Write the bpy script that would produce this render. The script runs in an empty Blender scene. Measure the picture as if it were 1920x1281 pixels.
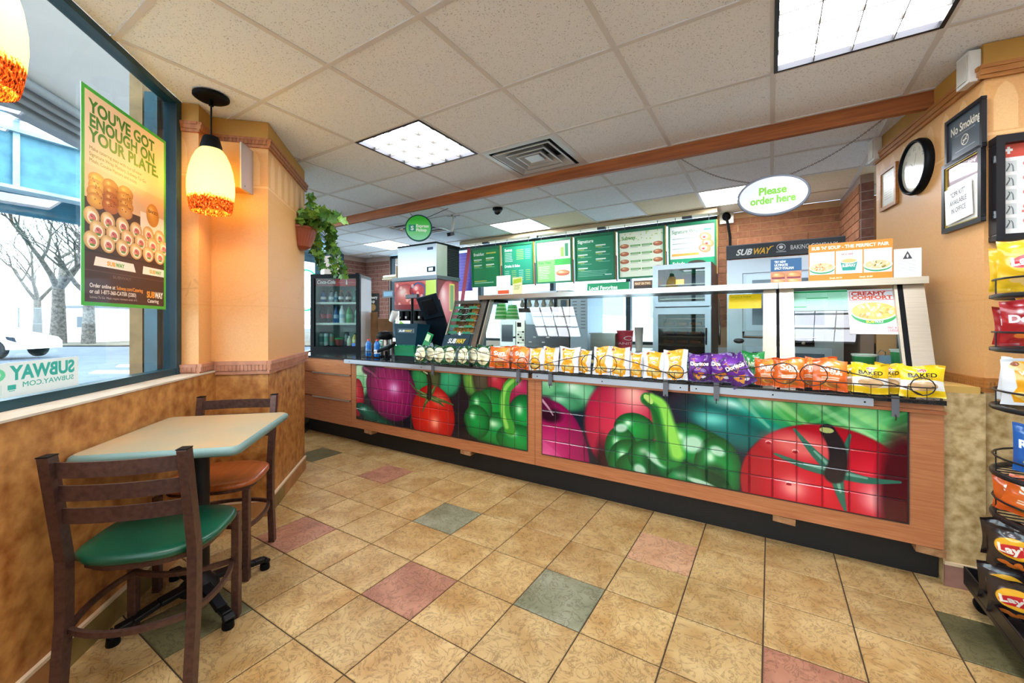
import bpy, math, random
import numpy as np
from mathutils import Vector, Matrix

random.seed(7)
scene = bpy.context.scene
COL = scene.collection

# ------------------------------------------------------------------ camera
F_PX, CX, CY, YAW, EYE = 773.0, 960.0, 605.5, 0.5597, 1.2
CEIL = 2.445
cam_d = bpy.data.cameras.new('camera')
cam_d.sensor_width = 36.0
cam_d.lens = 36.0 * F_PX / 1920.0
cam_d.shift_y = -(640.5 - CY) / 1920.0
cam_d.clip_start = 0.02
cam_d.clip_end = 500
cam = bpy.data.objects.new('camera', cam_d)
COL.objects.link(cam)
cam.location = (0, 0, EYE)
cam.rotation_euler = (math.pi / 2, 0, YAW)
scene.camera = cam

# ------------------------------------------------------------------ world, view
world = bpy.data.worlds.new('overcast_sky')
scene.world = world
world.use_nodes = True
_bg = world.node_tree.nodes['Background']
_bg.inputs['Color'].default_value = (0.86, 0.93, 1.0, 1)
_bg.inputs['Strength'].default_value = 8.0
vs = scene.view_settings
vs.view_transform = 'Standard'
vs.look = 'None'
vs.exposure = 0.25
vs.gamma = 1.0
vs.use_curve_mapping = False
PANEL_STRENGTH = 20.0      # fluorescent diffusers in the ceiling
PENDANT_W = 5.5

# ------------------------------------------------------------------ places from the photograph
_s, _c = math.sin(YAW), math.cos(YAW)
R2 = math.sqrt(0.5)
def ray(x, y):
    X = (x - CX) / F_PX
    return Vector((_c * X - _s, _s * X + _c, (CY - y) / F_PX))
def atz(x, y, z):
    d = ray(x, y); return d * ((z - EYE) / d.z) + Vector((0, 0, EYE))
def atY(x, y, Y):
    d = ray(x, y); return d * (Y / d.y) + Vector((0, 0, EYE))
def atX(x, y, X):
    d = ray(x, y); return d * (X / d.x) + Vector((0, 0, EYE))
def camp(xc, depth, z):
    return Vector((_c * xc - _s * depth, _s * xc + _c * depth, z))
def ST(s, t, z=0.0):                       # window wall frame: s along the wall, t into the room
    return Vector((-s * R2 + t * R2, s * R2 + t * R2, z))
def atT(x, y, t):
    d = ray(x, y); k = t / ((d.x + d.y) * R2); p = d * k
    return ((-p.x + p.y) * R2, p.z + EYE)
WROT = math.radians(135)                    # window wall: local x = s, local y = outwards
K0 = Vector((0.809, 2.68, 0)); KD = Vector((-0.182, 0.983, 0)).normalized()
KROT = math.atan2(-KD.y, -KD.x)             # right wall: local x runs towards the camera
def KP(l, z=0.0, off=0.0):                  # l along the wall away from the corner
    return K0 + KD * l + Vector((-KD.y, KD.x, 0)) * off + Vector((0, 0, z))
def atK(x, y, off=0.0):
    N = Vector((-KD.y, KD.x, 0)); o = K0 + N * off
    d = ray(x, y); k = o.dot(N) / d.dot(N); p = d * k
    return ((p - o).dot(KD), p.z + EYE)

# ------------------------------------------------------------------ materials
def lin(h):
    if isinstance(h, tuple): return h
    h = h.lstrip('#'); o = []
    for i in (0, 2, 4):
        v = int(h[i:i + 2], 16) / 255
        o.append(v / 12.92 if v <= 0.04045 else ((v + 0.055) / 1.055) ** 2.4)
    return tuple(o)
def srgb(h):
    h = h.lstrip('#'); return np.array([int(h[i:i + 2], 16) / 255 for i in (0, 2, 4)])
MATS = {}
def base_mat(name):
    m = bpy.data.materials.new(name); m.use_nodes = True
    MATS[name] = m
    return m, m.node_tree.nodes, m.node_tree.links, m.node_tree.nodes['Principled BSDF']
def mat(name, c, rough=0.5, metal=0.0, c2=None, scale=8.0, bump=0.0, emit=0.0, coat=0.0, stretch=None, detail=3.0, contrast=(0.35, 0.65), spec=None, aniso=False, rand=0.0):
    if name in MATS: return MATS[name]
    m, N, L, P = base_mat(name)
    P.inputs['Base Color'].default_value = (*lin(c), 1)
    P.inputs['Roughness'].default_value = rough
    P.inputs['Metallic'].default_value = metal
    if coat: P.inputs['Coat Weight'].default_value = coat; P.inputs['Coat Roughness'].default_value = 0.1
    if spec is not None: P.inputs['Specular IOR Level'].default_value = spec
    last = None
    if c2 is not None or bump:
        tc = N.new('ShaderNodeTexCoord'); mp = N.new('ShaderNodeMapping')
        L.new(tc.outputs['Object'], mp.inputs['Vector'])
        if stretch: mp.inputs['Scale'].default_value = stretch
        if rand:
            oi = N.new('ShaderNodeObjectInfo'); vm = N.new('ShaderNodeVectorMath'); vm.operation = 'SCALE'
            vm.inputs[0].default_value = (31, 17, 23); L.new(oi.outputs['Random'], vm.inputs['Scale'])
            L.new(vm.outputs[0], mp.inputs['Location'])
        nz = N.new('ShaderNodeTexNoise'); nz.inputs['Scale'].default_value = scale; nz.inputs['Detail'].default_value = detail
        L.new(mp.outputs['Vector'], nz.inputs['Vector'])
        if c2 is not None:
            r = N.new('ShaderNodeValToRGB')
            r.color_ramp.elements[0].position = contrast[0]; r.color_ramp.elements[1].position = contrast[1]
            r.color_ramp.elements[0].color = (*lin(c), 1); r.color_ramp.elements[1].color = (*lin(c2), 1)
            L.new(nz.outputs['Fac'], r.inputs['Fac']); last = r.outputs['Color']
            if rand:
                hs = N.new('ShaderNodeHueSaturation'); mr = N.new('ShaderNodeMapRange')
                mr.inputs['To Min'].default_value = 1 - rand; mr.inputs['To Max'].default_value = 1 + rand
                L.new(oi.outputs['Random'], mr.inputs['Value']); L.new(mr.outputs['Result'], hs.inputs['Value'])
                L.new(last, hs.inputs['Color']); last = hs.outputs['Color']
            L.new(last, P.inputs['Base Color'])
        if bump:
            b = N.new('ShaderNodeBump'); b.inputs['Strength'].default_value = bump; b.inputs['Distance'].default_value = 0.01
            L.new(nz.outputs['Fac'], b.inputs['Height']); L.new(b.outputs['Normal'], P.inputs['Normal'])
    if emit:
        P.inputs['Emission Color'].default_value = (*lin(c), 1); P.inputs['Emission Strength'].default_value = emit
    return m
def glass_mat(name, tint='#ffffff', refl=1.0, rough=0.0):
    m, N, L, P = base_mat(name)
    N.remove(P); out = N['Material Output']
    tr = N.new('ShaderNodeBsdfTransparent'); tr.inputs['Color'].default_value = (*lin(tint), 1)
    gl = N.new('ShaderNodeBsdfGlossy'); gl.inputs['Roughness'].default_value = rough
    lw = N.new('ShaderNodeFresnel'); lw.inputs['IOR'].default_value = 1.45
    mu = N.new('ShaderNodeMath'); mu.operation = 'MULTIPLY'; mu.inputs[1].default_value = refl
    mx = N.new('ShaderNodeMixShader')
    ge = N.new('ShaderNodeNewGeometry'); iv = N.new('ShaderNodeMath'); iv.operation = 'SUBTRACT'; iv.inputs[0].default_value = 1.0; L.new(ge.outputs['Backfacing'], iv.inputs[1])
    fm_ = N.new('ShaderNodeMath'); fm_.operation = 'MULTIPLY'; L.new(lw.outputs[0], fm_.inputs[0]); L.new(iv.outputs[0], fm_.inputs[1])   # reflect on the outer face only
    L.new(fm_.outputs[0], mu.inputs[0]); L.new(mu.outputs[0], mx.inputs[0]); L.new(tr.outputs[0], mx.inputs[1]); L.new(gl.outputs[0], mx.inputs[2])
    L.new(mx.outputs[0], out.inputs['Surface'])
    return m

# ------------------------------------------------------------------ flat print: painted into images made here
_glyphs = {}
def text_edges(s, bold=0.0, shear=0.0):
    k = (s, bold, shear)
    if k in _glyphs: return _glyphs[k]
    cu = bpy.data.curves.new('lettering_outline', 'FONT')
    cu.body = s; cu.size = 1.0; cu.offset = bold; cu.shear = shear; cu.resolution_u = 4; cu.fill_mode = 'FRONT'
    o = bpy.data.objects.new('lettering_outline', cu)
    me = bpy.data.meshes.new_from_object(o)
    co = np.array([v.co[:2] for v in me.vertices]) if len(me.vertices) else np.zeros((0, 2))
    cnt = {}
    for p in me.polygons:
        for e in p.edge_keys: cnt[e] = cnt.get(e, 0) + 1
    ed = np.array([e for e, n in cnt.items() if n == 1], int).reshape(-1, 2)
    w = co[:, 0].max() if len(co) else 0.3
    bpy.data.objects.remove(o); bpy.data.curves.remove(cu); bpy.data.meshes.remove(me)
    _glyphs[k] = (co, ed, w)
    return _glyphs[k]
class Canvas:
    def __init__(s, w, h, bg='#ffffff', alpha=1.0):
        s.w, s.h = int(w), int(h); s.a = np.zeros((s.h, s.w, 4), np.float32); s.a[..., :3] = srgb(bg); s.a[..., 3] = alpha
        s.Y, s.X = np.mgrid[0:s.h, 0:s.w].astype(np.float32) + 0.5
    def blend(s, m, c, al=1.0):
        c = srgb(c) if isinstance(c, str) else c
        m = (m * al)[..., None]
        s.a[..., :3] = s.a[..., :3] * (1 - m) + np.asarray(c) * m
        s.a[..., 3:] = np.maximum(s.a[..., 3:], m)
        return s
    def rect(s, x0, y0, x1, y1, c, al=1.0, soft=0.7):
        m = np.clip((s.X - x0) / soft, 0, 1) * np.clip((x1 - s.X) / soft, 0, 1) * np.clip((s.Y - y0) / soft, 0, 1) * np.clip((y1 - s.Y) / soft, 0, 1)
        return s.blend(m, c, al)
    def ellf(s, cx, cy, rx, ry, rot=0.0):
        ca, sa = math.cos(rot), math.sin(rot); dx, dy = s.X - cx, s.Y - cy
        return np.sqrt(((dx * ca + dy * sa) / rx) ** 2 + ((-dx * sa + dy * ca) / ry) ** 2)
    def ell(s, cx, cy, rx, ry, c, rot=0.0, soft=0.06, al=1.0):
        return s.blend(np.clip((1 - s.ellf(cx, cy, rx, ry, rot)) / soft + 0.5, 0, 1), c, al)
    def ball(s, cx, cy, rx, ry, cd, cm, ch, rot=0.0, soft=0.03, hx=-0.3, hy=-0.35, hs=0.5):
        f = s.ellf(cx, cy, rx, ry, rot); m = np.clip((1 - f) / soft + 0.5, 0, 1)
        sh = np.clip(1.02 - f, 0, 1)[..., None] ** 0.5
        col = srgb(cd) * (1 - sh) + srgb(cm) * sh
        hl = np.exp(-s.ellf(cx + hx * rx, cy + hy * ry, rx * hs, ry * hs) ** 2 * 2)[..., None]
        col = col * (1 - hl) + srgb(ch) * hl
        return s.blend(m, col)
    def stroke(s, pts, w0, w1, c, soft=0.25, al=1.0, n=110, smooth=True):
        pts = np.array(pts, float)
        if len(pts) > 2 and smooth:            # Catmull-Rom through the given points
            e = np.vstack([2 * pts[0] - pts[1], pts, 2 * pts[-1] - pts[-2]]); o = []
            for i in range(len(pts) - 1):
                a, b, c_, d_ = e[i:i + 4]
                for t in np.linspace(0, 1, 8, endpoint=False): o.append(.5 * (2 * b + (c_ - a) * t + (2 * a - 5 * b + 4 * c_ - d_) * t * t + (3 * b - a - 3 * c_ + d_) * t ** 3))
            pts = np.array(o + [pts[-1]])
        x0, x1 = int(max(pts[:, 0].min() - 40, 0)), int(min(pts[:, 0].max() + 40, s.w)); y0, y1 = int(max(pts[:, 1].min() - 40, 0)), int(min(pts[:, 1].max() + 40, s.h))
        if x1 <= x0 or y1 <= y0: return s
        XX, YY = s.X[y0:y1, x0:x1], s.Y[y0:y1, x0:x1]; d = np.full(XX.shape, 9e9, np.float32)
        seg = np.linspace(0, len(pts) - 1, n)
        for t in seg:
            i = min(int(t), len(pts) - 2); q = pts[i] + (pts[i + 1] - pts[i]) * (t - i); w = w0 + (w1 - w0) * t / (len(pts) - 1)
            d = np.minimum(d, np.hypot(XX - q[0], YY - q[1]) / max(w, 0.5))
        m = np.zeros(s.X.shape, np.float32); m[y0:y1, x0:x1] = np.clip((1 - d) / soft + 0.5, 0, 1)
        return s.blend(m, c, al)
    def edges(s, co, ed, c, al=1.0):
        if not len(ed): return s
        SS = 3; x0 = max(int(co[:, 0].min()) - 1, 0); x1 = min(int(co[:, 0].max()) + 2, s.w); y0 = max(int(co[:, 1].min()) - 1, 0); y1 = min(int(co[:, 1].max()) + 2, s.h)
        if x1 <= x0 or y1 <= y0: return s
        W, H = (x1 - x0) * SS, (y1 - y0) * SS
        p = (co - [x0, y0]) * SS; a, b = p[ed[:, 0]], p[ed[:, 1]]
        lo, hi = np.where((a[:, 1] <= b[:, 1])[:, None], a, b), np.where((a[:, 1] <= b[:, 1])[:, None], b, a)
        r0 = np.ceil(lo[:, 1] - 0.5).astype(int); r1 = np.ceil(hi[:, 1] - 0.5).astype(int)
        n = np.maximum(r1 - r0, 0); idx = np.repeat(np.arange(len(n)), n)
        if not len(idx): return s
        row = np.arange(n.sum()) - np.repeat(np.cumsum(n) - n, n) + r0[idx]
        xc = lo[idx, 0] + (row + 0.5 - lo[idx, 1]) * (hi[idx, 0] - lo[idx, 0]) / (hi[idx, 1] - lo[idx, 1])
        ok = (row >= 0) & (row < H); col = np.clip(np.ceil(xc - 0.5), 0, W).astype(int)
        acc = np.zeros((H, W + 1), np.int32); np.add.at(acc, (row[ok], col[ok]), 1)
        m = (np.cumsum(acc, 1)[:, :W] % 2).reshape(y1 - y0, SS, x1 - x0, SS).mean((1, 3)).astype(np.float32)
        full = np.zeros((s.h, s.w), np.float32); full[y0:y1, x0:x1] = m
        return s.blend(full, c, al)
    def poly(s, pts, c, al=1.0):
        co = np.array(pts, float); n = len(co); return s.edges(co, np.array([(i, (i + 1) % n) for i in range(n)]), c, al)
    def text(s, t, x, y, size, c, bold=0.0, shear=0.0, align='l', width=None, rot=0.0, al=1.0, tall=1.0):
        co, ed, w = text_edges(t, bold, shear)
        k = size; kx = size if width is None else width / max(w, 1e-3)
        ox = {'l': 0, 'c': -w * kx / 2, 'r': -w * kx}[align]
        if len(co) == 0: return s
        q = np.c_[co[:, 0] * kx + ox, -co[:, 1] * k * tall]
        if rot: q = np.c_[q[:, 0] * math.cos(rot) - q[:, 1] * math.sin(rot), q[:, 0] * math.sin(rot) + q[:, 1] * math.cos(rot)]
        return s.edges(q + [x, y], ed, c, al)
    def lines(s, x0, x1, y0, y1, n, c, al=0.7, rnd=0.3, th=0.4):
        rs = random.Random(int(x0 + y0 * 7 + n))
        for i in range(n):
            y = y0 + (y1 - y0) * i / max(n, 1); h = (y1 - y0) / n * th
            s.rect(x0, y, x1 - (x1 - x0) * rs.random() * rnd, y + h, c, al)
        return s
    def noise(s, amt, cell=1, seed=1):
        rs = np.random.RandomState(seed); n = rs.rand(s.h // cell + 1, s.w // cell + 1).astype(np.float32)
        n = np.kron(n, np.ones((cell, cell)))[:s.h, :s.w]; s.a[..., :3] = np.clip(s.a[..., :3] + (n[..., None] - 0.5) * amt, 0, 1); return s
    def image(s, name):
        im = bpy.data.images.new(name, s.w, s.h, alpha=True)
        im.pixels.foreach_set(np.ascontiguousarray(s.a[::-1]).ravel().astype(np.float32)); im.update(); im.pack()
        return im
def print_mat(name, cv, rough=0.45, emit=0.0, alpha=False, coat=0.0):
    if name in MATS: return MATS[name]
    m, N, L, P = base_mat(name)
    t = N.new('ShaderNodeTexImage'); t.image = cv.image(name); t.extension = 'EXTEND'
    L.new(t.outputs['Color'], P.inputs['Base Color']); P.inputs['Roughness'].default_value = rough
    if coat: P.inputs['Coat Weight'].default_value = coat
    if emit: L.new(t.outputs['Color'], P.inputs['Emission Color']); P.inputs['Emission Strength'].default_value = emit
    if alpha: L.new(t.outputs['Alpha'], P.inputs['Alpha'])
    return m

# ------------------------------------------------------------------ geometry
class MB:
    def __init__(s): s.v = []; s.f = []; s.mi = []; s.sm = []; s.uv = []; s.mats = []
    def m(s, m):
        if m not in s.mats: s.mats.append(m)
        return s.mats.index(m)
    def add(s, vs_, fs, m, smooth=False, uvs=None):
        b = len(s.v); s.v += [tuple(v) for v in vs_]; i = s.m(m)
        for k, f in enumerate(fs):
            s.f.append([b + q for q in f]); s.mi.append(i); s.sm.append(smooth)
            s.uv.append(uvs[k] if uvs else None)
        return s
    def box(s, x0, y0, z0, x1, y1, z1, m, front=None):
        v = [(x0, y0, z0), (x1, y0, z0), (x1, y1, z0), (x0, y1, z0), (x0, y0, z1), (x1, y0, z1), (x1, y1, z1), (x0, y1, z1)]
        fs = [(0, 3, 2, 1), (4, 5, 6, 7), (1, 2, 6, 5), (2, 3, 7, 6), (3, 0, 4, 7)]
        s.add(v, fs, m)
        s.add([v[0], v[1], v[5], v[4]], [(0, 1, 2, 3)], front or m, uvs=[[(0, 0), (1, 0), (1, 1), (0, 1)]])
        return s
    def obox(s, c, size, M3, m):
        h = [q / 2 for q in size]; c = Vector(c)
        v = [c + M3 @ Vector((a * h[0], b * h[1], d * h[2])) for d in (-1, 1) for a, b in ((-1, -1), (1, -1), (1, 1), (-1, 1))]
        return s.add(v, [(0, 3, 2, 1), (4, 5, 6, 7), (0, 1, 5, 4), (1, 2, 6, 5), (2, 3, 7, 6), (3, 0, 4, 7)], m)
    def beam(s, a, b, w, t, m, up=(0, 0, 1)):          # bar from a to b, w wide (sideways), t thick
        a, b = Vector(a), Vector(b); d = (b - a); L = d.length; d.normalize()
        sd = d.cross(Vector(up))
        if sd.length < 1e-4: sd = Vector((1, 0, 0))
        sd.normalize(); u = sd.cross(d)
        M3 = Matrix((sd, d, u)).transposed()
        return s.obox((a + b) / 2, (w, L, t), M3, m)
    def prism(s, pts, z0, z1, m, side=None, plane='xy', uvs=False):
        n = len(pts)
        def P(p, h): return {'xy': (p[0], p[1], h), 'xz': (p[0], h, p[1]), 'yz': (h, p[0], p[1])}[plane]
        v = [P(p, z0) for p in pts] + [P(p, z1) for p in pts]
        fl = plane == 'xz'
        a, b = list(range(n))[::-1], list(range(n, 2 * n))
        if fl: a, b = a[::-1], b[::-1]
        s.add(v, [a, b], m)
        q = [(i, (i + 1) % n, n + (i + 1) % n, n + i) for i in range(n)]
        if fl: q = [f[::-1] for f in q]
        return s.add(v, q, side or m)
    def lathe(s, prof, m, n=20, c=(0, 0, 0), smooth=True, cap=True, M=None, sx=1.0):
        v = []
        for r, z in prof:
            for i in range(n):
                a = 2 * math.pi * i / n; p = Vector((r * math.cos(a) * sx, r * math.sin(a), z))
                v.append((M @ p if M else p) + Vector(c))
        fs = [(j * n + i, j * n + (i + 1) % n, (j + 1) * n + (i + 1) % n, (j + 1) * n + i) for j in range(len(prof) - 1) for i in range(n)]
        s.add(v, fs, m, smooth)
        if cap:
            if prof[0][0] > 1e-5: s.add(v[:n], [tuple(range(n))[::-1]], m)
            if prof[-1][0] > 1e-5: s.add(v[-n:], [tuple(range(n))], m)
        return s
    def tube(s, pts, r, m, n=6, closed=False, smooth=True, flat=1.0):
        pts = [Vector(p) for p in pts]; N_ = len(pts); v = []; ref = Vector((0, 0, 1))
        for i, p in enumerate(pts):
            a = pts[i - 1] if (i > 0 or closed) else p; b = pts[(i + 1) % N_] if (i < N_ - 1 or closed) else p
            d = (b - a); d = d.normalized() if d.length > 1e-9 else Vector((0, 0, 1))
            sd = d.cross(ref)
            if sd.length < 0.05: sd = d.cross(Vector((0.3, 1, 0)))
            sd.normalize(); u = sd.cross(d); rr = r[i] if isinstance(r, (list, tuple)) else r
            for k in range(n):
                an = 2 * math.pi * (k + 0.5) / n; v.append(p + sd * math.cos(an) * rr + u * math.sin(an) * rr * flat)
        fs = []
        for j in range(N_ if closed else N_ - 1):
            for k in range(n):
                fs.append((j * n + k, j * n + (k + 1) % n, ((j + 1) % N_) * n + (k + 1) % n, ((j + 1) % N_) * n + k))
        s.add(v, fs, m, smooth)
        if not closed: s.add(v[:n], [tuple(range(n))[::-1]], m); s.add(v[-n:], [tuple(range(n))], m)
        return s
    def grid(s, fn, nu, nv, m, smooth=True, flip=False):
        v = [fn(i / nu, j / nv) for j in range(nv + 1) for i in range(nu + 1)]; fs = []; uv = []
        for j in range(nv):
            for i in range(nu):
                q = [(i, j), (i + 1, j), (i + 1, j + 1), (i, j + 1)]
                if flip: q = q[::-1]
                fs.append([b * (nu + 1) + a for a, b in q]); uv.append([(a / nu, b / nv) for a, b in q])
        return s.add(v, fs, m, smooth, uv)
    def mesh(s, name):
        me = bpy.data.meshes.new(name); me.from_pydata(s.v, [], s.f)
        for m in s.mats: me.materials.append(m)
        me.polygons.foreach_set('material_index', s.mi); me.polygons.foreach_set('use_smooth', s.sm)
        if any(u is not None for u in s.uv):
            ul = me.uv_layers.new(name='UVMap'); k = 0; data = np.zeros(len(me.loops) * 2, np.float32)
            for f, u in zip(s.f, s.uv):
                if u is not None:
                    for q in range(len(f)): data[2 * (k + q)], data[2 * (k + q) + 1] = u[q]
                k += len(f)
            ul.data.foreach_set('uv', data)
        me.update(); return me
    def part(s, name, parent=None, loc=None, rz=0.0, bevel=0.0, seg=2, **kw):
        o = bpy.data.objects.new(name, s.mesh(name)); COL.objects.link(o)
        if parent is not None: o.parent = parent
        if loc is not None: o.location = loc
        if rz: o.rotation_euler = (0, 0, rz)
        if bevel:
            b = o.modifiers.new('edge', 'BEVEL'); b.width = bevel; b.segments = seg; b.limit_method = 'ANGLE'; b.angle_limit = 0.6
        for k, v in kw.items(): o[k] = v
        return o
def T(name, label, cat, loc=(0, 0, 0), rz=0.0, group=None, scale=None):
    o = bpy.data.objects.new(name, None); COL.objects.link(o); o.empty_display_size = 0.05
    o.location = loc; o.rotation_euler = (0, 0, rz); o['label'] = label; o['category'] = cat
    if group: o['group'] = group
    return o
def tag(o, label, cat, group=None):
    o['label'] = label; o['category'] = cat
    if group: o['group'] = group
    return o
def inst(me, name, parent, loc=(0, 0, 0), rz=0.0, **kw):
    o = bpy.data.objects.new(name, me); COL.objects.link(o); o.parent = parent; o.location = loc
    if rz: o.rotation_euler = (0, 0, rz)
    for k, v in kw.items(): o[k] = v
    return o
def copy_tree(o, parent=None):
    c = o.copy(); COL.objects.link(c)
    if parent is not None: c.parent = parent
    for ch in list(o.children): copy_tree(ch, c)
    return c
def clip(poly, hp):
    for (a, b, c) in hp:                    # keep a*x+b*y>=c
        out = []
        for i in range(len(poly)):
            p, q = poly[i], poly[(i + 1) % len(poly)]; dp = a * p[0] + b * p[1] - c; dq = a * q[0] + b * q[1] - c
            if dp >= 0: out.append(p)
            if (dp > 0) != (dq > 0) and abs(dp - dq) > 1e-12:
                t = dp / (dp - dq); out.append((p[0] + (q[0] - p[0]) * t, p[1] + (q[1] - p[1]) * t))
        poly = out
        if len(poly) < 3: return []
    return poly
def area(p): return abs(sum(p[i][0] * p[(i + 1) % len(p)][1] - p[(i + 1) % len(p)][0] * p[i][1] for i in range(len(p)))) / 2
ORD = ['first', 'second', 'third', 'fourth', 'fifth', 'sixth', 'seventh', 'eighth', 'ninth', 'tenth']

# ================================================================== SETTING
grout = mat('dark_grout', '#4a3a28', 0.9)
def floor_mat(name, a, b):
    m, N, L, P = base_mat(name)
    tc = N.new('ShaderNodeTexCoord'); oi = N.new('ShaderNodeObjectInfo')
    vm = N.new('ShaderNodeVectorMath'); vm.operation = 'SCALE'; vm.inputs[0].default_value = (41, 23, 0)
    L.new(oi.outputs['Random'], vm.inputs['Scale'])
    ad = N.new('ShaderNodeVectorMath'); L.new(tc.outputs['Object'], ad.inputs[0]); L.new(vm.outputs[0], ad.inputs[1])
    n1 = N.new('ShaderNodeTexNoise'); n1.inputs['Scale'].default_value = 5; n1.inputs['Detail'].default_value = 5; n1.inputs['Distortion'].default_value = 0.8
    n2 = N.new('ShaderNodeTexNoise'); n2.inputs['Scale'].default_value = 13; n2.inputs['Detail'].default_value = 6; n2.inputs['Roughness'].default_value = 0.62; n2.inputs['Distortion'].default_value = 2.2
    for n in (n1, n2): L.new(ad.outputs[0], n.inputs['Vector'])
    r = N.new('ShaderNodeValToRGB'); r.color_ramp.elements[0].position = 0.32; r.color_ramp.elements[1].position = 0.68
    r.color_ramp.elements[0].color = (*lin(a), 1); r.color_ramp.elements[1].color = (*lin(b), 1)
    L.new(n1.outputs['Fac'], r.inputs['Fac'])
    # thin dark veins where the distorted noise crosses one level
    mt = N.new('ShaderNodeMath'); mt.operation = 'SUBTRACT'; mt.inputs[1].default_value = 0.5; L.new(n2.outputs['Fac'], mt.inputs[0])
    ab = N.new('ShaderNodeMath'); ab.operation = 'ABSOLUTE'; L.new(mt.outputs[0], ab.inputs[0])
    vr = N.new('ShaderNodeValToRGB'); vr.color_ramp.elements[0].position = 0.0; vr.color_ramp.elements[1].position = 0.035
    vr.color_ramp.elements[0].color = (0.40, 0.34, 0.28, 1); vr.color_ramp.elements[1].color = (1, 1, 1, 1)
    L.new(ab.outputs[0], vr.inputs['Fac'])
    mx = N.new('ShaderNodeMixRGB'); mx.blend_type = 'MULTIPLY'; mx.inputs['Fac'].default_value = 0.8
    L.new(r.outputs['Color'], mx.inputs[1]); L.new(vr.outputs['Color'], mx.inputs[2])
    hs = N.new('ShaderNodeHueSaturation'); mr = N.new('ShaderNodeMapRange'); mr.inputs['To Min'].default_value = 0.9; mr.inputs['To Max'].default_value = 1.08
    L.new(oi.outputs['Random'], mr.inputs['Value']); L.new(mr.outputs['Result'], hs.inputs['Value']); L.new(mx.outputs['Color'], hs.inputs['Color'])
    L.new(hs.outputs['Color'], P.inputs['Base Color']); P.inputs['Roughness'].default_value = 0.42
    b = N.new('ShaderNodeBump'); b.inputs['Strength'].default_value = 0.6; b.inputs['Distance'].default_value = 0.005
    L.new(n2.outputs['Fac'], b.inputs['Height']); L.new(b.outputs['Normal'], P.inputs['Normal'])
    return m
tan_tile = floor_mat('tan_stone_tile', '#a98149', '#ccae78')
red_tile = floor_mat('rose_stone_tile', '#94604a', '#b98468')
pink_tile = floor_mat('pale_rose_stone_tile', '#bd8c66', '#d3a683')
green_tile = floor_mat('green_stone_tile', '#75755a', '#989880')
dark_tile = floor_mat('dark_green_stone_tile', '#5a5638', '#76704c')

fl = MB(); fl.box(-7.5, -2.6, -0.06, 3.0, 5.6, -0.004, grout); floor = fl.part('floor', kind='structure')
TF = 0.33 / 1.309 * 1.2; FU, FV = -2.7466 * .61 / 1.309 * 1.2, 2.1294 * .61 / 1.309 * 1.2
special = {}
for (x, y, m) in [(769, 1105, red_tile), (855, 968, green_tile), (1060, 1125, green_tile), (725, 893, red_tile), (600, 850, dark_tile), (560, 1010, red_tile),
                  (1245, 1045, pink_tile), (1480, 1260, red_tile), (1860, 1190, dark_tile), (310, 1185, dark_tile)]:
    p = atz(x, y, 0); special[(math.floor((p.x - FU) / TF), math.floor((p.y - FV) / TF))] = m
def visible(x, y, lim=1.5):
    d = -_s * x + _c * y; return d > 0.25 and abs(_c * x + _s * y) / d < lim
hp_floor = [(R2, R2, -1.19), (0, -1, -2.72)]
full = {}
for i in range(-20, 12):
    for j in range(-9, 7):
        x0, y0 = FU + i * TF + .0028, FV + j * TF + .0028; w = TF - .0056
        if not visible(x0 + w / 2, y0 + w / 2): continue
        if _c * x0 + _s * y0 > 1.45 * (-_s * x0 + _c * y0): continue
        po = clip([(0, 0), (w, 0), (w, w), (0, w)], [(a, b, c - a * x0 - b * y0) for a, b, c in hp_floor])
        if len(po) < 3 or area(po) < 2e-4: continue
        m = special.get((i, j), tan_tile); whole = len(po) == 4 and abs(area(po) - w * w) < 1e-6
        if whole and m.name in full: me = full[m.name]
        else:
            b = MB(); cx = sum(p[0] for p in po) / len(po); cy = sum(p[1] for p in po) / len(po)
            ins = [(p[0] + (cx - p[0]) * .018, p[1] + (cy - p[1]) * .018) for p in po]; n = len(po)
            v = [(p[0], p[1], -.004) for p in po] + [(p[0], p[1], -.0015) for p in po] + [(p[0], p[1], 0) for p in ins]
            b.add(v, [tuple(range(2 * n, 3 * n))] + [(k + l * n, (k + 1) % n + l * n, (k + 1) % n + (l + 1) * n, k + (l + 1) * n) for l in (0, 1) for k in range(n)], m)
            me = b.mesh('tile')
            if whole: full[m.name] = me
        inst(me, 'tile', floor, (x0, y0, 0))

# ceiling -----------------------------------------------------------
def ceil_mat(name, c):
    m, N, L, P = base_mat(name)
    tc = N.new('ShaderNodeTexCoord')
    n1 = N.new('ShaderNodeTexNoise'); n1.inputs['Scale'].default_value = 150; n1.inputs['Detail'].default_value = 1; L.new(tc.outputs['Object'], n1.inputs['Vector'])
    r = N.new('ShaderNodeValToRGB'); r.color_ramp.elements[0].position = 0.3; r.color_ramp.elements[1].position = 0.37
    dk = tuple(q * 0.6 for q in lin(c)); r.color_ramp.elements[0].color = (*dk, 1); r.color_ramp.elements[1].color = (*lin(c), 1)
    L.new(n1.outputs['Fac'], r.inputs['Fac']); L.new(r.outputs['Color'], P.inputs['Base Color']); P.inputs['Roughness'].default_value = 0.95
    b = N.new('ShaderNodeBump'); b.inputs['Strength'].default_value = 0.25; b.inputs['Distance'].default_value = 0.003
    L.new(n1.outputs['Fac'], b.inputs['Height']); L.new(b.outputs['Normal'], P.inputs['Normal'])
    return m
ct_old = ceil_mat('speckled_ceiling_tile', '#f5f7fb'); ct_new = ceil_mat('white_ceiling_tile', '#f4f9ff'); ct_warm = ceil_mat('cream_ceiling_tile', '#e8d9bb')  # the cream tiles go to the back right part of the ceiling
tee = mat('painted_grid', '#dcd8d6', 0.6); tee_warm = mat('cream_painted_grid', '#c9b48e', 0.6)  # cream grid colour for the rearmost runner and the menu rail
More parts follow.
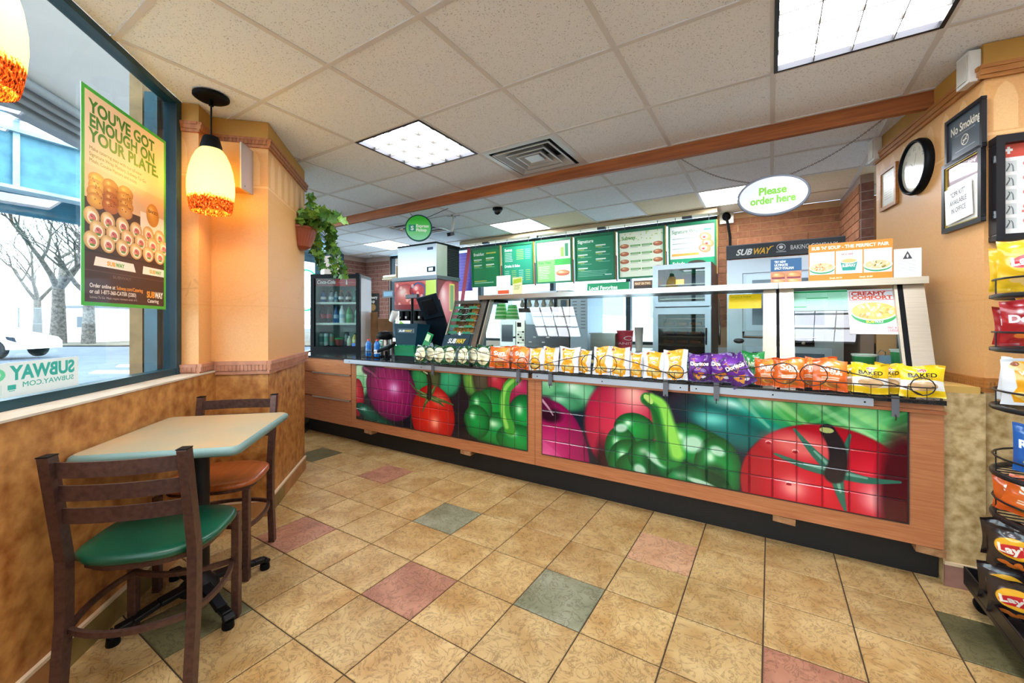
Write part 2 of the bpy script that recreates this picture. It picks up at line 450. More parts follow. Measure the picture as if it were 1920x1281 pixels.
cl = MB(); cl.prism([(3, -2.6), (3, 5.6), (-7.0, 5.6), (-7.0, 5.15), (.75, -2.6)], CEIL + .125, CEIL + .2, mat('ceiling_deck', '#d5ccc0', .9))
ceiling = cl.part('ceiling', kind='structure')
G = .61; CU, CV = -3.9811 * G, 1.9982 * G
hp_c = [(R2, R2, -1.30), (0, -1, -5.3), (-1, 0, -2.8), (0, 1, -2.5)]
LIGHTS = {(0, 1), (4, 1), (-1, 5), (-5, 5), (3, 5)}; FILL_LIGHTS = {(1, -2), (4, -2), (7, 1), (1, -5), (5, -5)}  # second set is out of view, added as fill light for the room
VENTS = {(1, 2), (-3, 4)}
white_px = [(520, 70), (670, 175), (700, 40), (640, 365), (1040, 395), (800, 375), (1130, 365), (1180, 395), (900, 425), (250, 40), (600, 400), (660, 440), (820, 448)]
WH = set()
for x, y in white_px:
    p = atz(x, y, CEIL); WH.add((math.floor((p.x - CU) / G), math.floor((p.y - CV) / G)))
for a in range(-9, 9):
    for b_ in range(-7, 7):
        if (a, b_) in LIGHTS or (a, b_) in FILL_LIGHTS or (a, b_) in VENTS: continue
        x0, y0 = CU + a * G, CV + b_ * G
        if not visible(x0 + .3, y0 + .3, 2.0): continue
        po = clip([(.002, .002), (G - .002, .002), (G - .002, G - .002), (.002, G - .002)], [(A, B, Cc - A * x0 - B * y0) for A, B, Cc in hp_c])
        if len(po) < 3: continue
        m = ct_new if (a, b_) in WH else (ct_warm if (b_ >= 5 and a >= -1) else ct_old)
        q = MB().prism(po, CEIL + .004, CEIL + .018, m)
        q.part('tile', ceiling, (x0, y0, 0))
for a in range(-9, 10):                                     # runners towards the back wall
    x = CU + a * G
    y0 = max(-2.5, -1.30 / R2 - x + .0); y1 = 5.3
    if x > 2.8 or y0 >= y1 or x < -6.9: continue
    MB().box(x - .012, y0, CEIL - .001, x + .012, y1, CEIL + .006, tee).part('grid_runner', ceiling)
for b_ in range(-6, 7):
    y = CV + b_ * G; x0 = -1.30 / R2 - y
    if x0 < 2.8: MB().box(x0, y - .012, CEIL - .0016, 2.8, y + .012, CEIL + .0055, tee_warm if b_ >= 6 else tee).part('grid_runner', ceiling)

# wallpaper print ----------------------------------------------------
def wallpaper(seed=0, word=None):
    c = Canvas(400, 480, '#d79e60'); rs = random.Random(seed)
    for k in range(8):
        x = 25 + k * 50
        c.poly([(x - 14, 90), (x - 14, 40), (x - 9, 22), (x, 12), (x + 9, 22), (x + 14, 40), (x + 14, 90)], '#eec48b', .55)
    c.rect(0, 92, 400, 97, '#eec690', .6); c.rect(0, 118, 400, 121, '#d09a5c', .4)
    for k in range(7): c.rect(k * 60 + 5, 100, k * 60 + 50, 116, '#d9a262', .35)
    for k in range(5):
        x, y = rs.random() * 400, 160 + rs.random() * 250; pts = [(x, y)]
        for q in range(4): pts.append((pts[-1][0] + rs.uniform(-90, 90), pts[-1][1] + rs.uniform(-50, 60)))
        c.stroke(pts, 2.4, 2.4, '#d39a58', .5, .45, 260)
    for k in range(9):
        y = 230 + k * 9; c.rect(210, y, 210 + 90 * rs.random() + 30, y + 2.5, '#cf9a5c', .35)
    c.stroke([(0, 300), (100, 345), (200, 355), (300, 345), (400, 300)], 1.8, 1.8, '#cf9554', .5, .5, 90)
    c.rect(0, 360, 400, 364, '#cd9352', .45)
    for k in range(20): c.rect(k * 20 + 3, 366, k * 20 + 6, 366 + rs.randint(12, 60), '#d49f62', .35)
    if word: c.text(word, 250, 250, 26, '#c58e52', .01, rot=.7, al=.7, width=150)
    c.noise(.025, 2, seed); return c
def repeat(m):
    for n in m.node_tree.nodes:
        if n.type == 'TEX_IMAGE': n.extension = 'REPEAT'
    return m
wp1 = repeat(print_mat('golden_wallpaper', wallpaper(1, 'BRONX'), .42)); wp2 = repeat(print_mat('golden_wallpaper_right', wallpaper(2), .42))
mustard = mat('mustard_paint', '#c4913c', .6, c2='#b8863a', scale=3)
mottled = mat('brown_mottled_wallcovering', '#8c501c', .5, c2='#bf8746', scale=20, detail=10, contrast=(.3, .68), bump=.1)
mottled2 = mat('tan_mottled_wallcovering', '#97763f', .5, c2='#d6ba8a', scale=26, detail=10, contrast=(.3, .68), bump=.1)
crown_m = mat('carved_wood_trim', '#b4703f', .45, c2='#99572c', scale=14, stretch=(1, 6, 1))
rail_m = mat('rose_wood_trim', '#b98064', .5, c2='#a56d50', scale=14)
oak_m = mat('orange_wood_trim', '#b97a3c', .4, c2='#a2642b', scale=9, stretch=(1, 1, 8))
cream = mat('cream_edge', '#dcc3a0', .6); mauve = mat('mauve_base_tile', '#8b6357', .5, c2='#9c7466', scale=12)
brownbase = mat('brown_base_tile', '#9b6a3c', .5, c2='#b58150', scale=10); olivebase = mat('olive_base_tile', '#75602f', .5, c2='#8a7440', scale=10)
white_plaster = mat('plain_cream_paint', '#e2dccf', .8)
def wall_solid(name, pts, bands, closed=True, **kw):      # pts in world xy (counter-clockwise seen from above); bands (z0, z1, material)
    mb = MB(); n = len(pts)
    for z0, z1, m in bands:
        mb.add([(p[0], p[1], z1) for p in pts], [tuple(range(n))], m); mb.add([(p[0], p[1], z0) for p in pts], [tuple(range(n))[::-1]], m)
        for i in range(n):
            a, b = pts[i], pts[(i + 1) % n]; L_ = math.hypot(b[0] - a[0], b[1] - a[1])
            u0, u1 = (i * .37) % 1, (i * .37) % 1 + L_ / 1.1; v0, v1 = (1, 1 - (z1 - z0) / 1.32)
            mb.add([(a[0], a[1], z0), (b[0], b[1], z0), (b[0], b[1], z1), (a[0], a[1], z1)], [(0, 1, 2, 3)], m, uvs=[[(u0, v1), (u1, v1), (u1, v0), (u0, v0)]])
    return mb.part(name, kind='structure', **kw)
def S2(s, t): p = ST(s, t); return (p.x, p.y)
def trim(mb, a, b, z0, z1, dep, m, dent=None, ends=0.0):    # moulding along a->b, room on the left of a->b
    a, b = Vector((a[0], a[1], 0)), Vector((b[0], b[1], 0)); d = (b - a).normalized(); nrm = Vector((-d.y, d.x, 0)); a = a - d * ends; b = b + d * ends; h = z1 - z0
    for f0, f1, dp in ((0, .3, .55), (.3, .72, .8), (.72, 1, 1.0)):
        pl_ = [a - nrm * .0, b - nrm * .0, b + nrm * dep * dp, a + nrm * dep * dp]
        mb.prism([(p.x, p.y) for p in pl_], z0 + h * f0, z0 + h * f1, m)
    if dent:
        L_ = (b - a).length; k = int(L_ / dent)
        for i in range(k):
            p = a + d * ((i + .5) * L_ / k) + nrm * dep * .8
            mb.obox(p + Vector((0, 0, z0 + h * .5)), (dent * .55, .008, h * .42), Matrix.Rotation(math.atan2(d.y, d.x), 3, 'Z'), m)
# the window wall: half wall with ledge
wall_solid('wall_left', [S2(-2.5, -1.19), S2(2.84, -1.19), S2(2.84, -1.45), S2(-2.5, -1.45)][::-1], [(0, .905, mottled)])
ledge = MB(); ledge.prism([S2(-2.5, -1.185), S2(-2.5, -1.30), S2(2.69, -1.30), S2(2.69, -1.215), S2(2.84, -1.215), S2(2.84, -1.185)], .905, .913, mat('worn_white_ledge', '#cfc3b2', .45, c2='#b9ab98', scale=6)).part('trim_1', kind='structure')
wall_solid('wall_left', [S2(3.69, -1.29), S2(8.3, -1.29), S2(8.3, -1.45), S2(3.69, -1.45)][::-1], [(0, .82, white_plaster)])
# the papered column
colp = [S2(2.69, -1.215), S2(2.84, -1.215), S2(2.84, -.905), S2(3.69, -.905), S2(3.69, -1.45), S2(2.69, -1.45)][::-1]
wall_solid('wall_corner', colp, [(0, .93, mottled), (.93, 2.30, wp1), (2.30, 2.446, mustard)])
cr = MB(); rl = MB(); bs = MB(); bt = MB()
segs = [((2.84, -1.215), (2.69, -1.215)), ((2.84, -.905), (2.84, -1.215)), ((3.69, -.905), (2.84, -.905)), ((3.69, -1.3), (3.69, -.905)), ((2.69, -1.215), (2.69, -1.30))]
for i, (a, b) in enumerate(segs):
    trim(cr, S2(*a)[::1], S2(*b), 2.282, 2.338, .024, crown_m, .02 if i in (0, 1) else None, .02 if i in (0, 2) else 0)
    trim(rl, S2(*a), S2(*b), .905 if i in (0, 4) else .885, .965, .026, rail_m, .02, .022 if i in (0, 2) else 0)
cr.part('trim_2', kind='structure'); rl.part('trim_3', kind='structure')
def base_run(name, a, b, mats_, h=.1, n=3):
    a, b = Vector((a[0], a[1], 0)), Vector((b[0], b[1], 0)); d = (b - a).normalized(); nr = Vector((-d.y, d.x, 0)); L_ = (b - a).length
    top = MB(); pl_ = [a, b, b + nr * .014, a + nr * .014]; top.prism([(p.x, p.y) for p in pl_], h, h + .012, cream)
    root = top.part(name, kind='structure')
    for i in range(n):
        p, q = a + d * (L_ * i / n + .001), a + d * (L_ * (i + 1) / n - .001)
        MB().prism([(v.x, v.y) for v in (p, q, q + nr * .012, p + nr * .012)], 0, h, mats_[i % len(mats_)]).part('tile', root)
base_run('baseboard_column', S2(3.69, -.905), S2(2.84, -.905), [brownbase, brownbase, olivebase], .095, 3)
base_run('baseboard_corner', S2(2.84, -.905), S2(2.84, -1.19), [brownbase], .095, 1)
base_run('baseboard_left', S2(2.84, -1.19), S2(-.4, -1.19), [olivebase, brownbase, olivebase], .095, 11)

# front window ------------------------------------------------------
alu = mat('dark_teal_aluminium', '#1d4a57', .35, metal=.4, c2='#123540', scale=3); alu_d = mat('black_window_metal', '#14252b', .4, metal=.3)
pane_m = glass_mat('window_glass', '#eef7f8', .9)
def wframe(name, s0, s1, z0, z1, posts, t=-1.33, glass=True):
    f = MB()
    for a, b in ((z0, z0 + .035), (z1 - .03, z1)): f.box(s0, -t - .03, a, s1, -t + .03, b, alu)
    for p in posts: f.box(p - .025, -t - .032, z0, p + .025, -t + .032, z1, alu)
    o = f.part(name, kind='structure', rz=WROT)
    ps = sorted(posts)
    for a, b in zip(ps[:-1], ps[1:]):
        MB().box(a + .02, -t - .003, z0 + .03, b - .02, -t + .003, z1 - .025, pane_m).part('pane', o)
    return o
w1 = wframe('window_1', -2.4, 2.69, .913, 2.446, [-2.3, -1.1, .1, 1.25 - .6, 2.66])
MB().box(2.635, 1.30, .913, 2.69, 1.45, 2.446, alu_d).box(2.60, 1.37, .913, 2.64, 1.43, 2.446, alu).part('jamb', w1)
w2 = wframe('window_2', 3.69, 8.0, .82, 2.446, [3.72, 4.9, 6.1, 7.3, 7.95])
wall_solid('wall_left', [S2(2.64, -1.46), S2(2.64, -1.52), S2(2.86, -1.52), S2(2.86, -1.46)], [(-.15, 3.2, mat('brown_stone_pier', '#8a6f4a', .8, c2='#6f583a', scale=10, detail=6))])

# back wall -----------------------------------------------------------
YB = 5.3
wall_solid('wall_back', [(-6.9, YB), (.9, YB), (.9, YB + .2), (-6.9, YB + .2)], [(0, .92, white_plaster)])
wall_solid('wall_back', [(-.52, YB), (.9, YB), (.9, YB + .2), (-.52, YB + .2)], [(.92, 2.446, mat('pale_mortar', '#b98d63', .9))])
bwf = MB(); bwf.box(-6.0, YB + .03, .92, -.5, YB + .09, .96, alu_d); bwf.box(-6.0, YB + .03, 2.40, -.5, YB + .09, 2.446, alu_d)
posts = [-6.0, -5.05, -3.95, -2.66, -1.56, -.53]
for p in posts: bwf.box(p - .03, YB + .02, .92, p + .03, YB + .1, 2.446, alu_d)
w3 = bwf.part('window_3', kind='structure')
for a, b in zip(posts[:-1], posts[1:]): MB().box(a + .028, YB + .055, .955, b - .028, YB + .06, 2.41, pane_m).part('pane', w3)
# brick: right pier, return and left pier
def brick_mat(name, a, b): return mat(name, a, .85, c2=b, scale=30, detail=5, bump=.3, rand=.16)
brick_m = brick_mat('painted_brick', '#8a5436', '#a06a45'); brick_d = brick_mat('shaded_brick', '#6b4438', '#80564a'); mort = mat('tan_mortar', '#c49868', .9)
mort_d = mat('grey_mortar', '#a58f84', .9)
def brick_wall(root, a, b, z0, z1, m, bl=.215, bh=.077, d=.008, single=True):
    a, b = Vector((a[0], a[1], 0)), Vector((b[0], b[1], 0)); dr = (b - a).normalized(); nr = Vector((dr.y, -dr.x, 0)); L_ = (b - a).length
    ang = math.atan2(dr.y, dr.x); cache = {}; allb = MB(); rs = random.Random(3)
    for r in range(int((z1 - z0) / bh)):
        x = -(r % 2) * bl / 2 - rs.random() * .02
        while x < L_ - .01:
            p, q = max(x, 0) + .004, min(x + bl, L_) - .004; x += bl
            if q - p < .02: continue
            z = z0 + r * bh + .004; hh = bh - .009
            if single:
                k = round(q - p, 2)
                if k not in cache: cache[k] = MB().box(0, -d, 0, k, .002, hh, m).mesh('brick')
                c = a + dr * p; inst(cache[k], 'brick', root, (c.x, c.y, z), ang)
            else:
                v0, v1 = a + dr * p, a + dr * q
                allb.prism([(u.x, u.y) for u in (v0, v0 + nr * d, v1 + nr * d, v1)], z, z + hh, m)
    if not single: allb.part('brick_courses', root, kind='stuff')
bwr = MB().box(-.51, YB - .004, .92, .62, YB, 2.446, mort).part('wall_back', kind='structure')
brick_wall(bwr, (-.51, YB - .004), (.60, YB - .004), 1.15, 2.43, brick_m)
P1, P2, P3 = (.60, YB), (.645, 4.52), (.73, 4.50)
wall_solid('wall_return', [P1, P2, P3, (.78, YB)], [(0, 2.446, mort_d)])
bwt = MB().box(.6, YB - .001, 2.2, .61, YB, 2.21, mort_d).part('wall_return', kind='structure')
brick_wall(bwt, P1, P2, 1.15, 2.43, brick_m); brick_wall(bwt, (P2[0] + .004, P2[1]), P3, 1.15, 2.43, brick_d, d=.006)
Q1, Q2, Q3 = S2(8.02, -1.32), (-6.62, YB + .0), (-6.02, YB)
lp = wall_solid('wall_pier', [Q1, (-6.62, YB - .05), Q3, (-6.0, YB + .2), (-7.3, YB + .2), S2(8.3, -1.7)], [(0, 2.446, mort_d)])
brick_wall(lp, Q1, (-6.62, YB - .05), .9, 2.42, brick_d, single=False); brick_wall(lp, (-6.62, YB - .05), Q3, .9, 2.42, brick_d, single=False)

# right wall: papered pier with trims ---------------------------------
E2 = Vector((.9925, .122, 0)); A_ = K0 + KD * 1.06; C_ = K0 + E2 * 2.0; IN = Vector((-KD.y, KD.x, 0)) * -1
IN = Vector((KD.y, -KD.x, 0))
rp = [(p.x, p.y) for p in (K0, C_, C_ + Vector((0, .3, 0)), A_ + IN * .3, A_)]
wall_solid('wall_right', rp, [(0, .885, mottled2), (.885, 2.30, wp2), (2.30, 2.446, mustard)])
wall_solid('wall_right', [(.672, 2.655), (K0.x, K0.y - .018), (K0.x, K0.y), (K0.x - .09, K0.y + .42), (.672, 2.95)], [(0, .882, mottled2)])
c2, r2 = MB(), MB()
trim(c2, (K0.x, K0.y), (A_.x, A_.y), 2.285, 2.345, .026, oak_m, None, .01)
trim(c2, (C_.x, C_.y), (K0.x, K0.y), 2.285, 2.345, .026, oak_m, None, .02)
trim(r2, (K0.x, K0.y), (A_.x, A_.y), .892, .955, .022, oak_m, .012); trim(r2, (C_.x, C_.y), (K0.x, K0.y), .892, .955, .022, oak_m, .012)
c2.part('trim_4', kind='structure'); r2.part('trim_5', kind='structure')
MB().prism([(.672, 2.652), (.795, 2.668), (.79, 2.72), (.70, 2.95), (.672, 2.95)], .882, .912, mat('raw_yellow_wood', '#cba254', .6)).part('trim_6', kind='structure')
base_run('baseboard_right', (K0.x + .3, K0.y + .018), (.672, 2.653), [mauve, mauve], .098, 2)
base_run('baseboard_right', (C_.x, C_.y), (K0.x + .3, K0.y + .037), [mauve], .098, 4)
# walls that close the room behind the camera, the passage and its window
wall_solid('wall_front', [(3.0, -2.55), (.6, -2.55), (.6, -2.75), (3.0, -2.75)][::-1], [(0, 2.446, white_plaster)])
wall_solid('wall_east', [(2.85, -2.6), (2.85, 5.5), (3.05, 5.5), (3.05, -2.6)][::-1], [(0, 2.446, white_plaster)])
pw = MB().box(.78, YB, 0, 2.9, YB + .1, 1.0, white_plaster).box(.78, YB + .01, 1.0, .86, YB + .09, 2.446, alu).box(.86, YB + .01, 2.38, 2.9, YB + .09, 2.446, alu).part('window_4', kind='structure')
MB().box(.86, YB + .04, 1.0, 2.88, YB + .046, 2.38, pane_m).part('pane', pw)

# ================================================================== LIGHT FITTINGS
em_w = mat('fluorescent_diffuser', '#f1f5ff', emit=PANEL_STRENGTH); em_cell = mat('diffuser_cell', '#fffaf0', emit=3.2); em_dim = mat('dim_diffuser_cell', '#eee8c8', emit=1.0)
blackm = mat('black_plastic', '#0b0c0f', .5, spec=.12); blk_metal = mat('black_powder_coat', '#1d1c20', .35, metal=.3); whitep = mat('white_plastic', '#e6e2da', .4)
steel = mat('brushed_steel', '#a5a29c', .3, metal=1.0, c2='#9d9a94', scale=40, stretch=(.2, 4, 4)); steel_w = mat('warm_brushed_steel', '#d2c7b3', .36, metal=.8, c2='#cabfab', scale=40, stretch=(.2, 4, 4)); steel_d = mat('dark_steel', '#5d5f63', .35, metal=.9)
chrome = mat('chrome', '#d5d7da', .12, metal=1.0); frame_m = mat('tan_fixture_frame', '#b9a184', .5)
fixture_names = {(0, 1): 'glowing square ceiling light with parabolic cells above the middle of the floor', (4, 1): 'large bright ceiling light with black edge at the upper right corner',
                 (-1, 5): 'flat white ceiling light in front of the middle menu boards', (-5, 5): 'flat white ceiling light above the drinks cooler', (3, 5): 'flat white ceiling light behind the please order here sign'}
cells = {(0, 1), (4, 1)}; louv = mat('parabolic_louvre', '#57534a', .5)
for (a, b) in sorted(LIGHTS | FILL_LIGHTS):
    x, y = CU + a * G, CV + b * G
    lab = fixture_names.get((a, b), 'added square ceiling light, out of view, filling the room with light')
    t = T('ceiling_light', lab, 'ceiling light', (x, y, CEIL), group='square ceiling lights')
    f = MB()
    for q in ((.003, .003, G - .003, .02), (.003, G - .02, G - .003, G - .003), (.003, .02, .02, G - .02), (G - .02, .02, G - .003, G - .02)): f.box(q[0], q[1], -.004, q[2], q[3], .03, blk_metal if (a, b) in cells else whitep)
    f.part('frame', t)
    MB().box(.02, .02, .024, G - .02, G - .02, .03, em_w).part('diffuser', t)
    if (a, b) in cells:
        lv = MB()
        for k in range(1, 4):
            p = .02 + (G - .04) * k / 4
            lv.box(p - .002, .02, .0, p + .002, G - .02, .02, louv)
        for k in range(1, 4):
            p = .02 + (G - .04) * k / 4
            lv.box(.02, p - .002, .0, G - .02, p + .002, .02, louv)
        lv.part('louver', t)
# pendants ----------------------------------------------------------
def shade_mat():
    m, N, L, P = base_mat('speckled_amber_glass'); N.remove(P); out = N['Material Output']
    tc = N.new('ShaderNodeTexCoord'); sp = N.new('ShaderNodeSeparateXYZ'); L.new(tc.outputs['Object'], sp.inputs[0])
    mp = N.new('ShaderNodeMapping'); mp.inputs['Scale'].default_value = (1, 1, .55); L.new(tc.outputs['Object'], mp.inputs['Vector'])
    nz = N.new('ShaderNodeTexNoise'); nz.inputs['Scale'].default_value = 150; nz.inputs['Detail'].default_value = 3; L.new(mp.outputs[0], nz.inputs['Vector'])
    mr = N.new('ShaderNodeMapRange'); mr.inputs['From Min'].default_value = .06; mr.inputs['From Max'].default_value = .115; mr.inputs['To Min'].default_value = .25; mr.inputs['To Max'].default_value = -.35
    L.new(sp.outputs['Z'], mr.inputs['Value'])
    nz.inputs['Roughness'].default_value = .75; ad = N.new('ShaderNodeMath'); L.new(nz.outputs['Fac'], ad.inputs[0]); L.new(mr.outputs[0], ad.inputs[1])
    r = N.new('ShaderNodeValToRGB'); e = r.color_ramp.elements
    e[0].position = .56; e[0].color = (*lin('#f6f0ac'), 1); e[1].position = .84; e[1].color = (*lin('#3b1c14'), 1)
    q = e.new(.64); q.color = (*lin('#e0932a'), 1); q = e.new(.73); q.color = (*lin('#b5541d'), 1)
    L.new(ad.outputs[0], r.inputs['Fac'])
    em = N.new('ShaderNodeEmission'); em.inputs['Strength'].default_value = .45; L.new(r.outputs['Color'], em.inputs['Color'])
    tl = N.new('ShaderNodeBsdfTranslucent'); L.new(r.outputs['Color'], tl.inputs['Color'])
    df = N.new('ShaderNodeBsdfDiffuse'); L.new(r.outputs['Color'], df.inputs['Color'])
    m1 = N.new('ShaderNodeMixShader'); m1.inputs[0].default_value = .6; L.new(df.outputs[0], m1.inputs[1]); L.new(tl.outputs[0], m1.inputs[2])
    a = N.new('ShaderNodeAddShader'); L.new(m1.outputs[0], a.inputs[0]); L.new(em.outputs[0], a.inputs[1]); L.new(a.outputs[0], out.inputs['Surface'])
    return m
shm = shade_mat(); bulb_m = mat('warm_bulb', '#ffd9a0', emit=10)
def pendant(loc, label):
    t = T('pendant_lamp', label, 'pendant lamp', (loc[0], loc[1], 1.805), group='amber glass pendants by the window')
    MB().lathe([(.0, .64 - .022), (.07, .64 - .022), (.085, .64 - .012), (.085, .638)], blackm, 28).part('canopy', t)
    MB().tube([(0, 0, .40), (0, 0, .62)], .0045, blackm, 8).lathe([(.012, .585), (.009, .62)], blackm, 10).part('cord', t)
    MB().lathe([(.052, .338), (.051, .36), (.038, .41), (.034, .415), (0, .415)], blackm, 24, cap=False).part('socket_cap', t)
    pr = [(.093, 0), (.098, .02), (.105, .07), (.109, .12), (.108, .17), (.100, .23), (.087, .28), (.070, .32), (.052, .345)]
    MB().lathe(pr, shm, 40, cap=False).lathe([(r - .004, z) for r, z in pr], shm, 40, cap=False).part('shade', t)
    MB().lathe([(0, .14), (.02, .15), (.032, .18), (.03, .21), (.015, .25), (.014, .3), (0, .3)], bulb_m, 16, cap=False).part('bulb', t)
    l = bpy.data.lights.new('pendant_glow', 'POINT'); l.energy = PENDANT_W; l.color = (1, .62, .26); l.shadow_soft_size = .04
    o = bpy.data.objects.new('pendant_glow', l); COL.objects.link(o); o.parent = t; o.location = (0, 0, .09)
p = atz(396, 180, CEIL); pendant((p.x, p.y), 'amber speckled glass pendant hanging in front of the papered column')
p = camp(-1.385, 1.04, 0); pendant((p.x, p.y), 'amber speckled glass pendant cut off by the left edge of the picture')

# diffusers, camera, sensors ---------------------------------------
vent_m = mat('painted_vent_metal', '#d9dcde', .4, metal=.2); dark_in = mat('dark_duct', '#4a545c', .8)
t = T('air_diffuser', 'square ceiling air diffuser with nested louvres beside the wooden beam', 'air vent', (CU + 1.5 * G, CV + 2.5 * G, CEIL))
MB().box(-.29, -.29, .10, .29, .29, .11, dark_in).box(-.29, -.29, .012, -.285, .29, .10, dark_in).box(.285, -.29, .012, .29, .29, .10, dark_in).box(-.285, .285, .012, .285, .29, .10, dark_in).box(-.285, -.29, .012, .285, -.285, .10, dark_in).part('duct', t)
def ring(mb, r0, z0, r1, z1, m, th=.002):
    v = [(-r0, -r0, z0), (r0, -r0, z0), (r0, r0, z0), (-r0, r0, z0), (-r1, -r1, z1), (r1, -r1, z1), (r1, r1, z1), (-r1, r1, z1)]
    f = [(0, 1, 5, 4), (1, 2, 6, 5), (2, 3, 7, 6), (3, 0, 4, 7)]
    mb.add(v, f, m); mb.add([(a, b, c + th) for a, b, c in v], f, m)
q = MB(); ring(q, .302, 0, .255, -.002, vent_m); q.part('rim', t)
for r0, r1, z in ((.235, .165, .01), (.165, .105, .012), (.105, .05, .014)):
    q = MB(); ring(q, r0, z - .02, r1, z + .05, vent_m); ring(q, r0, z - .02, r0 - .012, z - .022, vent_m); q.part('louver', t)
MB().box(-.06, -.06, .0, .06, .06, .006, vent_m).part('centre_plate', t)
t = T('return_vent', 'dark slotted ceiling vent behind the round express pickup sign', 'air vent', (CU - 3 * G, CV + 4 * G, CEIL))
q = MB()
for a in ((0, 0, G, .03), (0, G - .03, G, G), (0, .03, .03, G - .03), (G - .03, .03, G, G - .03)): q.box(a[0], a[1], -.003, a[2], a[3], .012, whitep)
q.part('frame', t); MB().box(.03, .03, .03, G - .03, G - .03, .036, dark_in).part('backing', t)
for k in range(3):
    y = .03 + (G - .06) * (k + 1) / 4; MB().box(.03, y - .006, -.002, G - .03, y + .006, .02, vent_m).part('bar', t)
brn = mat('brown_filter', '#5a4a3d', .8)
for k in range(12):
    y = .05 + k * .045; MB().box(.03, y - .012, .012, G - .03, y + .004, .016, brn).part('slat', t)
p = atz(933, 390, CEIL)
t = T('security_camera', 'small black dome camera on the ceiling', 'camera', p); MB().lathe([(.055, 0), (.055, -.02), (.045, -.028), (0, -.028)], blackm, 20, cap=False).part('mount', t)
MB().lathe([(.042, -.026), (.04, -.05), (.028, -.068), (0, -.076)], mat('smoked_dome', '#0b0c10', .08, coat=.5), 20, cap=False).part('dome', t)
p = atz(850, 404, CEIL)
t = T('ceiling_clip', 'small chrome and black camera hanging from the ceiling beside the express sign', 'camera', p)
MB().obox((0, 0, -.006), (.16, .012, .006), Matrix.Rotation(.3, 3, 'Z'), chrome).obox((0, 0, -.006), (.012, .12, .006), Matrix.Rotation(.3, 3, 'Z'), chrome).part('cross_bracket', t)
MB().tube([(0, 0, -.005), (0, 0, -.09), (-.01, -.02, -.2)], .014, whitep, 8).part('stem', t); MB().obox((-.015, -.03, -.22), (.05, .07, .04), Matrix.Rotation(.3, 3, 'X'), blackm).part('lens_head', t)
p = atz(697, 479, CEIL); t = T('sprinkler', 'tiny chrome sprinkler head on the ceiling near the cooler', 'sprinkler', p); MB().lathe([(.03, 0), (.025, -.01), (.008, -.012), (.008, -.035), (.02, -.04), (0, -.04)], chrome, 12, cap=False).part('head', t)

# wooden beam --------------------------------------------------------
bm, N, L, P = base_mat('stained_pine_beam')
tc = N.new('ShaderNodeTexCoord'); mp = N.new('ShaderNodeMapping'); mp.inputs['Scale'].default_value = (.6, 12, 12); L.new(tc.outputs['Object'], mp.inputs[0])
nz = N.new('ShaderNodeTexNoise'); nz.inputs['Scale'].default_value = 3; nz.inputs['Detail'].default_value = 5; nz.inputs['Distortion'].default_value = 1.2; L.new(mp.outputs[0], nz.inputs[0])
r = N.new('ShaderNodeValToRGB'); r.color_ramp.elements[0].position = .35; r.color_ramp.elements[1].position = .7; r.color_ramp.elements[0].color = (*lin('#8f4a1d'), 1); r.color_ramp.elements[1].color = (*lin('#b9692f'), 1); L.new(nz.outputs[0], r.inputs[0])
vo = N.new('ShaderNodeTexVoronoi'); vo.inputs['Scale'].default_value = 1.9; L.new(tc.outputs['Object'], vo.inputs['Vector'])
kr = N.new('ShaderNodeValToRGB'); kr.color_ramp.elements[0].position = .03; kr.color_ramp.elements[1].position = .1; kr.color_ramp.elements[0].color = (.25, .1, .05, 1); kr.color_ramp.elements[1].color = (1, 1, 1, 1); L.new(vo.outputs['Distance'], kr.inputs[0])
mx = N.new('ShaderNodeMixRGB'); mx.blend_type = 'MULTIPLY'; mx.inputs[0].default_value = 1; L.new(r.outputs[0], mx.inputs[1]); L.new(kr.outputs[0], mx.inputs[2]); L.new(mx.outputs[0], P.inputs['Base Color']); P.inputs['Roughness'].default_value = .45
MB().box(-6.2, 3.055, CEIL - .092, .755, 3.095, CEIL - .0018, bm).part('ceiling_beam', kind='structure', bevel=.002)

